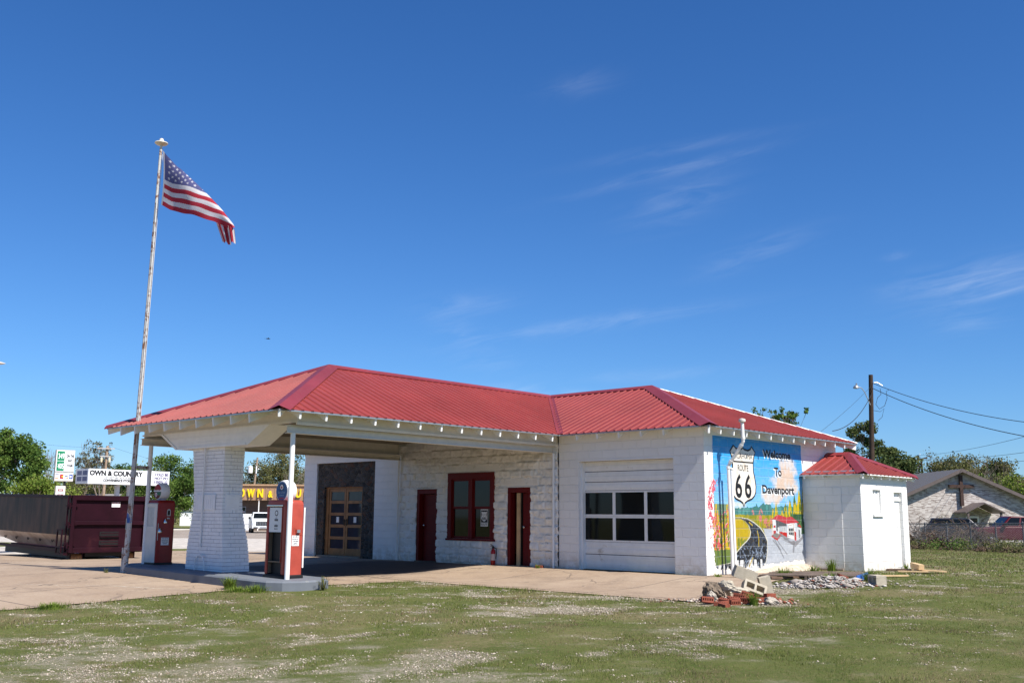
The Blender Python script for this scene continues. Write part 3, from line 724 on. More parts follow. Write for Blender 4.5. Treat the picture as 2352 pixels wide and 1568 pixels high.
# left bay: dark stone infill with a pair of five-pane timber doors
def stone_bay():
    M_stone = None
    m_, nt, N, L, b = new_mat('dark_field_stone'); uv = N.new('ShaderNodeUVMap'); uv.uv_map = 'UVMap'
    nn = N.new('ShaderNodeTexNoise'); nn.inputs['Scale'].default_value = 2.5; L.new(uv.outputs[0], nn.inputs['Vector'])
    vm = N.new('ShaderNodeVectorMath'); vm.operation = 'MULTIPLY_ADD'; L.new(nn.outputs['Color'], vm.inputs[0]); vm.inputs[1].default_value = (.16, .16, 0); L.new(uv.outputs[0], vm.inputs[2])
    mp = N.new('ShaderNodeMapping'); mp.inputs['Scale'].default_value = (1, 1.5, 1); L.new(vm.outputs[0], mp.inputs[0])
    v1 = N.new('ShaderNodeTexVoronoi'); v1.inputs['Scale'].default_value = 5.2; L.new(mp.outputs[0], v1.inputs['Vector'])
    v2 = N.new('ShaderNodeTexVoronoi'); v2.feature = 'DISTANCE_TO_EDGE'; v2.inputs['Scale'].default_value = 5.2; L.new(mp.outputs[0], v2.inputs['Vector'])
    sp = N.new('ShaderNodeSeparateColor'); L.new(v1.outputs['Color'], sp.inputs[0])
    col = mix_node(nt, sp.outputs[0], (.045, .039, .036), (.13, .112, .096)); col = mix_node(nt, rng_node(nt, sp.outputs[1], .8, .95), col, (.14, .075, .05))
    col = mix_node(nt, rng_node(nt, noise_node(nt, uv.outputs[0], 12, 5), .35, .7, 0, .5), col, (.04, .036, .033))
    col = mix_node(nt, rng_node(nt, v2.outputs['Distance'], .03, .06), (.085, .08, .072), col)
    L.new(col, b.inputs['Base Color']); b.inputs['Roughness'].default_value = .85; b.inputs['Specular IOR Level'].default_value = .15
    L.new(bump_node(nt, rng_node(nt, v2.outputs['Distance'], 0, .2), .9, .03), b.inputs['Normal'])
    dx0, dx1, dh = -13.90, -12.02, 2.10; y = .06
    mb = MB(); wall_panel(mb, 'y', y, S1, S2, WBOT, SH, [(dx0, dx1, WBOT, dh, .17)], .17)
    mb.build('stone_infill', m_, ST)
    M_oak = plain('varnished_oak', (.29, .135, .05), .45, var=.25, vs=5, bump=.1)
    fr = MB(); fr.box(dx0, dx0+.14, y+.08, y+.16, -.1, dh); fr.box(dx1-.05, dx1, y+.08, y+.16, -.1, dh); fr.box(dx0+.14, dx1-.05, y+.08, y+.16, dh-.05, dh); fr.build('door_frame', M_oak, ST)
    mid = (dx0+.14+dx1-.05)/2
    for k, (a, b2) in enumerate(((dx0+.145, mid-.008), (mid+.008, dx1-.055))):
        d = MB(); yy = y+.10; z0, z1 = .02, dh-.055
        st = .085; d.box(a, a+st, yy, yy+.045, z0, z1); d.box(b2-st, b2, yy, yy+.045, z0, z1)
        n = 5; bot = .22; H = z1-z0-bot-.09; ph = (H-(n-1)*.09)/n
        d.box(a+st, b2-st, yy, yy+.045, z0, z0+bot); d.box(a+st, b2-st, yy, yy+.045, z1-.09, z1)
        for j in range(1, n): d.box(a+st, b2-st, yy, yy+.045, z0+bot+j*ph+(j-1)*.09, z0+bot+j*(ph+.09))
        door = d.build('glazed_door', M_oak, ST, bevel=.004)
        for j in range(n):
            g = MB(); g.box(a+st, b2-st, yy+.02, yy+.026, z0+bot+j*(ph+.09), z0+bot+j*(ph+.09)+ph); g.build('pane', glass_mat('blue_grey_glass', (.03, .035, .045)) if (k+j) == 0 else bpy.data.materials['blue_grey_glass'], door)
        q = MB(); zc = z0+bot+2*(ph+.09)+.06; q.box((a+b2)/2-.06, (a+b2)/2+.07, yy+.016, yy+.019, zc, zc+.17); q.build('paper_notice', M_white, door)
        h = MB(); xx = b2-.05 if k == 0 else a+.05
        h.box(xx-.02, xx+.02, yy-.008, yy, .93, 1.13); h.tube((xx, yy-.045, .97), (xx, yy-.045, 1.1), .01); h.tube((xx, yy, .97), (xx, yy-.045, .97), .008); h.tube((xx, yy, 1.1), (xx, yy-.045, 1.1), .008); h.build('handle', M_black, door)
    s = MB(); s.box(dx0-.1, dx1+.1, -.10, .14, -.05, .03); s.build('threshold', M_conc, ST)
stone_bay()

# roof: ribbed steel sheets on a T-shaped hip roof
def slope(mb, poly, pitch=.2286, ribs=True, rw=.036, rh=.026):
    """poly[0]->poly[1] is the eave; ribs run straight up the slope"""
    P = [Vector(p) for p in poly]; e = (P[1]-P[0]); Lq = e.length; e.normalize()
    n = e.cross(P[2]-P[0]).normalized()
    if n.z < 0: n = -n
    up = n.cross(e)
    if up.z < 0: up = -up
    mb.poly([tuple(p) for p in P], 0)
    if not ribs: return
    q = [((p-P[0]).dot(e), (p-P[0]).dot(up)) for p in P]
    s0, s1 = min(a[0] for a in q), max(a[0] for a in q)
    k = math.floor(s0/pitch)*pitch + pitch*.35
    def tr(s):
        ts = []
        for (a, b) in zip(q, q[1:]+q[:1]):
            if abs(b[0]-a[0]) < 1e-6: continue
            u = (s-a[0])/(b[0]-a[0])
            if -1e-6 <= u <= 1+1e-6: ts.append(a[1]+u*(b[1]-a[1]))
        return (min(ts), max(ts)) if len(ts) > 1 else None
    while k < s1:
        A = tr(k)
        if A and A[1]-A[0] > .08:
            t0, t1 = A[0]-.012, A[1]-.03
            prof = [(-rw, 0), (-rw*.45, rh), (rw*.45, rh), (rw, 0)]
            vs = [tuple(P[0]+e*(k+a)+up*t+n*(h+.0006)) for t in (t0, t1) for a, h in prof]
            mb.add(vs, [(0, 1, 5, 4), (1, 2, 6, 5), (2, 3, 7, 6), (3, 2, 1, 0), (4, 5, 6, 7)], 0)
        k += pitch
def cap_strip(mb, A, B, n1, n2, w=.17, lift=.042, up=.02):
    A = Vector(A); B = Vector(B); d = (B-A).normalized(); n1 = Vector(n1).normalized(); n2 = Vector(n2).normalized()
    w1 = n1.cross(d); w2 = n2.cross(d)
    cen = (n1+n2).normalized()
    if w1.dot(n2) > 0: w1 = -w1          # points down its own slope
    if w2.dot(n1) > 0: w2 = -w2
    top = cen*(lift+up)
    r = [A+top, B+top, A+w1*w+n1*(lift-.010), B+w1*w+n1*(lift-.010), A+w2*w+n2*(lift-.010), B+w2*w+n2*(lift-.010), A+w1*w+n1*.006, B+w1*w+n1*.006, A+w2*w+n2*.006, B+w2*w+n2*.006]
    mb.add(r, [(0, 1, 3, 2), (1, 0, 4, 5), (2, 3, 7, 6), (5, 4, 8, 9)], 0)
def pn(poly):
    P = [Vector(p) for p in poly]; n = (P[1]-P[0]).cross(P[2]-P[0]).normalized(); return n if n.z > 0 else -n
SL = {
 'fr': [(CXR, -OV, ZE-.01), (OV, -OV, ZE), (RE, D/2, RZ), (CC, D/2, RZ)],
 'fl': [(XL-OV, -OV, ZE), (CXL, -OV, ZE-.01), (CC, D/2, RZ), (LE, D/2, RZ)],
 'hr': [(OV, -OV, ZE), (OV, D+OV, ZE), (RE, D/2, RZ)],
 'hl': [(XL-OV, D+OV, ZE), (XL-OV, -OV, ZE), (LE, D/2, RZ)],
 'bk': [(OV, D+OV, ZE), (XL-OV, D+OV, ZE), (LE, D/2, RZ), (RE, D/2, RZ)],
 'cr': [(CXR, CYF, ZE-.03), (CXR, -OV, ZE-.01), (CC, D/2, RZ), (CC, CRY, RZ)],
 'cl': [(CXL, -OV, ZE-.01), (CXL, CYF, ZE-.03), (CC, CRY, RZ), (CC, D/2, RZ)],
 'cf': [(CXL, CYF, ZE-.03), (CXR, CYF, ZE-.03), (CC, CRY, RZ)],
}
mb = MB()
for k, p in SL.items(): slope(mb, p)
roof = mb.build('roof', M_roof, ST)
NN = {k: pn(p) for k, p in SL.items()}
for nm, A, B, a, b in (('hip_cap', SL['cf'][1], SL['cf'][2], 'cf', 'cr'), ('hip_cap', SL['cf'][0], SL['cf'][2], 'cf', 'cl'), ('ridge_cap', (CC, CRY, RZ), (CC, D/2, RZ), 'cl', 'cr'),
                       ('ridge_cap', (CC, D/2, RZ), (RE, D/2, RZ), 'fr', 'bk'), ('ridge_cap', (LE, D/2, RZ), (CC, D/2, RZ), 'fl', 'bk'), ('hip_cap', SL['hr'][0], SL['hr'][2], 'fr', 'hr'), ('hip_cap', SL['hr'][1], SL['hr'][2], 'hr', 'bk'),
                       ('hip_cap', SL['hl'][1], SL['hl'][2], 'fl', 'hl')):
    c = MB(); cap_strip(c, A, B, NN[a], NN[b], (.06 if (a, b) == ('hr', 'bk') else .21) if nm == 'hip_cap' else .15, .03 if (a, b) == ('hr', 'bk') else .042, .004 if (a, b) == ('hr', 'bk') else .02); c.build(nm, M_white if (a, b) == ('hr', 'bk') else M_cap, roof)
c = MB()
for A, B in (((CXR, -OV, ZE-.01), (CC, D/2, RZ)),):
    A = Vector(A); B = Vector(B); d = (B-A).normalized()
    for nn in (NN['fr'], NN['cr']):
        w = nn.cross(d); w = w if w.z > 0 else -w
        c.add([A+nn*.012, B+nn*.012, B+w*.09+nn*.024, A+w*.09+nn*.024], [(0, 1, 2, 3)])
c.build('valley_flashing', M_cap, roof)
# painted deck under the sheets: the soffit one sees from below, and a thin drip edge
mb = MB()
for k, p in SL.items():
    mb.poly([(x, y, z-.035) for x, y, z in p], 0)
    a, b = Vector(p[0]), Vector(p[1])
    mb.add([a+Vector((0, 0, -.004)), b+Vector((0, 0, -.004)), b+Vector((0, 0, -.035)), a+Vector((0, 0, -.035))], [(0, 1, 2, 3)], 1)
mb.build('soffit', [M_white, M_galv], ST)

# rafter tails
def tail(A, din, sl, L, h=.14, w=.046, name='rafter_tail', cut=.0):
    """A: point on the eave line (underside of deck); din: horizontal unit vector to the wall"""
    A = Vector(A); d = Vector(din); s = Vector((-d.y, d.x, 0)); m = MB(); o = .03
    pts = [A+d*o+Vector((0, 0, o*sl)), A+d*L+Vector((0, 0, L*sl)), A+d*L+Vector((0, 0, L*sl-h*.95)), A+d*(o+.02)+Vector((0, 0, o*sl-h))]
    m.prism([p-s*w/2 for p in pts], s*w); return m.build(name, M_white, ST)
zs = .44
for k in range(13): tail((CXR, -8.05+k*.617, ZE-.058), (-1, 0, 0), .43, .40)
for k in range(9): tail((CXL+.62+k*.66, CYF, ZE-.066), (0, 1, 0), .41, .74, .18)
for k in range(7): tail((CXL, -7.6+k*1.2, ZE-.058), (1, 0, 0), .43, .40)
for x in (-3.35, -2.72, -2.08, -1.45, -.82): tail((x, -OV, ZE-.038), (0, 1, 0), .408, .42)
for x in (-11.5, -12.2, -12.9, -13.6, -14.3): tail((x, -OV, ZE-.038), (0, 1, 0), .408, .42)
for k in range(12): tail((OV, .12+k*.56, ZE-.038), (-1, 0, 0), .368, .42)
for (x, y, dx, dy) in ((CXR, CYF, -1, 1), (CXL, CYF, 1, 1), (OV, -OV, -1, 1), (OV, D+OV, -1, -1)):
    tail((x, y, ZE-.05), (dx*.7071, dy*.7071, 0), .3, .62)
# boarded frieze of the canopy, beams, ceiling
FX0, FX1, FY = -10.37, -4.25, -7.85
mb = MB(); mb.box(FX1-.03, FX1, FY, -.005, 2.985, 3.36); mb.box(FX0, FX0+.03, FY, -.005, 2.985, 3.36); mb.box(FX0+.03, FX1-.03, FY, FY+.03, 3.02, 3.44)
mb.build('frieze_board', M_cream, ST)
mb = MB(); mb.box(FX1, FX1+.03, FY-.03, -.04, 2.975, 3.03); mb.box(FX0-.03, FX1+.03, FY-.03, FY, 3.035, 3.065); mb.box(FX1+.002, FX1+.018, FY, -.05, 3.06, 3.075)
mb.build('frieze_moulding', M_cream, ST)
mb = MB(); mb.poly([(FX0+.03, FY+.03, 3.29), (FX0+.03, -.01, 3.29), (FX1-.03, -.01, 3.29), (FX1-.03, FY+.03, 3.29)])
for k in range(68):
    x = FX0+.05+k*.09
    if x < FX1-.1: mb.box(x, x+.012, FY+.03, -.01, 3.275, 3.289)
mb.build('canopy_ceiling', plain('aged_board_ceiling', (.30, .26, .21), .8, var=.25, vs=3, dirt=(.05, .045, .04), dirt_amt=.4), ST)
def ibeam(mb, x, y0, y1, z0, z1, w=.15, t=.012):
    mb.box(x-w/2, x+w/2, y0, y1, z1-t, z1); mb.box(x-w/2, x+w/2, y0, y1, z0, z0+t); mb.box(x-.008, x+.008, y0+.002, y1-.002, z0+t, z1-t)
for x in (-4.40, -10.21):
    b = MB(); ibeam(b, x, -7.98, -.045, 2.815, 2.972); b.build('steel_beam', M_cream, ST)
for x, px, py, z0 in ((-4.36, -4.36, -7.86, -.01), (-10.19, -10.19, -7.75, .08)):
    p = MB(); p.tube((px, py, z0), (px, py, 2.815), .049, n=20); p.tube((px, py, z0+.001), (px, py, z0+.02), .075, n=16); p.build('canopy_post', M_pipe, ST, smooth=True)
for x in (-4.33, -10.22):
    p = MB(); p.tube((x, -.085, -.03), (x, -.085, 2.81), .032, n=14); p.build('wall_pipe', M_pipe, ST, smooth=True)
# front brick pier: battered shaft of painted brick, timber-clad flared head
def pier():
    rng = random.Random(5); m = MB(); zb = -.02; h = .0775
    prof = [(-.05, -8.24, -6.73, -7.80, -7.15), (.45, -8.22, -6.77, -7.80, -7.18), (.70, -8.19, -6.80, -7.80, -7.2), (1.0, -8.14, -6.85, -7.79, -7.25), (1.35, -8.08, -6.90, -7.78, -7.30), (1.8, -8.09, -6.92, -7.78, -7.31), (2.7, -8.24, -6.92, -7.78, -7.29)]
    z = -.05; k = 0
    def at(zz):
        for a, b in zip(prof, prof[1:]):
            if zz <= b[0]:
                t = max(0, (zz-a[0])/(b[0]-a[0])); return [a[i]*(1-t)+b[i]*t for i in range(1, 5)]
        return prof[-1][1:]
    while z < 2.66:
        x0, x1, y0, y1 = at(z+h/2); j = .004
        # each course is a ring of bricks along the two sides that show plus a core
        m.box(x0+.013, x1-.013, y0+.013, y1-.013, z, z+h, 1)
        nb = 7; off = (k % 2)*.5
        us = [x0+(x1-x0)*min(1, max(0, (i+off)/6.0)) for i in range(-1, 7)] + [x1]
        us = sorted(set(round(u, 4) for u in us))
        for a, b in zip(us, us[1:]):
            if b-a < .02: continue
            o = rng.uniform(-.003, .004); m.box(a+.003, b-.003, y0-o, y0+.012, z+.004, z+h-.004)
        vs_ = [y0, y0+(y1-y0)*(.33+.17*(k % 2)), y0+(y1-y0)*(.83-.17*(k % 2)), y1]
        for a, b in zip(vs_, vs_[1:]):
            o = rng.uniform(-.003, .004); m.box(x1-.012, x1+o, a+.003, b-.003, z+.004, z+h-.004); m.box(x0-o, x0+.012, a+.003, b-.003, z+.004, z+h-.004)
        for a, b in zip(us, us[1:]):
            if b-a < .02: continue
            m.box(a+.003, b-.003, y1-.012, y1+.002, z+.004, z+h-.004)
        z += h; k += 1
    pr_ = m.build('brick_pier', [plain('white_brick_paint_smooth', (.76, .76, .77), .55, var=.06, vs=4, bump=.35, bs=28, dirt=(.4, .37, .34), dirt_amt=.26, dirt_scale=3), plain('painted_mortar', (.40, .40, .43), .8)], ST)
    c = MB(); c.tube((-7.62, -7.83, .55), (-7.62, -7.83, 3.05), .018, n=10); c.build('conduit', M_pipe, pr_, smooth=True)
    c = MB(); pts = []
    for t in np.linspace(0, math.pi, 15): pts.append((-7.56-.19*math.cos(t), -7.86, .06+.06+.27*math.sin(t)**.8))
    c.path([(-7.75, -7.86, .02)]+pts+[(-7.37, -7.86, .02)], .016, 8); c.build('hose_guard', M_pipe, pr_, smooth=True)
    for (a, b, z0, z1) in ((-7.98, -7.17, 1.34, 1.66),):
        c = MB(); c.box(a, b, -7.806, -7.79, z0, z1)
        for i in range(9): c.box(a+.04+i*.085, a+.05+i*.085, -7.811, -7.806, z0+.02, z1-.02)
        c.build('vent_panel', bpy.data.materials['white_brick_paint_smooth'], pr_)
    c = MB(); c.box(-6.915, -6.894, -7.72, -7.38, 1.34, 1.66); c.build('vent_panel', bpy.data.materials['white_brick_paint_smooth'], pr_)
    # flared head
    hd = MB(); y0, y1 = -7.88, -7.36
    out = [(-8.77, 2.66), (-5.90, 2.66), (-5.14, 3.035), (-9.50, 3.035)]
    hd.prism([(x, y0, z) for x, z in out], (0, y1-y0, 0))
    for zz in (2.78, 2.905):
        t = (zz-2.66)/.375; hd.box(-8.70-.73*t, -5.97+.76*t, y0-.008, y0, zz-.006, zz+.0)
    for s, (a, b) in enumerate((((-8.77, 2.66), (-9.50, 3.035)), ((-5.90, 2.66), (-5.14, 3.035)))):
        pass
    hd.build('pier_head', M_white, ST)
    tr = MB()
    for (a, b) in (((-8.79, 2.655), (-9.52, 3.03)), ((-5.88, 2.655), (-5.12, 3.03))):
        dx = .09 if a[0] < -7 else -.09
        tr.prism([(a[0], y0-.018, a[1]), (a[0]+dx, y0-.018, a[1]), (b[0]+dx*1.3, y0-.018, b[1]), (b[0], y0-.018, b[1])], (0, .018, 0))
    tr.box(-8.70, -5.97, y0-.018, y0, 2.655, 2.70)
    tr.build('head_trim', M_white, ST)
pier()

# ------------------------------------------------------------------ mural on the side wall (a painting: its colours are paint)
def poly_mask(Y, Z, pts):
    inside = np.zeros(Y.shape, bool); n = len(pts); j = n-1
    for i in range(n):
        yi, zi = pts[i]; yj, zj = pts[j]
        c = ((zi > Z) != (zj > Z)) & (Y < (yj-yi)*(Z-zi)/((zj-zi) if zj != zi else 1e-9)+yi)
        inside ^= c; j = i
    return inside
def mural():
    y = np.linspace(.08, 4.60, 420); z = np.linspace(.03, 3.08, 300); Y, Z = np.meshgrid(y, z)
    st = fbm(Y*14, Z*4, 3, 3); st2 = fbm(Y*5, Z*18, 7, 3); sp = fbm(Y*22, Z*22, 9, 2)
    C = np.zeros(Y.shape+(3,)); vis = np.zeros(Y.shape, bool)
    def put(mask, col, amt=1.0):
        a = (mask.astype(float) if mask.dtype == bool else np.clip(mask, 0, 1))[..., None]*amt
        C[:] = C*(1-a)+np.array(col)*a; return mask
    def band(n, lo, hi): return np.clip((n-lo)/(hi-lo), 0, 1)
    # sky
    t = np.clip((Z-1.4)/1.6, 0, 1)
    C[:] = np.array([.28, .50, .74])*(1-t[..., None]) + np.array([.05, .31, .68])*t[..., None]
    put(band(st2, .55, .75), (.30, .50, .70), .35)
    left = .42 + (fbm(Z*3, Z*0, 5, 3)-.5)*.3 + np.where(Z > 2.3, .04, 0)
    top = 3.06 - .24*fbm(Y*10, Y*0, 2, 3) - np.where(Y < .75, (.75-Y)*.12, 0)
    right = 4.56 + (st-.5)*.06
    vis |= (Y > left) & (Z < top) & (Y < right)
    # clouds
    cl = np.exp(-((Y-3.75)/.5)**2-((Z-2.42)/.32)**2)+np.exp(-((Y-3.6)/.75)**2-((Z-2.0)/.28)**2)*.9+np.exp(-((Y-2.95)/.6)**2-((Z-1.72)/.2)**2)*.8
    put(band(cl*1.1+(fbm(Y*4, Z*5, 12, 4)-.5)*1.1, .42, .75), (.66, .60, .56), .9)
    put(band(cl+(fbm(Y*6, Z*5, 14, 4)-.5)*1.5, .75, 1.0), (.62, .43, .30), .6)
    put(band(np.exp(-((Y-1.4)/.5)**2-((Z-1.5)/.15)**2)+(st2-.5), .5, .9), (.7, .66, .52), .7)
    # distant teal wood
    tl = 1.42+.16*fbm(Y*6, Y*0, 21, 3)+np.where(Y > 2.2, .05, 0)
    put((Z < tl+.06*(st-.5)) & (Y > 1.15), (.06, .16, .15)); put((Z < tl) & (st > .55) & (Y > 1.15), (.10, .26, .24), .8)
    # fields
    fl = 1.32+.05*(st-.5)
    put(Z < fl, (.25, .22, .035)); put((Z < fl) & (st > .52), (.36, .29, .05), .8); put((Z < fl) & (sp > .6), (.14, .19, .03), .7)
    # tall yellow-green trees at the right
    for (cy, w, z0, z1) in ((3.0, .14, .95, 1.48), (3.16, .13, 1.0, 1.62), (3.45, .16, 1.0, 1.45), (3.62, .17, 1.0, 1.62), (3.86, .2, .9, 1.72), (4.1, .22, .9, 1.85), (4.35, .24, .8, 1.95), (4.55, .2, .6, 2.05)):
        k = np.clip((z1-Z)/(z1-z0), 0, 1); mk = (np.abs(Y-cy) < w*k**.7*(1+.8*(st-.5))) & (Z < z1) & (Z > z0-.3)
        put(mk, (.06, .12, .03)); put(mk & (st > .40) & (Y < cy+.09), (.48, .36, .03)); put(mk & (st > .56) & (Y >= cy), (.16, .25, .05))
    put((Y > 4.0) & (Z < 1.35) & (Z > .8), (.03, .075, .035)); put((Y > 4.0) & (Z < 1.3) & (Z > .8) & (st > .5), (.07, .13, .05), .8)
    # flowers far
    for (cy, cz, r) in ((2.05, 1.38, .05), (2.4, 1.36, .09), (2.38, 1.22, .06), (2.65, 1.14, .1), (2.9, 1.18, .09), (2.75, 1.05, .12)):
        put(((Y-cy)**2+(Z-cz)**2 < (r*(.6+sp*.9))**2) & (sp > .42), (.50, .18, .17), .85)
    put((Y > 2.5) & (Y < 3.1) & (Z < 1.12) & (Z > .9) & (sp > .52), (.06, .08, .04), .8)
    # grey forecourt
    fc = [(2.5, 1.0), (2.9, .99), (3.0, .9), (4.6, .86), (4.6, .0), (2.2, .0), (2.66, .5), (2.66, .75)]
    put(poly_mask(Y, Z, fc), (.40, .42, .46)); put(poly_mask(Y, Z, fc) & (st2 > .56), (.47, .49, .53), .6)
    for (a, b, w) in (((3.0, .78), (3.45, .30), .02), ((2.95, .72), (3.3, .50), .018), ((3.3, .85), (3.95, .62), .03), ((4.0, .66), (3.95, .45), .04), ((3.1, .76), (3.62, .38), .016)):
        ab = np.array(b)-np.array(a); q = np.clip(((Y-a[0])*ab[0]+(Z-a[1])*ab[1])/(ab@ab), 0, 1)
        put(np.hypot(Y-a[0]-q*ab[0], Z-a[1]-q*ab[1]) < w*(.5+st), (.12, .12, .13), .65)
    put(poly_mask(Y, Z, [(3.1, .8), (3.35, .93), (4.0, .72), (4.45, .82), (4.5, .76), (4.05, .55), (3.95, .6)]) & (st2 > .36), (.17, .16, .17), .75)
    # left meadow and blossom
    put(poly_mask(Y, Z, [(1.2, 1.23), (1.5, 1.22), (1.75, 1.1), (1.9, .93), (1.86, .8), (1.5, .6), (1.2, .42), (.3, .2), (.3, 1.2)]), (.42, .31, .03))
    mg = np.clip((.95-Z)/.5, 0, 1)*band(st, .3, .6)
    put((Z < 1.0) & (Y < 1.8) & (mg > .3) & ~poly_mask(Y, Z, fc), (.10, .15, .035), .8)
    lm = (Y < 1.15) & (Z < 1.55) & (Z > .18)
    put(lm & (Y > .25), (.12, .17, .05), .85); put(lm & (Y > .25) & (st > .5) & (Z > .55), (.55, .38, .03), .85); put(lm & (Y > .3) & (st < .38) & (Z < .8), (.05, .1, .04), .8)
    vis |= (Z < 1.25+.3*(st-.5)) & (Z > .22+.14*(st-.5)) & (Y > .30+.16*(st2-.5)+.1*(sp-.5))
    rng = np.random.default_rng(3)
    for k in range(330):
        cz = rng.uniform(.55, 2.08); sway = .30+.16*np.sin(cz*3.1)+.05*(cz-.5); cy = sway+rng.normal(0, .13 if cz < 1.45 else .07)
        if cz < 1.45 and rng.random() < .4: cy = rng.uniform(.2, 1.2)
        if cz > 1.9 and cy > .62: continue
        L_ = rng.uniform(.02, .05); an = rng.uniform(-.9, .9)+1.3; dy, dz = np.cos(an), np.sin(an)
        u = (Y-cy)*dy+(Z-cz)*dz; v = -(Y-cy)*dz+(Z-cz)*dy; mk = (np.abs(u) < L_) & (np.abs(v) < .014)
        col = [(.55, .09, .13), (.62, .22, .26), (.48, .05, .07), (.66, .40, .40)][rng.integers(4)]
        put(mk, col); vis |= mk
    # road
    rd = [(1.2, 1.25), (1.47, 1.25), (1.79, 1.22), (2.06, 1.14), (2.34, 1.02), (2.54, .87), (2.66, .71), (2.66, .52), (2.6, .29), (2.49, .11), (2.44, .04), (1.2, .02), (.35, .05), (.35, .19), (1.0, .24), (1.24, .45), (1.54, .62), (1.75, .72), (1.89, .81), (1.93, .93), (1.85, 1.07), (1.69, 1.17), (1.47, 1.235), (1.2, 1.235)]
    wide = poly_mask(Y-.03, Z-.012, rd) | poly_mask(Y+.03, Z-.01, rd)
    put(wide, (.62, .60, .52)); rm = poly_mask(Y, Z, rd)
    put(rm, (.012, .013, .015)); put(rm & (sp > .56), (.05, .06, .085), .9); put(rm & (sp > .66) & (Z < .6), (.22, .26, .33), .8); put(rm & (sp < .3) & (Z > .5), (.07, .045, .02), .8)
    put(rm & (Z < .30) & (st > .56-(.3-Z)*.5), (.62, .62, .62)); 
    for (a, b) in (((1.86, 1.15), (2.0, 1.08)), ((2.22, .95), (2.28, .80)), ((2.28, .80), (2.27, .6)), ((1.98, .34), (1.78, .12))):
        ab = np.array(b)-np.array(a); q = np.clip(((Y-a[0])*ab[0]+(Z-a[1])*ab[1])/(ab@ab), 0, 1)
        put(np.hypot(Y-a[0]-q*ab[0], Z-a[1]-q*ab[1]) < .016, (.42, .31, .06))
    # ragged lower edge
    low = .12 + .10*fbm(Y*10, Y*0, 33, 3) + np.where(Y > 2.55, np.clip((Y-2.55)*.05, 0, .12), -.04)
    vis |= (Z > low) & (Y > .35) & (Y < right); vis &= (Z > low-.02)
    # the little painted station
    def P(pts, col, amt=1): put(poly_mask(Y, Z, pts), col, amt)
    P([(2.96, 1.22), (3.13, 1.2), (3.25, 1.1), (3.68, 1.12), (4.09, 1.16), (4.16, 1.14), (4.16, .71), (3.99, .72), (3.73, .77), (3.26, .94), (3.08, .80), (2.95, .82)], (.52, .55, .60))
    P([(3.12, 1.21), (3.64, 1.12), (3.66, 1.05), (3.3, 1.06), (3.2, .93), (3.13, .96)], (.08, .085, .09))
    P([(3.28, 1.05), (3.64, 1.06), (3.64, .84), (3.28, .93)], (.40, .42, .45)); P([(3.28, .93), (3.66, .90), (3.66, .78), (3.28, .90)], (.38, .035, .03))
    P([(2.99, 1.2), (3.11, 1.19), (3.11, .82), (2.99, .83)], (.68, .68, .68)); P([(2.99, .95), (3.11, .95), (3.11, .80), (2.99, .82)], (.38, .035, .03))
    P([(2.91, 1.02), (2.97, 1.02), (2.97, .83), (2.91, .84)], (.55, .48, .45)); P([(3.20, 1.03), (3.27, 1.03), (3.27, .83), (3.20, .82)], (.62, .60, .58))
    P([(3.0, 1.08), (3.09, 1.08), (3.09, 1.02), (3.0, 1.02)], (.42, .05, .05))
    P([(3.70, 1.10), (4.08, 1.14), (4.08, .72), (3.70, .78)], (.68, .69, .70)); P([(3.73, 1.07), (4.02, 1.11), (4.02, .73), (3.73, .78)], (.40, .20, .12)); P([(3.745, 1.06), (4.0, 1.095), (4.0, .735), (3.745, .785)], (.70, .71, .72))
    P([(3.755, 1.0), (3.99, 1.01), (3.99, .83), (3.755, .85)], (.03, .035, .04))
    for yy in (3.83, 3.91): P([(yy, 1.02), (yy+.013, 1.02), (yy+.013, .82), (yy, .83)], (.7, .7, .7))
    P([(3.75, .93), (4.0, .935), (4.0, .917), (3.75, .912)], (.7, .7, .7))
    P([(4.03, .93), (4.12, .91), (4.12, .70), (4.03, .72)], (.38, .035, .03)); P([(4.12, 1.16), (4.2, 1.12), (4.2, .74), (4.12, .71)], (.50, .53, .58))
    P([(4.2, 1.04), (4.40, 1.0), (4.39, .79), (4.2, .73)], (.55, .57, .60)); P([(4.25, .98), (4.33, .96), (4.33, .78), (4.25, .76)], (.16, .17, .18)); P([(4.2, 1.06), (4.31, 1.11), (4.43, 1.01)], (.40, .06, .06))
    for a in (3.42, 3.52): P([(a, 1.05), (a+.07, 1.05), (a+.07, .91), (a, .92)], (.68, .68, .68)); P([(a+.015, 1.035), (a+.055, 1.035), (a+.055, .93), (a+.015, .93)], (.05, .06, .07))
    P([(2.93, 1.225), (3.21, 1.335), (3.68, 1.27), (3.9, 1.295), (4.3, 1.14), (3.64, 1.115), (3.13, 1.205)], (.40, .06, .07)); P([(3.66, 1.26), (3.68, 1.26), (3.645, 1.12), (3.625, 1.12)], (.58, .25, .25)); P([(3.2, 1.33), (3.225, 1.33), (3.16, 1.21), (3.13, 1.21)], (.56, .22, .22))
    P([(2.88, .81), (3.16, .715), (3.34, .845), (3.3, .86), (3.16, .76), (2.9, .845)], (.40, .05, .05)); P([(2.9, .845), (3.16, .76), (3.3, .86), (3.1, .90)], (.20, .18, .17))
    # block joints read through the paint
    lum = C.mean(-1, keepdims=True); C[:] = np.clip(lum + 1.22*(C-lum), .004, .9)*.86
    C[:] *= (.90+.2*fbm(Y*26, Z*26, 55, 2))[..., None]
    ny, nx = Y.shape; i = np.arange(ny*nx).reshape(ny, nx); F = np.stack([i[:-1, :-1], i[:-1, 1:], i[1:, 1:], i[1:, :-1]], -1)
    # ragged brush edge: drop cells the brush never covered
    ok = vis[:-1, :-1] & vis[1:, 1:] & vis[1:, :-1] & vis[:-1, 1:]
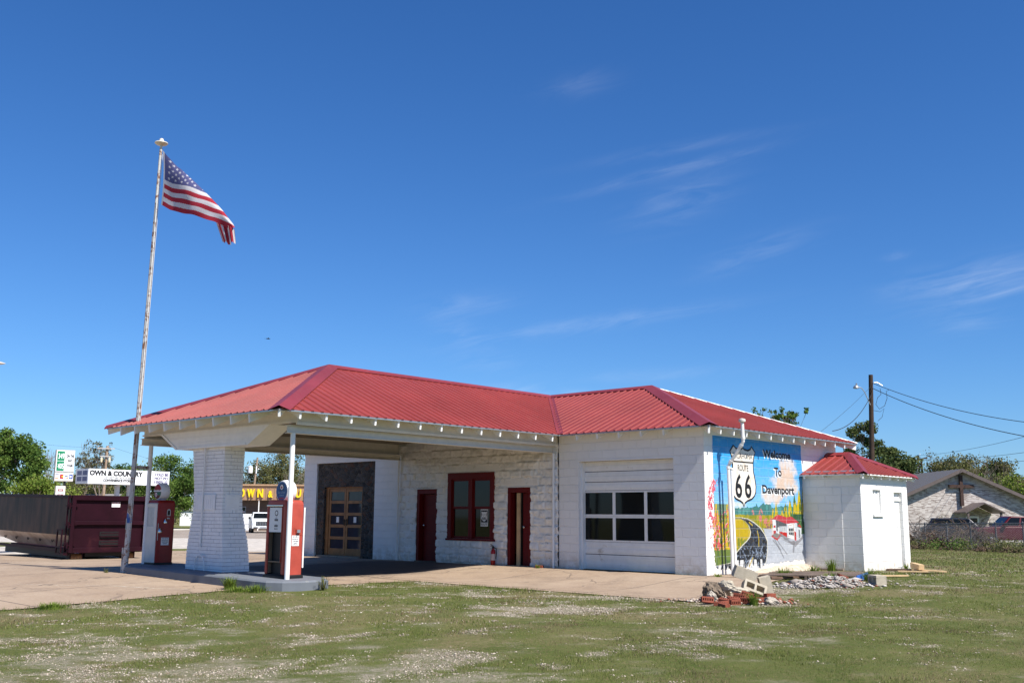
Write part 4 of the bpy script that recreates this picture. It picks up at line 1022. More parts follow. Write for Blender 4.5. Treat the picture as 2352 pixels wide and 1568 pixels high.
    o = np_obj('mural', np.stack([np.full(Y.shape, .004), Y, Z], -1).reshape(-1, 3), F[ok], None or mural_mat(), ST, col=C.reshape(-1, 3), uv=True)
    return o
def mural_mat():
    m = brick_mat('mural_paint', (1, 1, 1), (1, 1, 1), (1, 1, 1), .406, .203, .010, .5, .8, .010, noise=.012, var=0)
    nt = m.node_tree; b = nt.nodes['Principled BSDF']; a = nt.nodes.new('ShaderNodeAttribute'); a.attribute_name = 'Col'
    br = [n for n in nt.nodes if n.type == 'TEX_BRICK'][0]
    c = mix_node(nt, rng_node(nt, br.outputs['Fac'], .3, 1, 0, .14), a.outputs['Color'], (.62, .68, .74))
    nt.links.new(c, b.inputs['Base Color']); return m
MU = mural()
def mural_lettering():
    ex = (0, 1, 0); ey = (0, 0, 1)
    for s, yc, z, h, w in (('Welcome', 3.28, 2.695, .19, 1.36), ('To', 3.30, 2.265, .205, .36), ('Davenport', 3.30, 1.835, .195, 1.58)):
        W = MB(); K = MB()
        put_text(W, s, (.0075, yc-.035, z-.03), ex, ey, h, w, 0, .03); put_text(K, s, (.0105, yc, z), ex, ey, h, w, 0, .03)
        W.build('letter_highlight', plain('white_mural_paint', (.72, .74, .76), .5), MU); K.build('lettering', M_text, MU)
    
    SH_ = [(1.24, 2.92), (1.36, 2.86), (1.5, 2.84), (1.60, 2.855), (1.66, 2.89), (1.73, 2.85), (1.89, 2.83), (2.01, 2.87), (2.07, 2.93), (2.25, 2.79), (2.18, 2.66), (2.14, 2.52), (2.14, 2.34), (2.2, 2.16), (2.24, 1.98), (2.22, 1.84), (2.15, 1.74), (2.02, 1.665), (1.82, 1.62), (1.70, 1.57), (1.645, 1.48), (1.59, 1.57), (1.49, 1.61), (1.29, 1.66), (1.17, 1.745), (1.10, 1.86), (1.09, 2.0), (1.13, 2.17), (1.17, 2.34), (1.17, 2.52), (1.14, 2.64), (1.07, 2.77)]
    cy, cz = 1.655, 2.22
    def off(P, k):
        r = []
        for i, p in enumerate(P):
            a = Vector((P[i-1][0], P[i-1][1])); b = Vector(P[(i+1) % len(P)]); d = (b-a).normalized(); n = Vector((d.y, -d.x))
            if n.dot(Vector((p[0]-cy, p[1]-cz))) > 0: n = -n
            r.append((p[0]+n.x*k, p[1]+n.y*k))
        return r
    B = MB(); B.poly([(.0075, y, z) for y, z in SH_]); sb = B.build('shield_border', M_text, MU)
    m_, nt, N, L, b = new_mat('shield_paint'); v = coords(nt)
    c = mix_node(nt, rng_node(nt, noise_node(nt, v, 3.5, 6, .65, .6), .52, .72), (.72, .67, .60), (.52, .38, .27)); c = mix_node(nt, rng_node(nt, noise_node(nt, v, 9, 4, .6, 1), .72, .78), c, (.20, .11, .07))
    L.new(c, b.inputs['Base Color']); b.inputs['Roughness'].default_value = .5
    B = MB(); B.poly([(.0095, y, z) for y, z in off(SH_, .042)]); B.build('shield_face', m_, MU)
    T = MB(); put_text(T, 'OKLAHOMA', (.0115, 1.635, 2.61), ex, ey, .125, .90, 0, .0); T.box(.0095, .0113, 1.17, 2.14, 2.515, 2.55)
    put_text(T, 'ROUTE', (.0115, 1.65, 2.325), ex, ey, .14, .48, 0, .006); put_text(T, '66', (.0115, 1.64, 1.72), ex, ey, .525, .72, 0, .02, 0, 0, 1.3)
    T.build('shield_lettering', M_text, MU)
mural_lettering()

# ------------------------------------------------------------------ annex
def annex():
    ze = 2.325; ov = .18; az = 2.42
    wy0, wy1, wz0, wz1 = 5.26, 5.73, 1.36, 1.96; dy0, dy1, dz = 6.53, 7.05, 1.925
    mb = MB(); wall_panel(mb, 'x', AX, AY0, AY1, WBOT, az, [(wy0, wy1, wz0, wz1, .09), (dy0, dy1, .03, dz, .11)], .1)
    mb.poly([(0, AY0, WBOT), (AX, AY0, WBOT), (AX, AY0, az), (0, AY0, az)]); mb.poly([(AX, AY1, WBOT), (-.6, AY1, WBOT), (-.6, AY1, az), (AX, AY1, az)]); mb.poly([(-.6, AY1, WBOT), (-.6, D, WBOT), (-.6, D, az), (-.6, AY1, az)])
    mb.box(AX, AX+.05, wy0-.06, wy1+.06, wz0-.055, wz0-.002)
    aw = mb.build('annex_wall', M_block, ST)
    # blocked-up doorway on the shaded side
    b = MB(); b.box(.37, 1.02, AY0-.012, AY0-.001, .06, 2.0); b.build('blocked_doorway', M_block, ST)
    b = MB(); b.box(.36, 1.0, AY0-.05, AY0-.001, -.08, .035); b.build('door_step', M_conc, ST)
    w = MB(); w.box(AX-.085, AX-.07, wy0+.001, wy1-.001, wz0+.001, wz1-.001); w.box(AX-.07, AX-.05, wy0+.001, wy0+.06, wz0, wz1); w.box(AX-.07, AX-.05, wy1-.06, wy1-.001, wz0, wz1); w.box(AX-.07, AX-.05, (wy0+wy1)/2-.02, (wy0+wy1)/2+.02, wz0, wz1)
    w.build('boarded_window', M_white, ST)
    d = MB(); d.box(AX-.105, AX-.09, dy0+.001, dy1-.001, .03, dz-.001); d.box(AX-.09, AX-.05, dy0+.001, dy0+.07, .03, dz); d.box(AX-.09, AX-.05, dy0+.07, dy1, dz-.22, dz-.17); d.box(AX-.09, AX-.08, dy0+.1, dy1-.05, .1, .95); d.box(AX-.09, AX-.08, dy0+.1, dy1-.05, 1.05, 1.65)
    dr = d.build('annex_door', M_white, ST)
    h = MB(); h.lathe([(.02, 0), (.02, .02), (.03, .03), (.02, .055)], 10, (AX-.08, dy0+.14, 1.0), axis='x'); h.build('handle', M_white, dr, smooth=True)
    # hip roof
    e = AX+ov; f = AY0-ov; bk = AY1+ov; ym = (f+bk)/2; pz = 2.90; px = .62
    F = [(0, f, ze), (e, f, ze), (px, ym, pz), (0, ym, pz)]; S = [(e, f, ze), (e, bk, ze), (px, ym, pz)]; B = [(e, bk, ze), (-.6, bk, ze), (-.6, ym, pz), (px, ym, pz)]
    # front slope meets the wall of the main building
    m = MB(); slope(m, F); slope(m, S); slope(m, B)
    ar = m.build('annex_roof', M_roof, ST)
    for A_, B_, a, b2 in ((F[1], F[2], F, S), (S[1], S[2], S, B), ((0, ym, pz), (px, ym, pz), F, B)):
        c = MB(); cap_strip(c, A_, B_, pn(a), pn(b2), .15); c.build('hip_cap', M_cap, ar)
    mb = MB()
    for p in (F, S, B):
        mb.poly([(x, y, z-.03) for x, y, z in p]); a, b2 = Vector(p[0]), Vector(p[1]); mb.add([a+Vector((0, 0, -.004)), b2+Vector((0, 0, -.004)), b2+Vector((0, 0, -.03)), a+Vector((0, 0, -.03))], [(0, 1, 2, 3)])
    mb.build('annex_soffit', M_white, ST)
    for y in (5.0, 5.52, 6.04, 6.56, 7.08): tail((e, y, ze-.032), (-1, 0, 0), .38, ov, .085, .04)
    for x in (.12, .62): tail((x, f, ze-.032), (0, 1, 0), .38, ov, .085, .04)
    for (x, y, dx, dy) in ((e, f, -1, 1), (e, bk, -1, -1)): tail((x, y, ze-.04), (dx*.7071, dy*.7071, 0), .28, ov*1.41, .09, .04)
    # rough footing along the mural wall
    m = MB(); n = 40; ys = np.linspace(1.9, AY0, n)
    top = [.02+.10*min(1, (y-1.9)/1.2)+.02*random.random() for y in ys]; wd = [.18+.16*fbm(y*3, 0, 4)+.12*min(1, (y-1.9)/2) for y in ys]
    V = []
    for y, t, w_ in zip(ys, top, wd): V += [(.012, y, t), (.012+w_*.4, y, t*.75), (.012+w_, y+.03, tz(w_, y)-.03)]
    m.add(V, [(3*i, 3*i+3, 3*i+4, 3*i+1) for i in range(n-1)] + [(3*i+1, 3*i+4, 3*i+5, 3*i+2) for i in range(n-1)])
    m.build('rough_footing', plain('rough_mortar', (.45, .38, .30), .95, var=.3, vs=9, bump=.9, bs=22), ST)
annex()

# vent pipes before the mural
VX, VY = .26, .65
v = thing('vent_pipe', 'white steel vent pipe with two elbows rising past the eave before the mural', 'vent pipe', (VX, VY, 0))
def vent():
    p = MB(); pts = [(0, 0, -.03), (0, -.07, 2.36), (.02, -.07, 2.42), (.06, -.07, 2.47), (.35, -.055, 2.86), (.385, -.055, 2.92), (.39, -.057, 3.0), (.39, -.08, 3.36)]
    p.path(pts, .038, 16); p.build('pipe', M_pipe, v, smooth=True)
    for a, d in (((0, -.07, 2.36), (0, 0, 1)), ((.07, -.07, 2.485), (.6, .02, .8)), ((.33, -.055, 2.835), (.6, .02, .8)), ((.39, -.057, 3.0), (0, -.05, 1))):
        c = MB(); a = Vector(a); d = Vector(d).normalized(); c.tube(a-d*.03, a+d*.03, .047, n=16); c.build('coupling', M_pipe, v, smooth=True)
    c = MB(); c.lathe([(.04, -.02), (.075, 0), (.08, .03), (.07, .06), (.02, .075)], 16, (.39, -.08, 3.36)); c.build('vent_cap', plain('pale_weathered_metal', (.6, .57, .52), .6, var=.3), v, smooth=True)
vent()
v2 = thing('vent_pipe', 'straight white vent pipe standing beside the elbowed one at the mural', 'vent pipe', (VX, VY+.125, 0))
p = MB(); p.tube((0, 0, -.03), (0, -.07, 2.30), .034, n=16); p.build('pipe', M_pipe, v2, smooth=True)
c = MB(); c.lathe([(.034, 0), (.042, .01), (.042, .05), (.0, .065)], 14, (0, -.07, 2.30)); c.build('vent_cap', M_pipe, v2, smooth=True)

# ------------------------------------------------------------------ pump island and pumps
def island():
    out = [(-9.72, -8.4), (-7.5, -8.42), (-4.7, -8.45), (-4.25, -8.40), (-3.98, -8.22), (-3.84, -7.9), (-3.86, -7.5), (-4.0, -7.15), (-4.4, -6.92), (-10.0, -6.9), (-10.4, -7.05), (-10.62, -7.4), (-10.62, -7.85), (-10.3, -8.2)]
    zt = lambda x: .03 - .0135*(x+4.4)
    m = MB(); n = len(out); inn = []
    cx, cy = -7.0, -7.65
    for (x, y) in out: inn.append((x+(.03 if x < cx else -.03), y+(.03 if y < cy else -.03)))
    m.add([(x, y, zt(x)) for x, y in inn], [tuple(range(n))])
    m.add([(x, y, zt(x)) for x, y in inn]+[(x, y, zt(x)-.03) for x, y in out], [(n+i, n+(i+1) % n, (i+1) % n, i) for i in range(n)])
    m.add([(x, y, zt(x)-.03) for x, y in out]+[(x, y, -.32) for x, y in out], [(n+i, n+(i+1) % n, (i+1) % n, i) for i in range(n)])
    o = m.build('pump_island_kerb', plain('grey_painted_concrete', (.135, .148, .172), .7, var=.12, vs=3, bump=.3, dirt=(.27, .25, .22), dirt_amt=.36, dirt_scale=4), weld=True); o['kind'] = 'structure'
island()
M_fred = plain('faded_red_enamel', (.36, .06, .04), .4, var=.12, vs=5, dirt=(.22, .035, .02), dirt_amt=.4, dirt_scale=3)
M_red = plain('red_enamel', (.25, .016, .013), .35, var=.08, vs=5, dirt=(.12, .02, .012), dirt_amt=.3)
M_rustw = rust_mat('rusty_white_enamel', (.66, .65, .60), (.22, .10, .045), .30, 5)
M_glw = plain('milk_white_globe', (.74, .74, .76), .25, var=.03)
M_blue = plain('globe_blue', (.02, .08, .22), .4)
M_green = plain('globe_green', (.01, .13, .06), .4)
M_pale = plain('pale_lettering', (.32, .40, .52), .5)
M_starred = plain('star_red', (.30, .02, .03), .5)
def rrect(w, d, r, n=5):
    pts = []
    for cx, cy, a0 in ((w/2-r, d/2-r, 0), (-w/2+r, d/2-r, 90), (-w/2+r, -d/2+r, 180), (w/2-r, -d/2+r, 270)):
        for k in range(n): a = R_(a0+90*k/(n-1)); pts.append((cx+r*math.cos(a), cy+r*math.sin(a)))
    return pts
def loft(mb, rings, m=0):
    n = len(rings[0]); vs = [p for r in rings for p in r]
    fs = [(k*n+i, k*n+(i+1) % n, (k+1)*n+(i+1) % n, (k+1)*n+i) for k in range(len(rings)-1) for i in range(n)]
    fs += [tuple(range(n-1, -1, -1)), tuple(range((len(rings)-1)*n, len(rings)*n))]
    mb.add(vs, fs, m)
def shell(mb, w, d, r, cy, z0, z1, dome, m=0):
    R = [[(x, y+cy, z) for x, y in rrect(w, d, r)] for z in (z0, z1)]
    for k in range(1, 5):
        a = R_(90*k/4); s = 1-(1-math.cos(a))*.22; R.append([(x*s, y*s+cy, z1+dome*math.sin(a)) for x, y in rrect(w, d, r)])
    loft(mb, R, m)
def star_pts(cx, cz, r, y, rot=0):
    return [(cx+(r if k % 2 == 0 else r*.4)*math.sin(rot+k*math.pi/5), y, cz+(r if k % 2 == 0 else r*.4)*math.cos(rot+k*math.pi/5)) for k in range(10)]
def disc(mb, cx, cz, r, y, m=0, n=28, z0=-9, z1=9):
    P = [(cx+r*math.sin(2*math.pi*k/n), cz+r*math.cos(2*math.pi*k/n)) for k in range(n)]
    mb.poly([(x, y, min(max(z, z0), z1)) for x, z in P][::-1], m)
def globe(root, z, r, kind):
    g = MB(); t = .11
    g.lathe([(r*.80, -t), (r*.93, -t+.006), (r, -t*.55), (r*1.03, 0), (r, t*.55), (r*.93, t-.006), (r*.80, t)], 32, (0, 0, z), axis='y')
    g.lathe([(.11, -r-.085), (.13, -r-.05), (.10, -r-.02), (.09, -r+.02)], 20, (0, 0, z))
    gl = g.build('globe', M_glw, root, smooth=True)
    for s in (-1, 1):
        f = MB(); y = s*(t+.002); e = s*.0015
        flip = 1 if s < 0 else -1
        if kind == 'blue':
            disc(f, 0, z, r*.86, y, 0); disc(f, 0, z+.075, .062, y+e, 2); disc(f, 0, z+.075, .050, y+2*e, 1)
            f.poly(star_pts(0, z+.072, .046, y+3*e)[::1], 3)
            for k in range(8):
                a = k*math.pi/4; f.poly([(math.sin(a+d)*q, y+e, z+.075+math.cos(a+d)*q) for d, q in ((-.07, .06), (.07, .06), (.07, .088), (-.07, .088))], 2)
            put_text(f, 'Sky Chief', (0, y+e, z-.045), (flip, 0, 0), (0, 0, 1), .04, .24, 4); put_text(f, 'GASOLINE', (0, y+e, z-.095), (flip, 0, 0), (0, 0, 1), .025, .16, 4)
            f.box(-.07, .07, min(y, y+e), max(y, y+e), z-.150, z-.128, 3)
            mats = [M_blue, M_glw, M_text, M_starred, M_pale]
        else:
            disc(f, 0, z, r*.86, y, 1)
            disc(f, 0, z, r*.85, y+e, 3, z0=z+.045); disc(f, 0, z, r*.85, y+e, 4, z1=z-.012)
            f.box(-r*.1, r*.78, min(y, y+2*e), max(y, y+2*e), z-.085, z-.014, 0)
            put_text(f, 'Fire Chief', (0, y+2*e, z+.018), (flip, 0, 0), (0, 0, 1), .06, .27, 3, .012, 0, .2)
            disc(f, -.055*flip, z-.075, .05, y+3*e, 1); f.poly(star_pts(-.055*flip, z-.077, .042, y+4*e), 3)
            f.box(-r*.84, r*.84, min(y, y+2*e), max(y, y+2*e), z-.014, z-.006, 2)
            mats = [M_green, M_glw, M_text, M_starred, plain('globe_dark_red', (.12, .012, .012), .5)]
        f.build('globe_face', mats, gl)
def notice(parent, x, y0, z0, w, h, lines, normal=(1, 0, 0)):
    n = MB()
    if normal[0]: n.box(x, x+.004, y0, y0+w, z0, z0+h, 0); ex = (0, 1, 0); o = lambda u, z: (x+.0055, y0+u, z)
    k = len(lines); hh = h/(k+.6)
    for i, s in enumerate(lines): put_text(n, s, o(w/2, z0+h-hh*(i+1)+.004), ex, (0, 0, 1), hh*(.62 if i < k-1 else .72), w*(.82 if len(s) > 5 else .55), 1, .02)
    n.build('warning_notice', [M_white, plain('blue_black_lettering', (.02, .025, .06), .6)], parent)
def pump_open():
    t = thing('fuel_pump', 'faded red vintage fuel pump with gutted open front and round blue globe', 'fuel pump', (-4.83, -7.63, .03))
    w, d = .66, .43; yf = -d/2
    b = MB(); shell(b, w, d-.12, .05, .06, .07, 1.40, .10); body = b.build('body', M_fred, t, smooth=True)
    f = MB()
    f.box(-w/2, -w/2+.085, yf, yf+.12, .07, 1.42); f.box(w/2-.115, w/2, yf, yf+.12, .07, 1.42); f.build('front_frame', M_fred, t, bevel=.03, seg=3, smooth=True)
    f = MB(); shell(f, w, .13, .05, yf+.065, 1.38, 1.42, .08); f.build('head', M_fred, t, smooth=True)
    c = MB(); c.box(-w/2+.02, w/2-.09, yf-.018, yf, 1.375, 1.405); c.build('chrome_strip', M_chrome, t, bevel=.006)
    c = MB(); c.box(w/2-.125, w/2-.108, yf-.012, yf+.01, .30, 1.36); c.build('chrome_edge', M_fred, t, bevel=.003)
    k = MB(); x0, x1, y0, y1 = -w/2+.085, w/2-.115, yf+.02, yf+.119
    k.box(x0, x1, y1-.02, y1+.0, .07, .9); k.box(x0+.001, x0+.004, y0, y1-.021, .07, .9); k.box(x1-.004, x1-.001, y0, y1-.021, .07, .9); k.box(x0+.005, x1-.005, y0, y1-.021, .065, .075); k.build('open_cabinet', M_black, t)
    s = MB(); s.box(x0, x1, yf+.02, y1-.02, .30, .325); s.box(x0, x0+.012, yf+.03, y1-.02, .09, .88); s.box(x1-.02, x1-.002, yf+.03, y1-.02, .09, .6); s.build('inner_bracket', rust_mat('rusty_steel', (.10, .08, .06), (.19, .12, .07), .6, 14), t)
    dl = MB(); dl.box(x0+.005, x1-.005, yf+.012, yf+.035, .88, 1.355, 0); y = yf+.0105
    cx = (x0+x1)/2+.01
    disc(dl, cx, 1.245, .055, y, 1); disc(dl, cx, 1.245, .038, y-.001, 0)
    put_text(dl, 'SALE', (cx, y, 1.163), (1, 0, 0), (0, 0, 1), .012, None, 2)
    for zz, s in ((1.10, '0 0 0'), (.985, '0 0 0')):
        dl.box(cx-.055, cx+.055, y-.0015, y, zz-.005, zz+.032, 1); put_text(dl, s, (cx, y-.003, zz+.004), (1, 0, 0), (0, 0, 1), .02, .085, 0)
        put_text(dl, 'GALLONS' if zz < 1 else 'THIS SALE', (cx, y, zz+.042), (1, 0, 0), (0, 0, 1), .010, None, 1)
    for i in range(3): dl.box(cx-.05+i*.04, cx-.032+i*.04, y-.0015, y, .93, .955, 1)
    dl.build('dial_face', [M_white, M_text, M_starred], t)
    p = MB(); loft(p, [[(x, yy, z) for x, yy in rrect(w+q, d+q, .05)] for z, q in ((0, .06), (.045, .06), (.07, .01))]); p.build('plinth', M_black, t, smooth=True)
    globe(t, 1.675, .215, 'blue')
    x = w/2+.001
    notice(t, x, -.06, .62, .17, .20, ['FOR USE AS', 'MOTOR FUEL ONLY', 'CONTAINS', 'LEAD'])
    h = MB(); h.box(x, x+.006, -.02, .17, .82, .98); h.box(x+.006, x+.03, .02, .11, .86, .94); h.build('nozzle_holder', M_fred, t, bevel=.004)
    n = MB(); n.box(x+.03, x+.05, .03, .10, .87, .93); n.build('hook_plate', M_galv, t)
    e = MB(); e.box(w/2-.03, w/2-.01, d/2-.0, d/2+.03, .2, 1.36); e.build('rear_trim', M_white, t)
pump_open()
def pump_white():
    t = thing('fuel_pump', 'dark red vintage fuel pump with white rusted front panel and green and red globe', 'fuel pump', (-9.95, -7.53, .10))
    w, d = .52, .44; yf = -d/2
    b = MB(); shell(b, w, d, .03, 0, .05, 1.38, .08); b.build('body', M_red, t, smooth=True)
    f = MB(); y = yf-.012
    x0, x1 = -w/2+.012, w/2-.012; wz0, wz1 = .86, 1.30; wx0, wx1 = x0+.05, x1-.11
    f.box(x0, wx0, y, yf+.005, .05, 1.37); f.box(wx1, x1, y, yf+.005, .05, 1.37); f.box(wx0, wx1, y, yf+.005, .05, wz0); f.box(wx0, wx1, y, yf+.005, wz1, 1.37)
    f.build('front_panel', M_rustw, t, bevel=.004)
    g = MB(); g.box(wx0, wx1, yf-.004, yf+.002, wz0, wz1); g.build('dial_window', plain('dusty_dial_glass', (.42, .44, .45), .25, var=.15), t)
    for i in range(3):
        q = MB(); q.box(wx1-.07, wx1-.01, yf-.007, yf-.004, wz0+.12+i*.1, wz0+.16+i*.1); q.build('dial_counter', M_galv, t)
    c = MB(); c.box(x0-.015, x1+.01, yf-.02, yf+.01, 1.365, 1.385); c.build('chrome_strip', M_galv, t, bevel=.004)
    p = MB(); loft(p, [[(x, yy, z) for x, yy in rrect(w+q, d+q, .03)] for z, q in ((0, .02), (.05, .02))]); p.build('plinth', M_black, t)
    x = w/2+.001
    h = MB(); R0 = [(x, .055+.045*math.cos(a), 1.21+.045*math.sin(a)) for a in np.linspace(0, math.pi, 9)]+[(x, .01, 1.10), (x, .10, 1.10)]
    h.prism(R0, (.012, 0, 0)); h.build('sight_glass', M_galv, t)
    h = MB(); R1 = [(x+.012, .055+.028*math.cos(a), 1.20+.028*math.sin(a)) for a in np.linspace(0, math.pi, 9)]+[(x+.012, .027, 1.115), (x+.012, .083, 1.115)]
    h.prism(R1, (.003, 0, 0)); h.build('sight_window', M_black, t)
    h = MB(); h.box(x, x+.008, .02, .09, 1.03, 1.06); h.build('maker_plate', M_galv, t)
    for (yy, zz) in ((-.03, .93), (-.15, .72)):
        k = MB(); k.lathe([(.045, 0), (.05, .03), (.03, .085), (.008, .11)], 14, (x+.03, yy, zz)); k.box(x, x+.03, yy-.02, yy+.02, zz, zz+.05); k.build('nozzle_hook', M_chrome, t, smooth=True)
    r = MB(); r.tube((x+.015, -.19, .55), (x+.015, -.19, .93), .008, n=8); r.build('hose_rod', M_galv, t)
    notice(t, x, -.09, .44, .19, .17, ['FOR USE AS', 'MOTOR FUEL ONLY', 'CONTAINS', 'LEAD'])
    globe(t, 1.655, .195, 'chief')
pump_white()

# ------------------------------------------------------------------ flagpole and flag
FP = thing('flagpole', 'tall weathered steel flagpole with saucer finial clamped to a canopy post', 'flagpole', (-9.97, -8.3, tz(-9.97, -8.45)))
def flagpole():
    M_pole = rust_mat('weathered_pole', (.50, .50, .49), (.20, .085, .04), .47, 6)
    z0 = FP.location.z; L_ = lambda z: (.34*min(1, (z)/9.95)**.85, 0, z)
    m = MB(); zs = [0, .8, 1.8, 3.2, 4.6, 6.0, 7.4, 8.8, 9.9]
    m.path([L_(z) for z in zs], .05, 14, rads=[.062, .058, .055, .053, .05, .045, .041, .036, .033]); m.build('pole', M_pole, FP, smooth=True)
    f = MB(); f.lathe([(.02, 0), (.03, .03), (.03, .08), (.12, .10), (.155, .13), (.15, .15), (.06, .18), (.05, .21), (.045, .24), (.0, .265)], 24, L_(9.9)); f.build('finial', plain('finial_cream', (.62, .58, .5), .4, var=.15), FP, smooth=True)
    b = MB(); b.bar((.08, .01, 2.36), (-.19, .50, 2.36), .03, .075); b.build('clamp_arm', M_pole, FP)
    c = MB(); c.path([(L_(2.36)[0]+.062*math.cos(a), .062*math.sin(a), 2.36) for a in np.linspace(0, 2*math.pi, 13)], .012, 6); c.build('clamp_band', M_pole, FP)
    s = MB(); s.box(-.10, -.055, -.05, .05, -.1, .55); s.build('base_stake', M_pole, FP)
    r = MB(); pts = [(L_(z)[0]+.085+.02*math.sin(z*1.3), -.03, z) for z in np.linspace(.95, 8.6, 14)]; r.path(pts, .006, 5); pts = [(L_(z)[0]+.07, .02, z) for z in np.linspace(.95, 9.75, 14)]; r.path(pts, .006, 5)
    r.build('halyard', plain('white_rope', (.6, .6, .58), .8), FP)
    k = MB(); k.bar((.05, -.06, .95), (.05, -.06, 1.2), .02, .02); k.build('cleat', M_galv, FP)
    t = MB(); t.lathe([(.058, 0), (.061, .02), (.061, .2), (.058, .22)], 14, (L_(1.1)[0], 0, 1.1)); t.build('blue_tape', plain('blue_tape', (.03, .10, .32), .5), FP)
    # flag
    nu, nv = 190, 117; H = 1.36; FL = 3.2
    u = np.linspace(0, 1, nu); q = np.linspace(0, 1, nv); U, Q = np.meshgrid(u, q)
    bx = np.interp(u, [0, .12, .4, .75, .94, 1], [-9.44, -9.02, -8.21, -7.157, -6.52, -6.40]); bz = np.interp(u, [0, .12, .4, .75, .94, 1], [8.41, 8.21, 7.963, 7.62, 7.373, 7.30])
    vf = np.interp(u, [0, .04, .15, .35, .6, .8, .93, 1], [1.0, .93, .80, .64, .43, .25, .11, .05])   # the cloth above this height has folded away behind
    V_ = Q*vf[None]
    tx = np.interp(u, [0, .2, .6, 1], [-.07, .05, .12, .2])
    X = bx[None]+tx[None]*V_*H - .06*(1-(2*V_-1)**2)*-1.2*np.exp(-U*8); Z = bz[None]+np.sqrt(1-tx**2)[None]*V_*H
    rip = .045*np.sin(U*9+V_*5)*np.clip(U*3, 0, 1)+.03*np.sin(U*21-V_*9+1)*np.clip(U*2, 0, 1)
    Yf = -8.3 + .23*U + rip + .10*Q**6*np.clip(U*6, 0, 1)
    X = X - .93*(Yf+8.3)
    P = np.stack([X, Yf, Z], -1).reshape(-1, 3); i = np.arange(nu*nv).reshape(nv, nu)
    F = np.stack([i[:-1, :-1], i[:-1, 1:], i[1:, 1:], i[1:, :-1]], -1)
    uc = (U[:-1, :-1]+U[1:, 1:])/2; vc = (V_[:-1, :-1]+V_[1:, 1:])/2
    mi = np.where((np.floor(vc*13).astype(int) % 2) == 0, 0, 1)
    can = (uc < .56) & (vc > 6/13); mi = np.where(can, 2, mi)
    for row in range(9):
        for c in range(6 if row % 2 == 0 else 5):
            su = .03+.56*((2*c+1+(row % 2))/12.0)*.95; sv = 6/13+(7/13)*((row+1)/10)
            du = (uc-su)*FL*.62; dv = (vc-sv)*H; r = np.hypot(du, dv); a = np.arctan2(du, dv)
            mi = np.where(can & (r < .034*(.62+.38*np.cos(5*a))), 1, mi)
    mi = np.where(uc < .018, 1, mi)
    # the folded fly end hangs down behind
    na, nb = 60, 24
    A_, B_ = np.meshgrid(np.linspace(0, 1, na), np.linspace(0, 1, nb))
    tx0 = -7.16+.76*A_; xb = tx0*(1-B_)+(-6.86+.50*A_)*B_; zt_ = np.interp(tx0, [-7.16, -6.52, -6.40], [7.66, 7.42, 7.34]); zb_ = 7.14-.12*A_+.03*np.sin(A_*9)
    yb = -8.02 + .05*np.sin(A_*14) + .06*B_
    xb = xb - .93*(yb+8.3)
    Pt = np.stack([xb, yb, zt_*(1-B_)+zb_*B_], -1).reshape(-1, 3); j = np.arange(na*nb).reshape(nb, na)+len(P)
    Ft = np.stack([j[:-1, :-1], j[:-1, 1:], j[1:, 1:], j[1:, :-1]], -1)
    sc_ = np.floor(((A_[:-1, :-1]+A_[1:, 1:])/2)*6.0+.6).astype(int); mt = np.where(sc_ % 2 == 0, 1, 0)
    rag = ((B_[:-1, :-1] > .93) & (_hash(np.floor(A_[:-1, :-1]*26), A_[:-1, :-1]*0, 4) > .55)).reshape(-1)
    edge = (uc > .985) & (_hash(np.floor(vc*40), np.zeros_like(vc), 3) > .5)
    keep = ~edge.reshape(-1)
    def cloth(n, c):
        m, nt, N, L, b = new_mat(n); b.inputs['Base Color'].default_value = (*c, 1); b.inputs['Roughness'].default_value = .85; b.inputs['Specular IOR Level'].default_value = .15
        v_ = coords(nt); cc = mix_node(nt, rng_node(nt, noise_node(nt, v_, 3, 4), .3, .7), tuple(x*.9 for x in c), c); L.new(cc, b.inputs['Base Color'])
        t = N.new('ShaderNodeBsdfTranslucent'); L.new(cc, t.inputs['Color']); mx = N.new('ShaderNodeMixShader'); mx.inputs[0].default_value = .35
        L.new(b.outputs[0], mx.inputs[1]); L.new(t.outputs[0], mx.inputs[2]); L.new(mx.outputs[0], N['Material Output'].inputs['Surface']); return m
    P = np.concatenate([P, Pt]); FF = np.concatenate([F.reshape(-1, 4)[keep], Ft.reshape(-1, 4)[~rag]]); MI = np.concatenate([mi.reshape(-1)[keep], mt.reshape(-1)[~rag]])
    o = np_obj('flag', P, FF, [cloth('flag_red', (.42, .035, .055)), cloth('flag_white', (.66, .64, .66)), cloth('flag_blue', (.10, .105, .24))], None, midx=MI, smooth=True)
    tag(o, 'red white and blue striped flag with stars drooping from the pole top', 'flag')
flagpole()

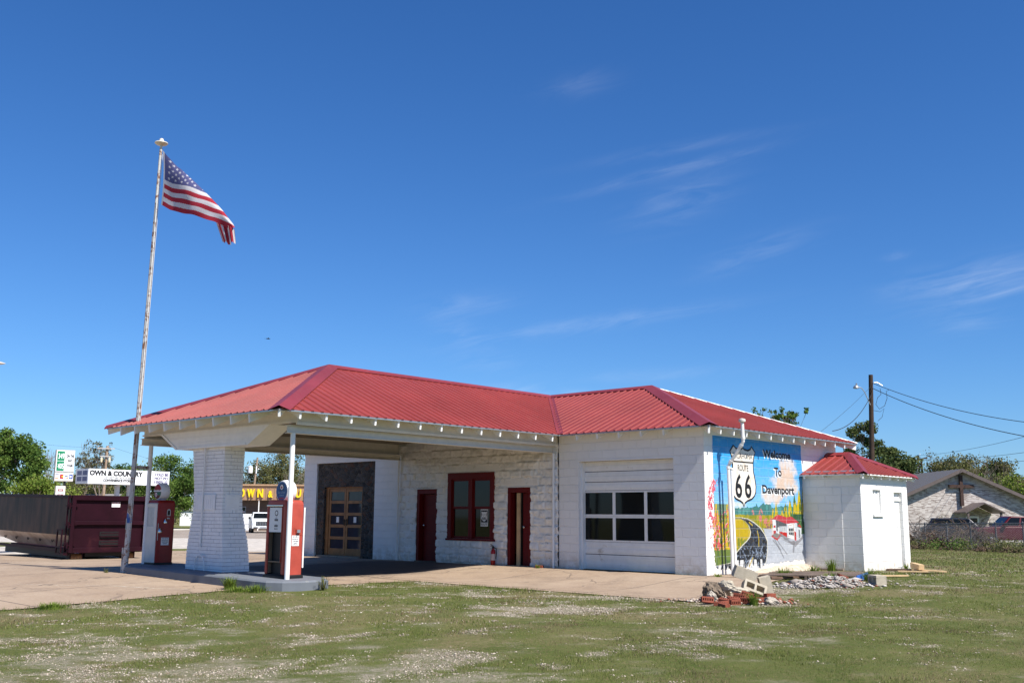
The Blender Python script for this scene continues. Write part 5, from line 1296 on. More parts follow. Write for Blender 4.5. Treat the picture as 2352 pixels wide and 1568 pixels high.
# ------------------------------------------------------------------ roll-off dumpster
def dumpster():
    t = thing('roll_off_dumpster', 'maroon roll-off dumpster parked on the concrete at the left', 'dumpster', (-19.42, -5.45, tz(-19.4, -5.4)-.0))
    t.rotation_euler = (0, R_(1.0), 0); t.scale = (1, 1, 1.07); t.location.z -= .10
    M_mar = plain('maroon_paint', (.017, .0028, .0072), .5, spec=.15, var=.2, vs=2, dirt=(.035, .008, .012), dirt_amt=.42, dirt_scale=1.2, bump=.1)
    m_, nt, N, L, b = new_mat('worn_steel_side'); v = coords(nt); mp = N.new('ShaderNodeMapping'); mp.inputs['Scale'].default_value = (2.2, 1, .55); L.new(v, mp.inputs[0])
    n1 = noise_node(nt, mp.outputs[0], 1.4, 5, .6); c = mix_node(nt, rng_node(nt, n1, .35, .68), (.012, .007, .006), (.085, .043, .027)); c = mix_node(nt, rng_node(nt, noise_node(nt, v, 7, 7, .7), .6, .8, 0, .6), c, (.09, .055, .04))
    L.new(c, b.inputs['Base Color']); b.inputs['Metallic'].default_value = .0; b.inputs['Roughness'].default_value = .5; b.inputs['Specular IOR Level'].default_value = .2
    m2, nt, N, L, b = new_mat('bare_scuffed_steel'); v = coords(nt); c = mix_node(nt, rng_node(nt, noise_node(nt, v, 2.2, 6, .65, .5), .35, .7), (.30, .235, .2), (.56, .50, .46))
    L.new(c, b.inputs['Base Color']); b.inputs['Metallic'].default_value = .4; b.inputs['Roughness'].default_value = .45
    Lg, W = 6.9, 2.5; zb, zt, zm = .33, 1.93, .78
    # side walls: upper sheet and kicked-in lower strip
    s = MB(); s.prism([(-.06, 0, zm), (-.06, 0, zt-.09), (-Lg, 0, zt-.09), (-Lg, 0, zm)], (0, .04, 0)); s.build('side_wall', m_, t)
    s = MB(); s.add([(-.06, .0, zm), (-Lg+.0, .0, zm), (-Lg+2.1, .34, zb+.08), (-.06, .34, zb+.08), (-.06, .05, zm), (-Lg, .05, zm), (-Lg+2.1, .39, zb+.08), (-.06, .39, zb+.08)], [(0, 1, 2, 3), (7, 6, 5, 4), (1, 5, 6, 2), (0, 3, 7, 4)]); s.build('lower_side', m2, t)
    s = MB(); s.box(-Lg, -.06, W-.04, W, zb, zt-.09); s.build('side_wall', m_, t)
    s = MB(); s.box(-Lg, -Lg+.04, .04, W-.04, .6, zt); s.build('end_wall', m_, t)
    s = MB(); s.box(-Lg+1.5, -.07, .4, W-.05, zb, zb+.05); s.build('floor_plate', M_mar, t)
    for y in (-.04, W-.07):
        r = MB(); r.box(-Lg, -.02, y, y+.11, zt-.09, zt); r.build('top_rail', M_mar, t, bevel=.01)
    r = MB(); r.box(-Lg+1.6, -.0, -.02, .09, zb-.03, zb+.05); r.build('bottom_rail', M_mar, t)
    for i in range(6):
        c = MB(); x = -1.5-i*.95; f = (zm-.60)/(zm-zb-.08); yy = .34*f-.012
        c.path([(x+.055*math.cos(a), yy-.0, .60+.055*math.sin(a)) for a in np.linspace(0, 2*math.pi, 17)], .012, 6); c.build('drain_ring', M_black, t)
    # tail gate facing the street
    g = MB(); g.box(-.06, -.02, .03, W-.03, zb, zt-.02); gate = g.build('tail_gate', M_mar, t)
    g = MB(); fr = .12
    g.box(-.02, .07, 0, fr, zb-.04, zt); g.box(-.02, .07, W-fr, W, zb-.04, zt); g.box(-.02, .07, fr, W-fr, zt-.14, zt); g.box(-.02, .07, fr, W-fr, zb-.04, zb+.10); g.box(-.02, .07, fr, W-fr, 1.08, 1.19)
    g.build('gate_frame', M_mar, gate, bevel=.008)
    for zz in (.52, .78):
        p = MB(); p.box(-.018, -.010, .98, 1.60, zz-.10, zz+.10); p.build('step_recess', M_black, gate)
        for k, d in ((0, .05), (.09, .10)):
            q = MB(); q.bar((d-.02, .98, zz-.04+k), (d-.02, 1.62, zz-.04+k), .03, .03); q.build('step_rung', M_mar, gate)
    n = MB(); n.box(-.017, -.012, 1.30, 1.58, 1.60, 1.75, 0); n.box(-.012, -.010, 1.31, 1.57, 1.70, 1.745, 1); put_text(n, 'DANGER', (-.008, 1.44, 1.708), (0, 1, 0), (0, 0, 1), .028, .2, 0)
    for i, s_ in enumerate(('DO NOT PLAY ON', 'OR AROUND')): put_text(n, s_, (-.010, 1.44, 1.665-.035*i), (0, 1, 0), (0, 0, 1), .018, .2, 2)
    n.build('warning_label', [M_white, M_starred, M_text], gate)
    for zz in (.50, 1.08, 1.62):
        h = MB(); h.tube((.03, -.05, zz-.09), (.03, -.05, zz+.09), .03, n=10); h.box(.0, .06, -.06, .2, zz-.02, zz+.02); h.box(-.3, .0, -.05, -.02, zz-.02, zz+.02); h.build('hinge', M_mar, t)
    f = MB(); f.box(-.62, -.58, -.12, -.08, .25, .95); f.box(-.30, -.26, -.12, -.08, .25, .95); f.box(-.58, -.30, -.12, -.08, .91, .95); f.box(-.58, -.30, -.12, -.08, .42, .46); f.box(-.62, -.02, -.12, .05, .22, .28); f.build('ladder_frame', M_mar, t)
    p = MB(); p.tube((-.12, -.05, .3), (-.12, -.05, 1.9), .028, n=10); p.build('latch_bar', M_mar, t)
    for y in (.35, W-.45):
        r = MB(); r.tube((-.25, y-.17, .13), (-.25, y+.17, .13), .13, n=18); r.build('roller', rust_mat('rusty_roller', (.30, .14, .05), (.16, .07, .03), .5, 12), t, smooth=True)
        r = MB(); r.box(-.36, -.14, y-.21, y-.175, .08, .33); r.box(-.36, -.14, y+.175, y+.21, .08, .33); r.build('roller_bracket', M_mar, t)
        r = MB(); r.box(-Lg+1.3, -.4, y-.05, y+.05, .10, .33); r.build('skid_rail', M_black, t)
    x = MB(); x.box(-.3, -.1, .6, W-.7, .16, .32); x.build('cross_member', M_black, t)
dumpster()

# ------------------------------------------------------------------ trees
def leaf_mat(name): return attr_mat(name, .75, .30, .2)
M_leaf = leaf_mat('foliage'); M_bark = plain('grey_brown_bark', (.13, .105, .085), .9, var=.3, vs=4, bump=.5, bs=20); M_twig = plain('pale_twigs', (.20, .16, .13), .9, var=.3)
def grow(mb, p, d, L, r, depth, tips, rng, spread=.6, up=.15, minr=.012):
    """limbs as tapered tubes; collects twig ends"""
    p = Vector(p); d = Vector(d).normalized(); n = 3; pts = [p]; q = p.copy(); dd = d.copy()
    for k in range(n):
        dd = (dd + Vector((rng.uniform(-1, 1), rng.uniform(-1, 1), rng.uniform(-.6, 1)))*.16 + Vector((0, 0, up*.2))).normalized(); q = q+dd*L/n; pts.append(q.copy())
    r1 = max(r*.62, minr); mb.path([tuple(x) for x in pts], r, 6 if r > .05 else 4, rads=[r+(r1-r)*k/n for k in range(n+1)])
    if depth == 0: tips.append(q); return
    if depth < 3: tips.append(pts[2])
    for k in range(rng.choice((2, 3, 3))):
        a = rng.uniform(0, 2*math.pi); s = dd.orthogonal().normalized(); s = Matrix.Rotation(a, 3, dd) @ s
        nd = (dd*(1-spread*.5) + s*spread*rng.uniform(.6, 1.2) + Vector((0, 0, up))).normalized()
        grow(mb, pts[rng.choice((2, 3, 3))] if k else q, nd, L*rng.uniform(.62, .85), r1*rng.uniform(.6, .9), depth-1, tips, rng, spread, up, minr)
def leaves_np(centres, radii, n, size, pal, seed, flat=.8):
    rg = np.random.default_rng(seed); C = np.asarray(centres, float); Rr = np.asarray(radii, float)
    k = rg.integers(0, len(C), n); g = rg.normal(0, .42, (n, 3)); ln = np.linalg.norm(g, axis=1, keepdims=True); g = g/np.maximum(ln, 1e-6)*np.minimum(ln, 1.0)
    P = C[k] + g*Rr[k][:, None]*np.array([1, 1, flat])
    a = rg.normal(0, 1, (n, 3)); a /= np.linalg.norm(a, axis=1, keepdims=True); b = rg.normal(0, 1, (n, 3)); b -= a*(a*b).sum(1, keepdims=True); b /= np.linalg.norm(b, axis=1, keepdims=True)
    s = size*rg.uniform(.55, 1.35, (n, 1)); w = s*rg.uniform(.45, .8, (n, 1))
    V = np.stack([P-a*s*.5, P+b*w*.5, P+a*s*.5, P-b*w*.5], 1).reshape(-1, 3)
    pal = np.asarray(pal, float); t = np.clip(rg.normal(.5, .28, (n, 1)) + (rg.random(len(C))[k][:, None]-.5)*.7, 0, 1)
    c = pal[0]*(1-t)+pal[1]*t; c = np.where(rg.random((n, 1)) < .12, pal[2], c)
    return V, np.arange(4*n).reshape(-1, 4), np.repeat(c, 4, 0)
GREEN = [(.038, .085, .015), (.115, .185, .032), (.18, .24, .06)]; OLIVE = [(.08, .09, .03), (.165, .165, .058), (.2, .165, .09)]; LIME = [(.09, .15, .02), (.20, .26, .04), (.25, .27, .07)]; DARK = [(.035, .06, .016), (.10, .13, .04), (.15, .165, .06)]; GREYG = [(.09, .10, .05), (.17, .17, .09), (.2, .17, .12)]
def tree(name, label, d, a, h, rad, pal, n=9000, size=.24, seed=1, base=.12, trunk=.16, bare=False, depth=4, clumps=38, cr=.36, group=None, cat='tree', spread=.6, up=.15, squash=1.0, topy=.5, twigr=.012):
    x, y = bg(d, a); z = tz(x, y); t = thing(name, label, cat, (x, y, z-.05), 0, group)
    rng = random.Random(seed); mb = MB(); tips = []
    hb = h*base
    mb.path([(0, 0, -.1), (.03*h*rng.uniform(-1, 1), .02*h, hb*.6), (.02*h, .0, hb+.05*h)], trunk, 8, rads=[trunk*1.25, trunk, trunk*.85])
    L0 = (h-hb)*(.34 if depth >= 4 else .42)
    for k in range(4 if not bare else 5):
        an = k*1.6+rng.uniform(-.4, .4); grow(mb, (.02*h, 0, hb+.02*h*k), (math.cos(an)*spread*squash, math.sin(an)*spread*squash, .9), L0*rng.uniform(.75, 1.1), trunk*.6, depth-1, tips, rng, spread, up, twigr)
    mz = max(p.z for p in tips); k_ = (h*.98)/mz; mr = sorted(math.hypot(p.x, p.y) for p in tips)[int(len(tips)*.9)]; kr = rad*.9/max(mr, .1)
    mb.v = [(vx*(kr if True else 1)*min(1, max(vz, 0)/hb if vz < hb else 1) if vz > hb*.5 else vx, vy*kr*min(1, vz/hb) if vz > hb*.5 else vy, vz*k_) for vx, vy, vz in mb.v]
    tips = [Vector((p.x*kr, p.y*kr, p.z*k_)) for p in tips]
    mb.build('trunk', M_bark if not bare else M_twig, t, smooth=True, uv=False)
    if n:
        cs = []; rr = []
        for i in range(clumps):
            if bare or rng.random() < .45:
                p = rng.choice(tips); cs.append(tuple(p))
            else:
                th = rng.uniform(0, 2*math.pi); f = rng.uniform(-.95, 1) ; rxy = math.sqrt(max(0, 1-f*f))*rad*rng.uniform(.55, 1.0); zc = hb+(h-hb)*(.5+.46*f); cs.append((rxy*math.cos(th), rxy*math.sin(th), zc))
            rr.append(rad*cr*rng.uniform(.6, 1.25))
        cs.append((0, 0, hb+(h-hb)*.55)); rr.append(rad*.7)
        V, F, C = leaves_np(cs, rr, n, size, pal, seed)
        V[:, 2] = np.maximum(V[:, 2], .05)
        np_obj('crown', V, F, M_leaf, t, col=C)
    return t
def PX(px): return (px-1176)/2368.0
tree('leafy_tree', 'big dark green tree at the left edge with a ragged leafy top', 92, PX(12), 9.2, 2.9, GREEN, 14000, .26, 3, .1, clumps=46, cr=.33)
tree('leafy_tree', 'lime green bushy tree spreading low behind the parked dumpster', 88, PX(82), 4.6, 2.4, LIME, 8000, .22, 4, .06)
tree('bare_tree', 'leafless grey tree between the big green tree and the price sign', 118, PX(92), 9.2, 3.4, GREYG, 0, .2, 5, .15, bare=True, depth=5, spread=.5, up=.3)
tree('sparse_tree', 'thin tree with sparse new leaves just right of the price sign', 106, PX(188), 9.3, 1.7, GREYG, 1100, .20, 6, .3, bare=True, depth=5, spread=.42, up=.35, clumps=90, cr=.22)
tree('sparse_tree', 'thin tree with sparse new leaves left of the white pole transformers', 106, PX(226), 9.1, 1.4, GREYG, 1000, .20, 7, .3, bare=True, depth=5, spread=.42, up=.35, clumps=90, cr=.22)
tree('leafy_tree', 'olive brown bushy tree low behind the price sign', 108, PX(160), 5.2, 4.2, OLIVE, 9000, .22, 8, .05)
tree('leafy_tree', 'olive tree behind the left end of the store fuel canopy', 112, PX(222), 5.8, 3.2, OLIVE, 8000, .22, 9, .05)
tree('leafy_tree', 'mid green round tree behind the middle of the store fuel canopy', 118, PX(288), 7.6, 2.6, GREEN, 9500, .24, 10, .08)
tree('leafy_tree', 'fresh green tree seen between flagpole and canopy post', 122, PX(338), 7.8, 3.2, LIME, 9500, .24, 11, .08)
tree('leafy_tree', 'dense green tree beside the brick pier, right of the white fuel pump', 120, PX(400), 8.2, 3.0, GREEN, 13000, .24, 12, .05, clumps=50)
tree('leafy_tree', 'dense green tree mostly hidden behind the brick pier', 124, PX(462), 7.8, 3.2, GREEN, 9000, .24, 13, .06)
tree('leafy_tree', 'tall olive tree with bare limbs behind the store roof, by the transformer pole', 140, PX(585), 8.8, 3.2, OLIVE, 7000, .24, 14, .1, clumps=34, cr=.34)
tree('leafy_tree', 'tall green topped tree behind the store roof and red pump', 146, PX(640), 10.4, 4.4, OLIVE, 16000, .25, 15, .08, clumps=60)
tree('bare_tree', 'half bare tree behind the store beside the white wall end', 138, PX(690), 8.6, 2.2, GREYG, 700, .2, 16, .2, bare=True, depth=5, spread=.4, up=.3, clumps=60, cr=.25)
tree('leafy_tree', 'green tree whose top shows above the red roof', 72, PX(1785), 9.5, 1.75, GREEN, 4200, .17, 17, .45, clumps=150, cr=.12, depth=5, bare=True, up=.5, spread=.5)
tree('leafy_tree', 'small leafy tree top peeping over the roof ridge', 72, PX(1724), 8.8, .7, GREEN, 900, .17, 18, .4, clumps=40, cr=.18)
tree('pine_tree', 'tall open evergreen with tufted branches behind the dark utility pole', 96, PX(1996), 11.2, 1.8, DARK, 5600, .24, 19, .3, clumps=30, cr=.34, spread=.5, depth=4)
tree('pine_tree', 'round dense dark evergreen right of the dark utility pole', 94, PX(2052), 8.6, 2.3, DARK, 13000, .24, 20, .15, clumps=46, cr=.38)
tree('leafy_tree', 'pale budding tree behind the grey church roof ridge', 112, PX(2152), 9.0, 2.6, GREYG, 1800, .2, 21, .2, bare=True, depth=5, clumps=70, cr=.3)
tree('leafy_tree', 'olive green tree behind the church gable peak', 108, PX(2196), 8.3, 3.2, OLIVE, 8500, .22, 22, .06)
tree('bare_tree', 'leafless spreading tree behind the right slope of the church roof', 100, PX(2268), 8.6, 2.8, GREYG, 0, .2, 23, .12, bare=True, depth=5, spread=.65, up=.2, trunk=.2)
tree('leafy_tree', 'low olive trees rising behind the church roof under the bare tree', 112, PX(2254), 7.6, 3.2, OLIVE, 7000, .22, 24, .05)
tree('leafy_tree', 'green tree at the right edge behind the church', 104, PX(2322), 7.5, 2.6, OLIVE, 12000, .22, 25, .03, clumps=54)
tree('leafy_tree', 'low green tree between the bare tree and the right edge tree behind the church', 110, PX(2292), 7.5, 2.6, GREEN, 10000, .22, 27, .03, clumps=50)
tree('leafy_tree', 'low olive tree directly behind the church peak and cross', 116, PX(2226), 8.4, 2.8, OLIVE, 10000, .22, 28, .03, clumps=50)
tree('leafy_tree', 'yellow green bush tree in the far right corner', 98, PX(2362), 6.2, 2.2, LIME, 5000, .22, 26, .05)
# the far wood line that reads as one mass
def far_wood():
    cs = []; rr = []; rg = random.Random(9)
    for k in range(190):
        a = rg.uniform(-.62, -.16) if k % 4 else rg.uniform(.33, .56); d = rg.uniform(165, 190); x, y = bg(d, a); cs.append((x, y, tz(x, y)+rg.uniform(.6, 4.2))); rr.append(rg.uniform(1.6, 3.2))
    V, F, C = leaves_np(cs, rr, 30000, .5, OLIVE, 5); o = np_obj('far_wood', V, F, M_leaf, col=C); o['label'] = 'far olive green wood closing the horizon'; o['category'] = 'wood'; o['kind'] = 'stuff'
far_wood()

# ------------------------------------------------------------------ across the road: signs, store, poles
# everything here is built in a frame whose x runs to the right and y away from the camera
ROTV = YAW
def far_thing(name, label, cat, d, a, group=None, rot=0.0, dz=0):
    x, y = bg(d, a); return thing(name, label, cat, (x, y, tz(x, y)+dz), ROTV+rot, group)
M_sign = plain('white_sign_face', (.78, .79, .80), .4, var=.03)
M_pgreen = plain('price_green', (.01, .20, .09), .45); M_beige = plain('beige_sign_side', (.5, .43, .38), .6)
def price_sign():
    t = far_thing('price_sign', 'fuel price sign with green price panels and small pizza board', 'price sign', 80, PX(141), rot=.6)
    t.scale = (.84, 1, 1)
    zt = 6.55; W = 1.62
    p = MB(); p.box(.05, .22, -.08, .08, -.1, 4.6); p.build('pole', M_black, t)
    p = MB(); p.box(-W/2, W/2, -.2, .2, zt-1.7, zt); cab = p.build('cabinet', M_beige, t)
    f = MB(); f.box(-W/2+.04, W/2-.03, -.215, -.2, zt-1.66, zt-.05, 0)
    for k, st in enumerate(('349', '405')):
        z0 = zt-.84-k*.78; f.box(-W/2+.10, -.08, -.225, -.215, z0, z0+.74, 1); put_text(f, st, (-.36, -.228, z0+.17), (1, 0, 0), (0, 0, 1), .40, .52, 0, .02); f.box(-W/2+.15, -W/2+.32, -.228, -.225, z0+.48, z0+.50, 0)
    for k, st in enumerate(('ON THE', 'WAY', 'TCGM')): put_text(f, st, (.42, -.218, zt-.56-k*.37), (1, 0, 0), (0, 0, 1), .2, (.64, .40, .50)[k], 2, .06)
    f.box(-.05, -.02, -.225, -.2, zt-1.66, zt-.05, 3)
    f.build('price_panel', [M_sign, M_pgreen, M_text, M_beige], cab)
    q = MB(); q.box(-W/2, W/2, -.2, .2, zt-2.42, zt-1.74, 1); q.box(-W/2+.03, W/2-.03, -.215, -.2, zt-2.38, zt-1.78, 0)
    for k, (c1, c2) in enumerate(((2, 3), (4, 5), (0, 3), (6, 4))):
        x = -.6+k*.4; z = zt-2.24; q.box(x-.15, x+.15, -.222, -.215, z, z+.36, c1)
        if k == 0: q.box(x-.15, x+.15, -.225, -.222, z+.07, z+.29, 0); q.box(x-.15, x+.15, -.228, -.225, z, z+.07, 3)
        elif k == 1: q.lathe([(.08, -.002), (.08, .002)], 14, (x-.05, -.227, z+.18), 4, 'y'); q.lathe([(.08, -.002), (.08, .002)], 14, (x+.06, -.231, z+.18), 5, 'y'); 
        elif k == 2: q.box(x-.13, x+.13, -.225, -.222, z+.16, z+.24, 2); q.prism([(x-.1, -.226, z), (x+.15, -.226, z), (x+.15, -.226, z+.15)], (0, .003, 0), 3)
        else: q.box(x-.1, x+.05, -.226, -.222, z+.1, z+.26, 0)
    q.build('card_panel', [M_sign, M_beige, plain('card_navy', (.04, .05, .14), .5), plain('card_orange', (.5, .26, .08), .5), plain('card_red', (.4, .03, .05), .5), plain('card_yellow', (.6, .4, .03), .5), plain('card_blue', (.03, .07, .3), .5)], t)
    q = MB(); q.box(-.62, .22, -.17, .17, zt-3.86, zt-2.78, 1); q.box(-.58, .19, -.185, -.17, zt-3.82, zt-2.82, 0)
    for k, st in enumerate(('HUNT', 'BROTHERS', 'PIZZA')):
        z = zt-3.20-k*.2; q.box(-.43 if k != 1 else -.5, .05 if k != 1 else .12, -.192, -.185, z, z+.18, 2 if k != 1 else 0); put_text(q, st, (-.19, -.195, z+.035), (1, 0, 0), (0, 0, 1), .11, (.32, .54, .34)[k], 0 if k != 1 else 3, .02)
    q.build('pizza_board', [M_sign, M_beige, plain('pizza_red', (.22, .025, .02), .5), M_pgreen], t)
price_sign()
def fuel_canopy():
    t = far_thing('store_canopy', 'white fuel canopy with store lettering on two grey columns', 'fuel canopy', 81.66, -.372, rot=.873)
    Wd = 6.95; zb, zt = 3.95, 5.1; dep = 1.9
    f = MB(); f.box(-Wd/2, Wd/2, 0, dep, zb+.02, zt-.04); can = f.build('canopy_box', M_sign, t)
    f = MB(); f.box(-Wd/2, Wd/2, -.03, 0, zb, zt, 0)
    put_text(f, 'OWN & COUNTRY', (-1.16, -.034, zb+.66), (1, 0, 0), (0, 0, 1), .38, 4.5, 1, .06)
    put_text(f, 'ON HISTORIC ROUTE 66', (-1.07, -.034, zb+.43), (1, 0, 0), (0, 0, 1), .14, 2.15, 1, .02); put_text(f, 'CONVENIENCE STORE', (-1.07, -.034, zb+.2), (1, 0, 0), (0, 0, 1), .19, 2.4, 1, .06)
    for k, st in enumerate(('COLD BE', 'HOT FO', '100% G')): put_text(f, st, (2.74, -.034, zb+.78-k*.3), (1, 0, 0), (0, 0, 1), .21, 1.2, 2, .05)
    f.box(1.70, 1.77, -.034, -.03, zb, zt, 3); f.lathe([(.13, -.002), (.13, .0)], 16, (1.3, -.033, zb+.25), 3, 'y'); f.lathe([(.10, -.002), (.10, .0)], 16, (1.3, -.0335, zb+.25), 0, 'y')
    f.build('fascia_banner', [M_sign, M_text, plain('purple_lettering', (.05, .03, .12), .5), plain('faint_grey', (.5, .5, .52), .5)], can)
    s = MB(); s.box(-Wd/2-.03, -Wd/2, 0, dep, zb, zt, 0)
    for k in range(2):
        for j in range(2): s.box(-Wd/2-.034, -Wd/2-.03, .12+k*.85, .85+k*.85, zb+.2+j*.45, zb+.55+j*.45, 1)
    s.build('side_banner', [plain('shaded_banner', (.5, .52, .58), .5), plain('blue_print', (.06, .08, .18), .5)], can)
    for x in (-.5, .55):
        c = MB(); c.box(x-.14, x+.14, .8, 1.1, -.1, zb+.02); c.build('column', plain('grey_column', (.5, .5, .52), .5), t)
    for x, y in ((-2.2, .8), (-1.0, .8), (1.3, .9), (-2.0, 1.4), (1.6, 1.4), (2.4, 1.2)):
        l = MB(); l.box(x-.22, x+.22, y-.2, y+.2, zb-.05, zb+.02); l.build('canopy_light', M_black, t)
    for x in (-.1, 1.25):
        p = MB(); p.box(x-.3, x+.3, .75, 1.15, 0, 1.7); p.build('dispenser', plain('dark_dispenser', (.05, .05, .055), .4), t)
fuel_canopy()
def store():
    d = 112; t = far_thing('convenience_store', 'brown convenience store with yellow raised letters on a ribbed fascia', 'store', d, PX(626))
    s = d/2332.0; z0 = lambda py: 1.246+(1181.3-py)*s - t.location.z
    X0, X1 = (552-626)*s, (800-626)*s
    zf0, zf1 = z0(1150), z0(1118)
    M_tan = plain('tan_metal_fascia', (.34, .21, .13), .5, var=.05); M_wall = brick_mat('brown_store_brick', (.13, .09, .07), (.09, .065, .055), (.12, .1, .085), .4, .1, .01)
    b = MB(); b.box(X0, X1, 0, 9, -.1, zf1-.1); b.build('wall', M_wall, t)
    f = MB(); f.box(X0-.2, X1+.2, -1.6, -1.5, zf0, zf1)
    x = X0
    while x < X1: f.box(x, x+.05, -1.64, -1.6, zf0, zf1); x += .46
    f.build('fascia', M_tan, t)
    c = MB(); c.box(X0-.3, X1+.3, -1.75, -1.4, zf1, z0(1114.5)); c.build('fascia_cap', plain('tan_cap', (.42, .27, .16), .5), t)
    r = MB(); r.poly([(X0-.2, -1.5, zf0+.02), (X1, -1.5, zf0+.02), (X1, 0, zf0+.02), (X0-.2, 0, zf0+.02)]); r.poly([(X0-.2, -1.5, zf1-.02), (X1, -1.5, zf1-.02), (X1, 9, zf1-.02), (X0-.2, 9, zf1-.02)]); r.build('porch_roof', M_tan, t)
    yel = plain('yellow_letter', (.92, .66, .02), .4, var=.03)
    lh = (1142.8-1125.2)*s
    for ch, px, w in (('T', 545, 13), ('O', 566, 13), ('W', 586.5, 17), ('N', 607.3, 12.5), ('&', 630, 10), ('C', 653, 12.5), ('O', 673.5, 13), ('U', 692.5, 12), ('N', 713, 12.5), ('T', 733, 12), ('R', 753, 12), ('Y', 773, 12)):
        l = MB(); h = lh*(.8 if ch == '&' else 1); put_text(l, ch, ((px-626)*s, -1.72, z0(1142.8)), (1, 0, 0), (0, 0, 1), h, w*s, 0, .035, .08); l.build('sign_letter', yel, t)
    for px in (604, 700):
        p = MB(); p.tube(((px-626)*s, -1.5, -.1), ((px-626)*s, -1.5, zf0), .06, n=8); p.build('porch_post', M_white, t)
    for a, b2 in ((556, 568), (617, 640), (676, 690)):
        w = MB(); w.box((a-626)*s, (b2-626)*s, -.06, -.02, 0.6, z0(1164)); g = w.build('window', M_galv, t); w = MB(); w.box((a-625)*s, (b2-627)*s, -.08, -.06, .7, z0(1165.2)); w.build('pane', M_glass, g)
    w = MB(); w.box((559-626)*s, (566-626)*s, -.10, -.08, z0(1178), z0(1173.5), 0); put_text(w, 'ICE', ((562.5-626)*s, -.105, z0(1177)), (1, 0, 0), (0, 0, 1), .12, .25, 1); w.build('window_sign', [M_galv, M_starred], t)
    i = far_thing('ice_chest', 'white ice chest standing by the store wall left of the white pickup', 'ice chest', 108, PX(561))
    b = MB(); b.box(-.9, .9, 0, .8, 0.05, 1.75); b.build('body', M_sign, i, bevel=.03)
    for k in range(2):
        q = MB(); q.box(-.85+k*.88, -.02+k*.88, -.03, 0, .7, 1.7); q.build('door', M_sign, i, bevel=.01)
store()

# ------------------------------------------------------------------ vehicles
def vehicle(name, label, cat, d, a, heading, kind, paint, dz=0):
    """x forward, y left, wheels on z=0"""
    x, y = bg(d, a); t = thing(name, label, cat, (x, y, tz(x, y)+dz), heading)
    L2, W2 = (2.85, 1.0) if kind == 'pickup' else (2.4, .93)
    H = 1.9 if kind == 'pickup' else 1.75; hood = 1.18 if kind == 'pickup' else 1.08
    low = MB(); prof = [(L2-.05, .42), (L2, .62), (L2-.03, hood-.16), (L2-.18, hood-.03), (1.25, hood+.06), (-L2, hood+.06), (-L2, .5), (-L2+.1, .38)]
    low.prism([(px, -W2, pz) for px, pz in prof], (0, 2*W2, 0)); low.build('body', paint, t, bevel=.06, seg=3, smooth=True)
    cb = (1.30, .62, -.75, -1.15) if kind == 'pickup' else (1.15, .5, -1.7, -2.2)
    def ring(z, f, b, w): return [(f, -w, z), (f, w, z), (b, w, z), (b, -w, z)]
    r0, r1 = ring(hood+.05, cb[0], cb[3], W2-.06), ring(H, cb[1], cb[2], W2-.2)
    c = MB(); c.add(r0+r1, [(0, 1, 5, 4), (1, 2, 6, 5), (2, 3, 7, 6), (3, 0, 4, 7), (4, 5, 6, 7)]); cab = c.build('cab', paint, t, bevel=.05, seg=3, smooth=True)
    def lerp(p, q, k): return Vector(p)*(1-k)+Vector(q)*k
    def pane(i, j, k0=.14, k1=.86, inset=.06, split=None):
        a0, b0, a1, b1 = r0[i], r0[j], r1[i], r1[j]; n = (Vector(b0)-Vector(a0)).cross(Vector(a1)-Vector(a0)).normalized()
        segs = [(inset, 1-inset)] if not split else [(inset, split-.03), (split+.03, 1-inset)]
        for u0, u1 in segs:
            P = [lerp(lerp(a0, b0, u), lerp(a1, b1, u), k) + n*.012 for u, k in ((u0, k0), (u1, k0), (u1, k1), (u0, k1))]
            g = MB(); g.poly(P); g.poly([p-n*.006 for p in P][::-1]); g.build('window', M_glass, t)
    pane(0, 1); pane(1, 2, split=.46); pane(2, 3); pane(3, 0, split=.54)
    g = MB()
    g.box(L2-.02, L2+.015, -.62, .62, .66, hood-.12, 0)
    for k in range(4): g.box(L2+.015, L2+.03, -.58, .58, .70+k*.085, .725+k*.085, 1)
    for k in range(5): g.box(L2+.015, L2+.032, -.5+k*.24, -.47+k*.24, .68, hood-.14, 1)
    g.build('grille', [M_black, M_chrome], t)
    for s in (-1, 1):
        h = MB(); h.box(L2-.07, L2+.02, s*.80-.14, s*.80+.14, .72, .94); h.build('headlight', plain('headlamp_lens', (.55, .57, .6), .1, var=.05), t, bevel=.02)
        m = MB(); m.box(1.0, 1.2, s*(W2+.13)-.10, s*(W2+.13)+.10, hood+.08, hood+.30); m.build('side_mirror', M_black, t, bevel=.03)
        for wx in (L2-.95, -L2+1.15):
            w = MB(); w.lathe([(.2, -.12), (.36, -.12), (.39, -.06), (.39, .06), (.36, .12), (.2, .12)], 24, (wx, s*(W2-.12), .39), 0, 'y'); wh = w.build('wheel', plain('tyre_rubber', (.018, .018, .018), .85), t, smooth=True)
            w = MB(); w.lathe([(.02, -.125), (.22, -.125), (.24, -.11), (.24, .11), (.22, .125), (.02, .125)], 16, (wx, s*(W2-.12), .39), 0, 'y'); w.build('rim', M_galv, wh, smooth=True)
    b = MB(); b.box(L2-.1, L2+.12, -W2+.03, W2-.03, .42, .62); b.build('bumper', M_chrome if kind != 'pickup' else paint, t, bevel=.04, smooth=True)
    p = MB(); p.box(L2+.12, L2+.13, -.3, .3, .46, .58); p.build('plate', M_galv, t)
    f = MB(); f.box(L2-.04, L2+.125, -W2+.15, -.45, .44, .56); f.build('lower_intake', M_black, t); f = MB(); f.box(L2-.04, L2+.125, .45, W2-.15, .44, .56); f.build('lower_intake', M_black, t)
    return t
M_wcar = plain('white_car_paint', (.72, .73, .75), .25, var=.03)
vehicle('pickup_truck', 'white pickup truck parked nose-on before the brown store', 'pickup truck', 98, PX(603), YAW-math.pi/2+.30, 'pickup', M_wcar)
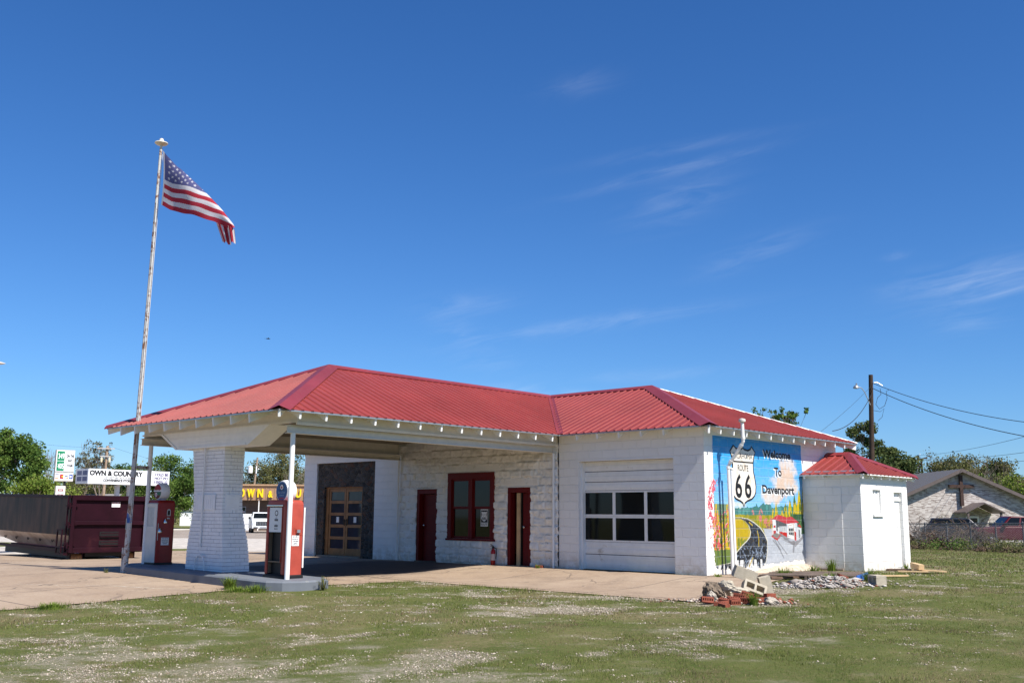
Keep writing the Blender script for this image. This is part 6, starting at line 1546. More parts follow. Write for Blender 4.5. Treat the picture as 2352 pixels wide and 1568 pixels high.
vehicle('pickup_truck', 'red pickup truck side-on behind the chain-link fence', 'pickup truck', 66, PX(2336), YAW+math.pi-.06, 'pickup', plain('red_car_paint', (.085, .004, .009), .3, var=.06), dz=-.08)
vehicle('car', 'dark blue old car with chrome grille facing right behind the brush', 'car', 68, PX(2207), YAW-.30, 'car', plain('navy_car_paint', (.012, .016, .03), .3, var=.06), dz=-.05)

# ------------------------------------------------------------------ church, fence, brush, poles on the right
def church():
    d = 80; s = d/2332.0; t = far_thing('brick_church', 'brick church with a grey gable roof and a dark wooden cross on its front', 'church', d, PX(2214))
    gz = t.location.z; hw = 6.1; ez = 2.45-gz; pz = 1.246+(1192-1079)*s-gz
    M_cb = brick_mat('mottled_church_brick', (.58, .53, .50), (.20, .15, .135), (.50, .47, .44), .26, .08, .009, .85, .2, .003, var=.05)
    w = MB(); w.poly([(-hw, 0, -.2), (hw, 0, -.2), (hw, 0, ez), (0, 0, pz-.12), (-hw, 0, ez)]); w.poly([(-hw, 0, -.2), (-hw, 0, ez), (-hw, 24, ez), (-hw, 24, -.2)]); w.poly([(hw, 0, -.2), (hw, 24, -.2), (hw, 24, ez), (hw, 0, ez)]); w.poly([(-hw, 24, -.2), (-hw, 24, ez), (0, 24, pz-.12), (hw, 24, ez), (hw, 24, -.2)])
    w.build('wall', M_cb, t)
    sl = (pz-ez)/hw; o = .45; M_gr = plain('grey_metal_roof', (.115, .11, .112), .5, var=.06, spec=.2)
    r = MB()
    for q in (-1, 1):
        r.add([(0, -.55, pz), (q*(hw+o), -.55, ez-sl*o), (q*(hw+o), 24.3, ez-sl*o), (0, 24.3, pz), (0, -.55, pz-.1), (q*(hw+o), -.55, ez-sl*o-.1), (q*(hw+o), 24.3, ez-sl*o-.1), (0, 24.3, pz-.1)], [(0, 1, 2, 3), (4, 7, 6, 5), (1, 5, 6, 2), (3, 2, 6, 7)])
        for k in range(28):
            y = -.4+k*.9; r.bar((0, y, pz+.01), (q*(hw+o), y, ez-sl*o+.01), .05, .04)
    roof_ = r.build('roof', M_gr, t)
    f = MB(); M_fa = plain('brown_fascia', (.12, .095, .09), .5)
    for q in (-1, 1): f.prism([(0, -.6, pz+.03), (q*(hw+o), -.6, ez-sl*o+.03), (q*(hw+o), -.6, ez-sl*o-.24), (0, -.6, pz-.24)], (0, .05, 0))
    f.build('rake_board', M_fa, t)
    v = MB(); v.tube((-4.2, 2.0, ez+.5), (-4.2, 2.0, ez+1.15), .1, n=10); v.build('roof_vent', M_white, roof_)
    c = MB(); z0 = lambda py: 1.246+(1191.5-py)*s-gz
    c.box(-.12, .12, -.26, -.08, z0(1161), z0(1092)); c.box(-.95, -.12, -.26, -.08, z0(1120.5), z0(1113.5)); c.box(.12, .95, -.26, -.08, z0(1120.5), z0(1113.5)); c.build('cross', plain('dark_stained_wood', (.055, .03, .024), .7), t)
    p = MB(); ph = z0(1154); pw = 1.5; px = (2229-2205)*s
    for q in (-1, 1): p.add([(px, -2.2, ph), (px+q*pw, -2.2, ph-.72), (px+q*pw, -.05, ph-.72), (px, -.05, ph), (px, -2.2, ph-.1), (px+q*pw, -2.2, ph-.82), (px+q*pw, -.05, ph-.82), (px, -.05, ph-.1)], [(0, 1, 2, 3), (4, 7, 6, 5), (0, 4, 5, 1), (1, 5, 6, 2)])
    p.build('porch_roof', M_fa, t)
    for q in (-1, 1):
        k = MB(); k.box(px+q*1.25-.07, px+q*1.25+.07, -2.1, -1.96, -.1, ph-.75); k.build('porch_post', M_fa, t)
    k = MB(); k.box(px-.55, px+.45, -.06, -.01, 0, 1.95); dd = k.build('door', M_white, t); k = MB(); k.box(px-.40, px+.30, -.08, -.06, .9, 1.8); k.build('pane', M_glass, dd)
church()
def fence():
    pts = []
    P0 = bg(54, PX(2080)); P1 = bg(43, PX(2420)); t = thing('chain_link_fence', 'grey chain-link fence with pipe posts in front of the church yard', 'fence', (P0[0], P0[1], 0))
    M_f = plain('fence_steel', (.16, .16, .17), .6, .3, var=.2); n = 6; H = 1.22
    base = [(P0[0]+(P1[0]-P0[0])*k/n, P0[1]+(P1[1]-P0[1])*k/n) for k in range(n+1)]
    L_ = lambda x, y, z: (x-P0[0], y-P0[1], z)
    tops = []
    for k, (x, y) in enumerate(base):
        z = tz(x, y); sag = (.0, .0, -.03, .02, 0, 0, 0)[k]; tops.append((x, y, z+H+sag))
        p = MB(); p.tube(L_(x, y, z-.1), L_(x, y, z+H+sag+.03), .033, n=8); p.lathe([(.036, 0), (.036, .03), (.0, .05)], 8, L_(x, y, z+H+sag+.03)); p.build('post', M_f, t, smooth=True)
    r = MB(); r.path([L_(*p) for p in tops], .022, 6); r.build('top_rail', M_f, t, smooth=True)
    m = MB(); a = Vector((P0[0], P0[1], 0)); b = Vector((P1[0], P1[1], 0)); Lt = (b-a).length; e = (b-a).normalized(); st = .11; k = -H
    while k < Lt:
        for sg in (1, -1):
            s0, s1 = (k, k+H) if sg > 0 else (k+H, k)
            z0, z1 = 0.05, H
            if 0 <= min(s0, s1) and max(s0, s1) <= Lt:
                p0 = a+e*s0; p1 = a+e*s1; q0 = tz(p0.x, p0.y); q1 = tz(p1.x, p1.y)
                m.bar(L_(p0.x, p0.y, q0+z0), L_(p1.x, p1.y, q1+z1), .008, .008)
        k += st
    m.build('wire_mesh', M_f, t, uv=False)
fence()
def brush(name, label, d, a, h, w, n, seed, pal=None, cat='shrub', twigs=True, leaves=0, lsize=.08):
    x, y = bg(d, a); t = thing(name, label, cat, (x, y, tz(x, y)-.03)); rng = random.Random(seed); m = MB()
    for k in range(n):
        an = rng.uniform(0, 2*math.pi); r0 = rng.uniform(0, w*.35); p = Vector((r0*math.cos(an), r0*math.sin(an), 0)); dr = Vector((math.cos(an)*rng.uniform(.1, .8), math.sin(an)*rng.uniform(.1, .8), 1)).normalized(); L = h*rng.uniform(.5, 1.15); pts = [p]
        for j in range(6):
            dr = (dr+Vector((rng.uniform(-.45, .45), rng.uniform(-.45, .45), rng.uniform(-.5, .15)-j*.07))).normalized(); pts.append(pts[-1]+dr*L/6)
        pts = [Vector((q.x, q.y, max(q.z, .02))) for q in pts]
        m.path(pts, .02, 4, rads=[.026-.0030*j for j in range(7)])
    if twigs: m.build('stems', plain('dry_vine', (.10, .066, .046), .9, var=.35), t, uv=False)
    if leaves:
        rg = random.Random(seed); cs = [(rg.uniform(-w, w)*.8, rg.uniform(-w, w)*.5, rg.uniform(.1, h*.8)) for _ in range(14)]
        V, F, C = leaves_np(cs, [w*.35]*14, leaves, lsize, pal, seed); V[:, 2] = np.maximum(V[:, 2], .0); np_obj('leaves', V, F, M_leaf, t, col=C)
    return t
brush('bare_shrub', 'tall tangle of bare vines beside the annex, left of the church wall', 57, PX(2118), 2.3, .9, 120, 31)
brush('bare_shrub', 'wide brown brush heap on the fence before the church porch', 52, PX(2228), 2.0, 1.7, 300, 32, OLIVE, leaves=300, lsize=.07)
brush('bare_shrub', 'low brown brush behind the second fence post from the annex', 51, PX(2172), 1.6, 1.2, 170, 33)
brush('weed_clump', 'dry and green weeds at the fence foot nearest the annex', 50, PX(2112), .40, 1.1, 60, 34, OLIVE, 'weeds', True, 900, .08)
brush('weed_clump', 'mid green weeds under the brown brush at the fence', 47.5, PX(2186), .42, 1.3, 60, 35, GREEN, 'weeds', True, 900, .08)
brush('weed_clump', 'mixed dry and green weeds right of the chrome bumper at the fence', 45, PX(2262), .42, 1.3, 80, 36, OLIVE, 'weeds', True, 900, .08)
brush('weed_clump', 'brown dry weeds along the fence before the red pickup', 43.5, PX(2330), .42, 1.3, 110, 37, OLIVE, 'weeds', True, 700, .08)

M_polewood = plain('dark_creosote_wood', (.045, .028, .02), .85, var=.3, vs=3, bump=.3); M_greywood = plain('weathered_pole_wood', (.30, .22, .16), .85, var=.25, vs=3)
def wire(name, label, pts, r=.012, sag=0.0, n=24, ext=0.0):
    P = [Vector(p) for p in pts]; out = []
    if ext: P.append(P[-1]+(P[-1]-P[-2])*ext)
    for a, b in zip(P, P[1:]):
        for k in range(n): u = k/n; q = a.lerp(b, u); q.z -= sag*4*u*(1-u); out.append(q)
    out.append(P[-1]); m = MB(); m.path(out, r, 5); o = m.build(name, M_wire, uv=False); tag(o, label, 'cable'); return o
def far_pt(d, px, py): 
    x, y = bg(d, PX(px)); hz = 1185.1+(px-1176)*.0071; return Vector((x, y, 1.246+(hz-py)*d/2290.0))
def poles():
    # big dark service pole
    d = 58; x, y = bg(d, .350); z = tz(x, y); H = far_pt(d, 2002, 868).z - z
    t = thing('utility_pole', 'dark brown utility pole with a small lamp arm, right of the red roof', 'utility pole', (x, y, z), YAW); t.rotation_euler = (0, .044, YAW)
    p = MB(); p.tube((.03, 0, -.2), (-.03, 0, H), .17, .12, 14); p.build('pole', M_polewood, t, smooth=True)
    sc = d/2332
    a = MB(); a.path([(-.1, -.1, H-1.75), (-.42, -.12, H-1.05), (-.6, -.13, H-.82), (-.78, -.13, H-.76), (-.9, -.13, H-.80)], .025, 8); arm = a.build('lamp_arm', M_galv, t, smooth=True)
    l = MB(); l.lathe([(.05, .12), (.12, .08), (.17, -.02), (.17, -.06), (.05, -.09)], 14, (-.92, -.13, H-.78)); l.tube((-.9, -.13, H-.68), (-.9, -.13, H-.55), .05, n=8); l.build('lamp_head', M_galv, t, smooth=True)
    k = MB(); k.tube((.14, 0, H-.45), (.34, 0, H-.42), .03, n=8); k.tube((.34, 0, H-.42), (.62, -.05, H-.6), .022, n=6); k.build('wire_clamp', M_galv, t)
    c = MB(); c.path([(.5, 0, H-.75), (.55, 0, H-1.1), (.35, 0, H-1.3), (.25, 0, H-1.7), (.45, 0, H-1.95), (.75, 0, H-1.75), (.9, 0, H-1.3), (.85, 0, H-.9), (1.0, 0, H-.82)], .014, 6); c.build('drip_loop', M_wire, t)
    c = MB(); c.path([(.13, 0, H-2.05), (.5, 0, H-2.1), (.72, 0, H-1.9), (.6, 0, H-2.4), (.35, 0, H-2.65)], .012, 6); c.build('drip_loop', M_wire, t)
    top = Vector((x+RH[0]*.40, y+RH[1]*.40, z+H-.45))
    wire('service_cable', 'upper twisted cable sloping right from the dark utility pole', [top, far_pt(46, 2420, 981)], .017, .35, 24, .7)
    wire('service_cable', 'lower twisted cable sloping right from the dark utility pole', [top+Vector((0, 0, -.3)), far_pt(44, 2420, 1016)], .019, .35, 24, .7)
    wire('service_cable', 'thick drooping cable from the dark pole down behind the red roof', [top+Vector((0, 0, -.65)), far_pt(44, 1925, 996)], .017, .45)
    wire('service_cable', 'thin straight guy wire from the dark pole to behind the red roof', [top+Vector((0, 0, -.2)), far_pt(44, 1880, 1010)], .007, .1)
    # twin-post pole behind the church
    d = 112; x, y = bg(d, PX(2125)); z = tz(x, y); t = thing('utility_pole', 'twin utility pole with one crossarm behind the grey church roof', 'utility pole', (x, y, z), YAW)
    h = far_pt(d, 2124, 1050).z-z; sc = d/2332
    for q, hh in ((-.12, h), (.2, h-.5)):
        p = MB(); p.tube((q, 0, 0), (q-.08, 0, hh), .13, .10, 10); p.build('post', M_polewood, t, smooth=True)
    a = MB(); a.bar((-.75, -.15, h-.62), (.75, -.15, h-.28), .1, .13); a.build('crossarm', M_polewood, t)
    for q in (-.78, -.6, .0):
        i = MB(); i.lathe([(.03, 0), (.06, .05), (.03, .16)], 8, (q-.05, -.15, h-.55+.23*(q+.75) if q else h)); i.build('insulator', M_sign, t)
    i = MB(); i.box(-.42, -.2, -.2, .1, h-1.9, h-1.3); i.build('transformer', M_galv, t)
    e = Vector((x, y, z+h))
    for (lab, dz, px, py, dd) in (('high thin line from the twin pole to the right edge', -.02, 2400, 1002, 60), ('middle thin line from the twin pole to the right edge', -.35, 2400, 1040, 60), ('lowest thin line from the twin pole to the right edge', -.45, 2400, 1061, 62), ('short thin line from the twin pole left to the evergreen', -.05, 2060, 1073, 125)):
        wire('power_line', lab, [e+Vector((0, 0, dz)), far_pt(dd, px, py)], .013, .25, 24, .6 if px > 2200 else 0)
    # left poles
    d = 100; x, y = bg(d, PX(236)); z = tz(x, y); t = thing('utility_pole', 'pale utility pole with two crossarms behind the store canopy', 'utility pole', (x, y, z), YAW)
    h = far_pt(d, 237, 1029).z-z
    p = MB(); p.tube((0, 0, -.1), (.08, 0, h), .17, .12, 10); p.build('pole', M_greywood, t, smooth=True)
    for zz, hw in ((h-.25, .85), (h-1.02, .52)):
        a = MB(); a.bar((-hw+.03, -.18, zz), (hw+.03, -.18, zz-.04), .1, .1); a.build('crossarm', plain('bleached_arm', (.55, .52, .48), .7), t)
    for q in (-.34, .44):
        i = MB(); i.lathe([(.10, -.2), (.11, .1), (.08, .22), (.03, .27)], 10, (q, -.2, h-1.4)); i.build('transformer', plain('cream_transformer', (.62, .52, .36), .5), t, smooth=True)
    wire('power_line', 'thin power line crossing the sky above the price sign', [far_pt(140, -60, 1002), far_pt(100, 237, 1034)], .009, .4)
    wire('power_line', 'thin power line from the pale pole to the right behind the canopy post', [far_pt(100, 253, 1033), far_pt(130, 480, 1085)], .008, .3)
    d = 128; x, y = bg(d, PX(584)); z = tz(x, y); t = thing('utility_pole', 'leaning wooden pole with a white transformer above the store roof', 'utility pole', (x, y, z), YAW)
    h = far_pt(d, 587, 1055).z-z
    p = MB(); p.tube((-.42, 0, 0), (.2, 0, h), .16, .11, 10); p.build('pole', M_greywood, t, smooth=True)
    i = MB(); i.lathe([(.30, 0), (.32, .08), (.32, .72), (.36, .76), (.3, .82), (.06, .84), (.05, .95)], 16, (-.62, -.1, h-1.95)); i.build('transformer', M_sign, t, smooth=True)
    i = MB(); i.tube((.14, -.1, h-2.0), (.14, -.1, h-1.1), .08, n=8); i.lathe([(.08, 0), (.12, .05), (.08, .12)], 8, (.42, -.1, h-1.5)); i.build('meter_box', M_sign, t)
poles()
# house roof over the dumpster, white shed behind the red pump's neighbour
def houses():
    d = 104; t = far_thing('house', 'small house whose grey gabled roof shows over the dumpster', 'house', d, PX(166)); s = d/2332; gz = t.location.z; pz = 1.246+(1178-1131)*s-gz
    w = MB(); w.box(-2.4, 3.4, 0, 6, -.1, pz-.9); w.poly([(-2.4, -.001, pz-.9), (0.0, -.001, pz-.9), (-1.2, -.001, pz-.2)]); w.build('wall', plain('white_siding', (.6, .59, .56), .7), t)
    r = MB()
    r.add([(-2.7, -.3, pz-1.0), (-1.2, -.3, pz), (-1.2, 5, pz), (-2.7, 5, pz-1.0)], [(0, 1, 2, 3)]); r.add([(-1.2, -.3, pz), (.3, -.3, pz-1.0), (.3, 5, pz-1.0), (-1.2, 5, pz)], [(0, 1, 2, 3)]); r.add([(-.7, .8, pz-.95), (3.7, .8, pz-.95), (3.7, 3.4, pz-.1), (-1.0, 3.4, pz-.1)], [(0, 1, 2, 3)])
    r.build('roof', plain('grey_shingle', (.2, .19, .19), .9, var=.2, vs=2), t)
    f = MB(); f.bar((-2.7, -.32, pz-1.03), (-1.2, -.32, pz-.03), .05, .14); f.bar((-1.2, -.32, pz-.03), (.3, -.32, pz-1.03), .05, .14); f.build('rake_trim', M_white, t)
    k = MB(); k.box(-1.7, -.7, -.02, 0, .8, 1.7); k.build('window', M_glass, t)
    t = far_thing('shed', 'white shed half hidden by the dense tree left of the brick pier', 'shed', 150, PX(440)); s = 150/2332; gz = t.location.z; z = lambda py: 1.246+(1179.5-py)*s-gz
    w = MB(); w.box(-1.5, 2.6, 0, 3, -.2, z(1172)); w.build('wall', M_sign, t); r = MB(); r.prism([(-1.7, -.2, z(1172)), (.5, -.2, z(1165)), (2.8, -.2, z(1172))], (0, 3.4, 0)); r.build('roof', plain('pale_shed_roof', (.55, .55, .55), .6), t)
    k = MB(); k.box(.3, .9, -.03, 0, .9, 1.6); k.build('window', M_glass, t)
houses()
# street lamp whose tip reaches into the left edge, bird
x, y = bg(46, PX(-99)); t = thing('street_lamp', 'grey street lamp head reaching in at the left edge of the sky', 'street lamp', (x, y, tz(x, y)), YAW)
zz = far_pt(46, 0, 842).z-t.location.z
m = MB(); m.tube((0, 0, -.1), (0, 0, zz-.6), .09, .06, 12); m.path([(0, 0, zz-.62), (.1, 0, zz-.2), (.5, 0, zz+.0), (.9, 0, zz+.04)], .035, 8); m.build('pole', M_galv, t, smooth=True)
m = MB(); n = 14
rings = [[(xx, math.cos(2*math.pi*i/n)*w, zz+.03+math.sin(2*math.pi*i/n)*hh-(xx-.85)*.05) for i in range(n)] for xx, w, hh in ((.85, .05, .04), (.95, .12, .08), (1.2, .17, .085), (1.42, .13, .06), (1.56, .05, .025), (1.60, .012, .008))]
loft(m, rings); m.build('lamp_head', plain('lamp_housing', (.5, .47, .44), .4), t, smooth=True)
bx_, by_ = bg(60, PX(599)); t = thing('bird', 'small dark bird gliding in the open sky', 'bird', (bx_, by_, far_pt(60, 599, 785).z), YAW+.4)
m = MB(); loft(m, [[(xx, math.cos(2*math.pi*i/8)*r, math.sin(2*math.pi*i/8)*r*.9) for i in range(8)] for xx, r in ((-.14, .012), (-.07, .028), (.02, .032), (.08, .022), (.11, .012), (.135, .003))])
m.add([(.04, 0, .01), (.03, .12, .045), (-.02, .26, .02), (-.04, .12, .03), (-.05, 0, .01), (.03, -.12, .045), (-.02, -.26, .02), (-.04, -.12, .03)], [(0, 1, 3, 4), (1, 2, 3), (4, 7, 5, 0), (7, 6, 5)]); m.add([(-.12, 0, 0), (-.22, .04, 0), (-.22, -.04, 0)], [(0, 1, 2)])
m.build('body', plain('dark_feathers', (.015, .014, .014), .8), t)

# ------------------------------------------------------------------ things lying about
M_brick = plain('red_brick', (.22, .06, .036), .85, var=.3, vs=12, bump=.4, dirt=(.42, .30, .24), dirt_amt=.35, dirt_scale=9)
M_cmu = plain('buff_concrete_block', (.43, .38, .30), .9, var=.12, vs=10, bump=.5, bs=80)
M_cgrey = plain('broken_concrete', (.36, .32, .27), .95, var=.3, vs=8, bump=.8, bs=25)
def rot3(rx, ry, rz): return Matrix.Rotation(rz, 3, 'Z') @ Matrix.Rotation(ry, 3, 'Y') @ Matrix.Rotation(rx, 3, 'X')
def brick_mesh():
    m = MB(); L, W, H = .20, .095, .06; hs = 5
    xs = [-L/2] 
    hw = .018; cs = [-L/2+.025+k*(L-.05)/(hs-1) for k in range(hs)]
    # solid strips round five cored holes
    m.box(-L/2, L/2, -W/2, -.02, -H/2, H/2); m.box(-L/2, L/2, .02, W/2, -H/2, H/2)
    e = [-L/2]+[v for c in cs for v in (c-hw/2, c+hw/2)]+[L/2]
    for a, b in zip(e[0::2], e[1::2]): m.box(a, b, -.02, .02, -H/2, H/2)
    m.box(-L/2+.005, L/2-.005, -.02, .02, -H/2+.01, -H/2+.02, 1)
    return m
def place(o, loc, r): o.location = loc; o.rotation_euler = r.to_euler() if isinstance(r, Matrix) else r
def rubble():
    spots = [(2.95, -4.98, .07, (1.2, .1, .9), 'leaning upright at the left end of the brick heap'), (3.34, -5.12, .03, (0, .0, .5), 'flat at the near left corner of the brick heap'), (3.50, -5.22, .02, (.1, .05, -.4), 'lying lowest at the near left of the heap'), (3.46, -4.72, .04, (1.57, 0, 1.25), 'on edge with its holes facing front in the heap'),
             (3.22, -4.38, .07, (.3, .1, .9), 'tilted on the middle of the brick heap'), (3.20, -4.10, .10, (1.3, .1, .2), 'on edge under the white mortar streaks'), (3.28, -3.92, .12, (1.2, .3, .4), 'on edge against the tilted block'), (3.43, -4.22, .05, (1.57, 0, .2), 'on edge with open end towards the lawn'),
             (3.52, -4.05, .02, (0, 0, .3), 'flat at the front of the heap behind the weed'), (3.30, -3.55, .05, (0, .2, 1.0), 'reddest and rounded on the right of the heap'), (3.38, -3.30, .03, (0, 0, .6), 'flat toward the right end of the heap'), (3.40, -3.12, .03, (0, 0, 1.0), 'bottom of the small stack at the right end'), (3.38, -3.13, .092, (0, .0, 1.2), 'top of the small stack at the right end'),
             (3.25, -4.85, .03, (0, 0, 1.4), 'flat between the upright brick and the dark one'), (3.12, -4.55, .05, (.2, .1, .1), 'half buried beside the round boulder'), (3.62, -3.80, .02, (.2, .0, .9), 'half sunk in soil at the front right of the heap')]
    first = None
    spots = [(3.22+(x-3.22)*.78, -4.02+(y+4.02)*.78, dz, r, lab) for (x, y, dz, r, lab) in spots]
    for (x, y, dz, r, lab) in spots:
        if first is None: o = brick_mesh().build('brick', [M_brick, M_black], bevel=.003); first = o
        else: o = first.copy(); COL.objects.link(o)
        place(o, (x, y, tz(x, y)+dz), rot3(*r)); tag(o, 'red cored brick '+lab, 'brick', 'red bricks heaped by the apron')
    o = first.copy(); COL.objects.link(o); place(o, (-4.6, -.30, .035), rot3(0, 0, .3)); tag(o, 'single red brick lying at the wall foot right of the open door', 'brick')
    # hollow blocks
    def cmu():
        m = MB(); L, W, H, t = .40, .19, .20, .04
        m.box(-L/2, L/2, -W/2, -W/2+t, -H/2, H/2); m.box(-L/2, L/2, W/2-t, W/2, -H/2, H/2)
        for a in (-L/2, -t/2, L/2-t): m.box(a, a+t, -W/2+t, W/2-t, -H/2, H/2)
        return m
    b0 = cmu().build('concrete_block', M_cmu, bevel=.004)
    place(b0, (2.98, -3.22, tz(2.98, -3.22)+.17), rot3(1.15, .35, .75)); tag(b0, 'hollow buff block tilted on the rubble with its cells facing front', 'concrete block', 'hollow blocks')
    for (x, y, z, r, lab) in ((2.80, -3.20, .42, rot3(.12, .33, .80), 'hollow buff block balanced topmost on the rubble heap'), (3.02, -2.86, .17, rot3(.1, 1.35, .8), 'buff block standing on end at the right of the rubble heap'), (3.93, -.27, .10, rot3(1.5708, 0, 2.38), 'hollow buff block alone on the grass beside the pallet')):
        o = b0.copy(); COL.objects.link(o); place(o, (x, y, tz(x, y)+z), r); tag(o, lab, 'concrete block', 'hollow blocks')
    # lumps
    def lump(name, lab, loc, s, seed, mat, cat):
        bm = bmesh.new(); bmesh.ops.create_icosphere(bm, subdivisions=4, radius=1)
        rg = random.Random(seed); cut = [Vector((rg.uniform(-1, 1), rg.uniform(-1, 1), rg.uniform(-1, 1))).normalized() for _ in range(7)]
        for v in bm.verts:
            p = v.co.copy(); k = 1.0
            for c in cut:
                dd = p.dot(c)
                if dd > .72: p -= c*(dd-.72)*.8
            q = float(fbm(p.x*2.5+seed+p.z*1.3, p.y*2.5+p.z*3.1, seed, 5)-.5)*.75 + abs(float(fbm(p.x*6+p.z*4, p.y*6-p.z*3, seed+3, 2)-.5))*.35; v.co = Vector((p.x*s[0], p.y*s[1], p.z*s[2]))*(1+q)
        me = bpy.data.meshes.new(name); bm.to_mesh(me); bm.free(); me.materials.append(mat); o = bpy.data.objects.new(name, me); COL.objects.link(o); o.location = loc; tag(o, lab, cat); return o
    lump('boulder', 'round brown broken concrete boulder on the left of the rubble heap', (2.66, -4.02, tz(2.6, -4)+.12), (.19, .20, .18), 4, plain('brown_conglomerate', (.15, .115, .085), .95, var=.4, vs=9, bump=1.0, bs=18), 'boulder')
    lump('concrete_chunk', 'cone shaped buff concrete chunk in the middle of the rubble heap', (2.68, -3.55, tz(2.7, -3.5)+.20), (.09, .10, .14), 7, M_cmu, 'concrete chunk')
    lump('concrete_chunk', 'flat buff slab piece lying in front of the tilted block', (3.05, -3.85, tz(3, -3.8)+.18), (.17, .13, .05), 9, M_cmu, 'concrete chunk')
    lump('concrete_chunk', 'small buff block piece right of the round boulder', (2.80, -3.85, tz(2.8, -3.8)+.24), (.17, .06, .09), 12, M_cmu, 'concrete chunk')
    lump('concrete_chunk', 'grey stone half sunk in soil at the front right of the heap', (3.72, -3.92, tz(3.7, -3.9)+.04), (.12, .11, .08), 15, M_cgrey, 'concrete chunk')
    lump('concrete_chunk', 'white rounded piece beside the upright brick', (3.0, -4.62, tz(3, -4.6)+.10), (.08, .09, .1), 18, M_cgrey, 'concrete chunk')
    # loose chips
    rg = np.random.default_rng(21)
    def chips(name, lab, cx, cy, rx, ry, ang, n, hmax, s0, pal, flat):
        u = rg.normal(0, .42, n); v = rg.normal(0, .42, n); ca, sa = math.cos(ang), math.sin(ang)
        x = cx+u*rx*ca-v*ry*sa; y = cy+u*rx*sa+v*ry*ca; hh = hmax*np.exp(-(u/.55)**2-(v/.45)**2)*rg.random(n)**.6
        s = s0*np.exp(rg.normal(0, .45, n)); V, F = rocks(x, y, terr(x, y)+hh+s*.2, s, flat)
        k = rg.random((n, 1)); c = np.array(pal[0])*(1-k)+np.array(pal[1])*k; c = np.where(rg.random((n, 1)) < pal[3], pal[2], c)
        o = np_obj(name, V, F, attr_mat(name+'_stone', .9, 0, .2), col=np.repeat(c, 6, 0)); o['label'] = lab; o['category'] = 'rubble'; o['kind'] = 'stuff'
    chips('plaster_rubble', 'heap of white plaster chips before the pallet', 3.2, -.75, 1.05, .5, .72, 1700, .17, .027, [(.26, .22, .19), (.50, .47, .44), (.22, .075, .045), .06], .45)
    chips('plaster_rubble', 'fine pale chips strewn round the rubble heap', 3.1, -3.9, .95, .6, .75, 800, .07, .022, [(.28, .21, .17), (.50, .44, .38), (.25, .085, .055), .3], .6)
    # red pieces in the white heap
    o = first.copy(); COL.objects.link(o); place(o, (3.28, -.35, tz(3.3, -.3)+.14), rot3(.2, .3, 1.0)); tag(o, 'red brick half buried in the white plaster heap', 'brick')
rubble()
def pallet():
    x, y = 1.9, 1.15; t = thing('wooden_pallet', 'weathered wooden pallet with blue painted end lying in the grass', 'pallet', (2.05, 1.72, -.055), 0)
    M_w = plain('weathered_board', (.17, .125, .10), .9, var=.35, vs=4, bump=.4, dirt=(.30, .24, .19), dirt_amt=.4, dirt_scale=3); M_bl = plain('blue_pallet_paint', (.03, .12, .42), .6, var=.15)
    ex = Vector((.86, .51, 0)).normalized()  # across the boards
    e1 = (Vector((2.54, 2.62, 0))-Vector((3.2, .38, 0))).normalized()   # blue end
    Le = 1.75; Ld = 2.0
    A = Vector((3.12, .55, 0))-t.location; A.z = 0
    u = e1; v = Vector((-u.y, u.x, 0));  v = v if v.x < 0 else -v
    tilt = lambda k: .04+.07*k/Le
    n = 7
    for k in range(n):
        a = k*Le/(n-1)*.93; p0 = A+u*a; p1 = p0+v*(Ld-.1*random.random()); w = .17
        b = MB(); b.add([p0+Vector((0, 0, .155)), p0+u*w+Vector((0, 0, .155)), p1+u*w+Vector((0, 0, .115)), p1+Vector((0, 0, .115)), p0+Vector((0, 0, .175)), p0+u*w+Vector((0, 0, .175)), p1+u*w+Vector((0, 0, .135)), p1+Vector((0, 0, .135))], [(0, 3, 2, 1), (4, 5, 6, 7), (0, 1, 5, 4), (1, 2, 6, 5), (2, 3, 7, 6), (3, 0, 4, 7)]); b.build('deck_board', M_w, t)
    for k, mm in ((0.0, M_bl), (.5, M_w), (1.0, M_w)):
        c = A+v*(k*(Ld-.05)); q = MB(); z1 = .154-.04*k
        for a0, a1, z0 in ((0, .22, .0), (.22, Le*.42, .07), (Le*.42, Le*.6, 0), (Le*.6, Le-.2, .07), (Le-.2, Le+.05, 0)): q.bar(c+u*a0+Vector((0, 0, (z0+z1)/2)), c+u*a1+Vector((0, 0, (z0+z1)/2)), .05, z1-z0)
        q.build('stringer', mm, t)
    if True:
        q = MB(); q.bar(A+u*-.01-v*.03+Vector((0, 0, .11)), A+u*(Le+.06)-v*.03+Vector((0, 0, .11)), .02, .125); q.build('end_board', M_bl, t)
    for k in (.1, .9):
        q = MB(); q.bar(A+u*(k*Le)+Vector((0, 0, .012)), A+u*(k*Le)+v*Ld+Vector((0, 0, .012)), .12, .02); q.build('base_board', M_w, t)
pallet()
def lumber():
    specs = [((2.25, 4.75, .03), (2.85, 5.05, .03), .2, .03, 'long flat pine plank on the grass at the annex corner'), ((2.45, 5.1, .07), (3.1, 5.5, .03), .22, .03, 'wide pine board lying under the loose beam end'), ((2.35, 5.42, .16), (2.72, 5.0, .13), .13, .12, 'short thick pine beam end tilted on the boards'), ((1.75, 5.3, .03), (2.3, 5.45, .04), .15, .05, 'dark offcut against the annex corner'), ((2.75, 2.45, .03), (3.15, 3.1, .03), .09, .03, 'thin lath in the grass beyond the blue pallet end'), ((1.55, -.05, .03), (2.0, .75, .04), .12, .04, 'brown board lying at the left end of the pallet')]
    for a, b, w, h, lab in specs:
        m = MB(); m.bar(a, b, w, h); o = m.build('plank', M_wood if 'dark' not in lab and 'brown' not in lab else plain('dark_plank', (.16, .10, .07), .85, var=.3), bevel=.003); tag(o, lab, 'plank', 'loose lumber by the annex')
lumber()
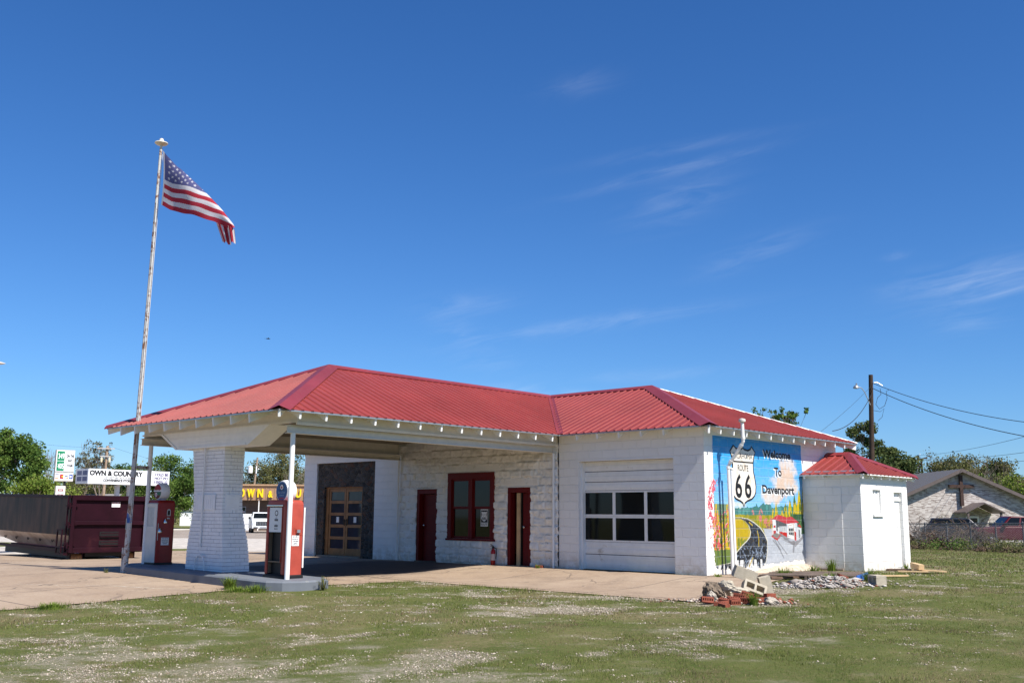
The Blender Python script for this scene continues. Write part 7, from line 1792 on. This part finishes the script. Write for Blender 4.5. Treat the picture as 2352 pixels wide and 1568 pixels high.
def extinguisher():
    t = thing('fire_extinguisher', 'small red fire extinguisher standing at the wall between window and open door', 'fire extinguisher', (-6.32, -.16, .005)); M_r = plain('extinguisher_red', (.30, .01, .012), .3)
    b = MB(); b.lathe([(.055, 0), (.062, .01), (.062, .34), (.05, .38), (.025, .40), (.022, .42)], 18); b.build('cylinder', M_r, t, smooth=True)
    l = MB(); l.lathe([(.0635, .12), (.0635, .28)], 18); l.build('label_band', plain('pale_label', (.5, .42, .4), .5), t)
    h = MB(); h.box(-.02, .02, -.03, .03, .42, .46); h.bar((0, .02, .46), (0, -.11, .49), .02, .012); h.bar((0, .02, .47), (0, -.10, .53), .02, .012); h.build('valve', M_black, t)
    h = MB(); h.path([(0, .03, .44), (.05, .06, .42), (.07, .05, .3), (.068, .03, .16)], .012, 6); h.build('hose', M_black, t)
extinguisher()
def weed(lab, x, y, h, r, n, seed, pal=LIME, upright=.6, z=None):
    rg = np.random.default_rng(seed); Vs = []; 
    th = rg.uniform(0, 2*np.pi, n); b0 = rg.uniform(0, r*.55, n); bx = b0*np.cos(th); by = b0*np.sin(th); L = h*rg.uniform(.45, 1.1, n); lean = rg.uniform(.05, 1-upright*.5, n)
    V = []; F = []; C = []
    for k in range(4):
        t0, t1 = k/4, (k+1)/4
        def P(t): return np.stack([bx+np.cos(th)*L*lean*t**1.6, by+np.sin(th)*L*lean*t**1.6, L*np.sqrt(np.clip(1-(lean*t)**2, .1, 1))*t], -1)
        w0 = .012*(1-t0*.8)*(h/.2)**.5; w1 = .012*(1-t1*.95)*(h/.2)**.5; s = np.stack([-np.sin(th), np.cos(th), 0*th], -1)
        V.append(np.stack([P(t0)-s*w0, P(t0)+s*w0, P(t1)+s*w1, P(t1)-s*w1], 1).reshape(-1, 3))
        # side leaves
        lf = rg.normal(0, 1, (n, 3)); lf[:, 2] = np.abs(lf[:, 2])*.5; lf /= np.linalg.norm(lf, axis=1, keepdims=True); q = P((t0+t1)/2); ll = h*.16
        sd = np.cross(lf, [0, 0, 1.0]); V.append(np.stack([q, q+lf*ll*.5+sd*ll*.2, q+lf*ll, q+lf*ll*.5-sd*ll*.2], 1).reshape(-1, 3))
    V = np.concatenate(V); m = len(V)//4; t = np.random.default_rng(seed+1).random((m, 1)); C = np.array(pal[0])*(1-t)+np.array(pal[1])*t
    o = np_obj('weed', V, np.arange(4*m).reshape(-1, 4), M_leaf, col=np.repeat(C, 4, 0)); o.location = (x, y, (tz(x, y) if z is None else z)-.01); tag(o, lab, 'weed', 'weeds sprouting round the forecourt')
weed('bushy green weed at the kerb below the brick pier', -4.95, -8.72, .25, .2, 150, 1)
weed('low leafy weed against the middle of the rounded kerb end', -4.05, -8.72, .15, .4, 140, 2)
weed('tall seeding weed at the right end of the kerb', -3.68, -7.5, .30, .12, 18, 3, OLIVE, .95)
weed('clover-like weed patch along the kerb front under the red pump', -4.45, -8.85, .11, .5, 180, 4)
weed('small weed by the flagpole foot', -10.25, -8.6, .14, .1, 14, 5, OLIVE, .9)
weed('weed at the wall corner foot below the mural', .35, -.12, .09, .2, 50, 6)
weed('grass tuft growing out of the brick heap', 3.58, -4.28, .22, .14, 70, 7)
weed('grass tuft at the left end of the pallet', 1.35, .95, .22, .3, 110, 8)
weed('grass tuft between pallet and blocked doorway', 1.2, 2.6, .22, .25, 90, 9)
weed('tall thin grass at the doorstep behind the pallet', 1.0, 3.9, .3, .2, 60, 10, LIME, .9)
weed('thick grass clump under the blue end of the pallet', 3.15, 1.15, .26, .25, 110, 11)
weed('grass clump along the near side of the pallet', 2.75, .25, .20, .45, 140, 12)
weed('green sprig at the brick by the wall', -4.55, -.42, .12, .1, 36, 13)
weed('green tuft at the foot of the annex door', 1.62, 6.8, .16, .1, 40, 14)
weed('bright grass mound at the left edge of the lawn', -4.55, -12.2, .11, .5, 220, 15)
# scrap on the far side of the drive
x, y = -16.9, 1.9
t = thing('scrap_frame', 'beige scrap metal frame on boards seen right of the brick pier', 'scrap', (-16.0, .9, tz(-16.0, .9)), .3); M_bm = plain('beige_metal', (.36, .31, .24), .6, var=.3, dirt=(.1, .08, .06), dirt_amt=.4)
m = MB(); m.box(-.5, .35, -.25, .25, .10, .16); m.box(.2, .3, -.22, .22, .16, .62); m.box(-.1, .2, -.2, .2, .16, .40); m.build('frame', M_bm, t, bevel=.01)
m = MB(); m.tube((.25, -.3, .45), (.25, .3, .45), .16, n=14); m.build('drum', M_bm, t, smooth=True)
for k in range(2):
    m = MB(); m.box(-.8, .9, -.35+k*.45, -.15+k*.45, 0.0, .08); m.build('board', M_w2 if False else M_wood, t)
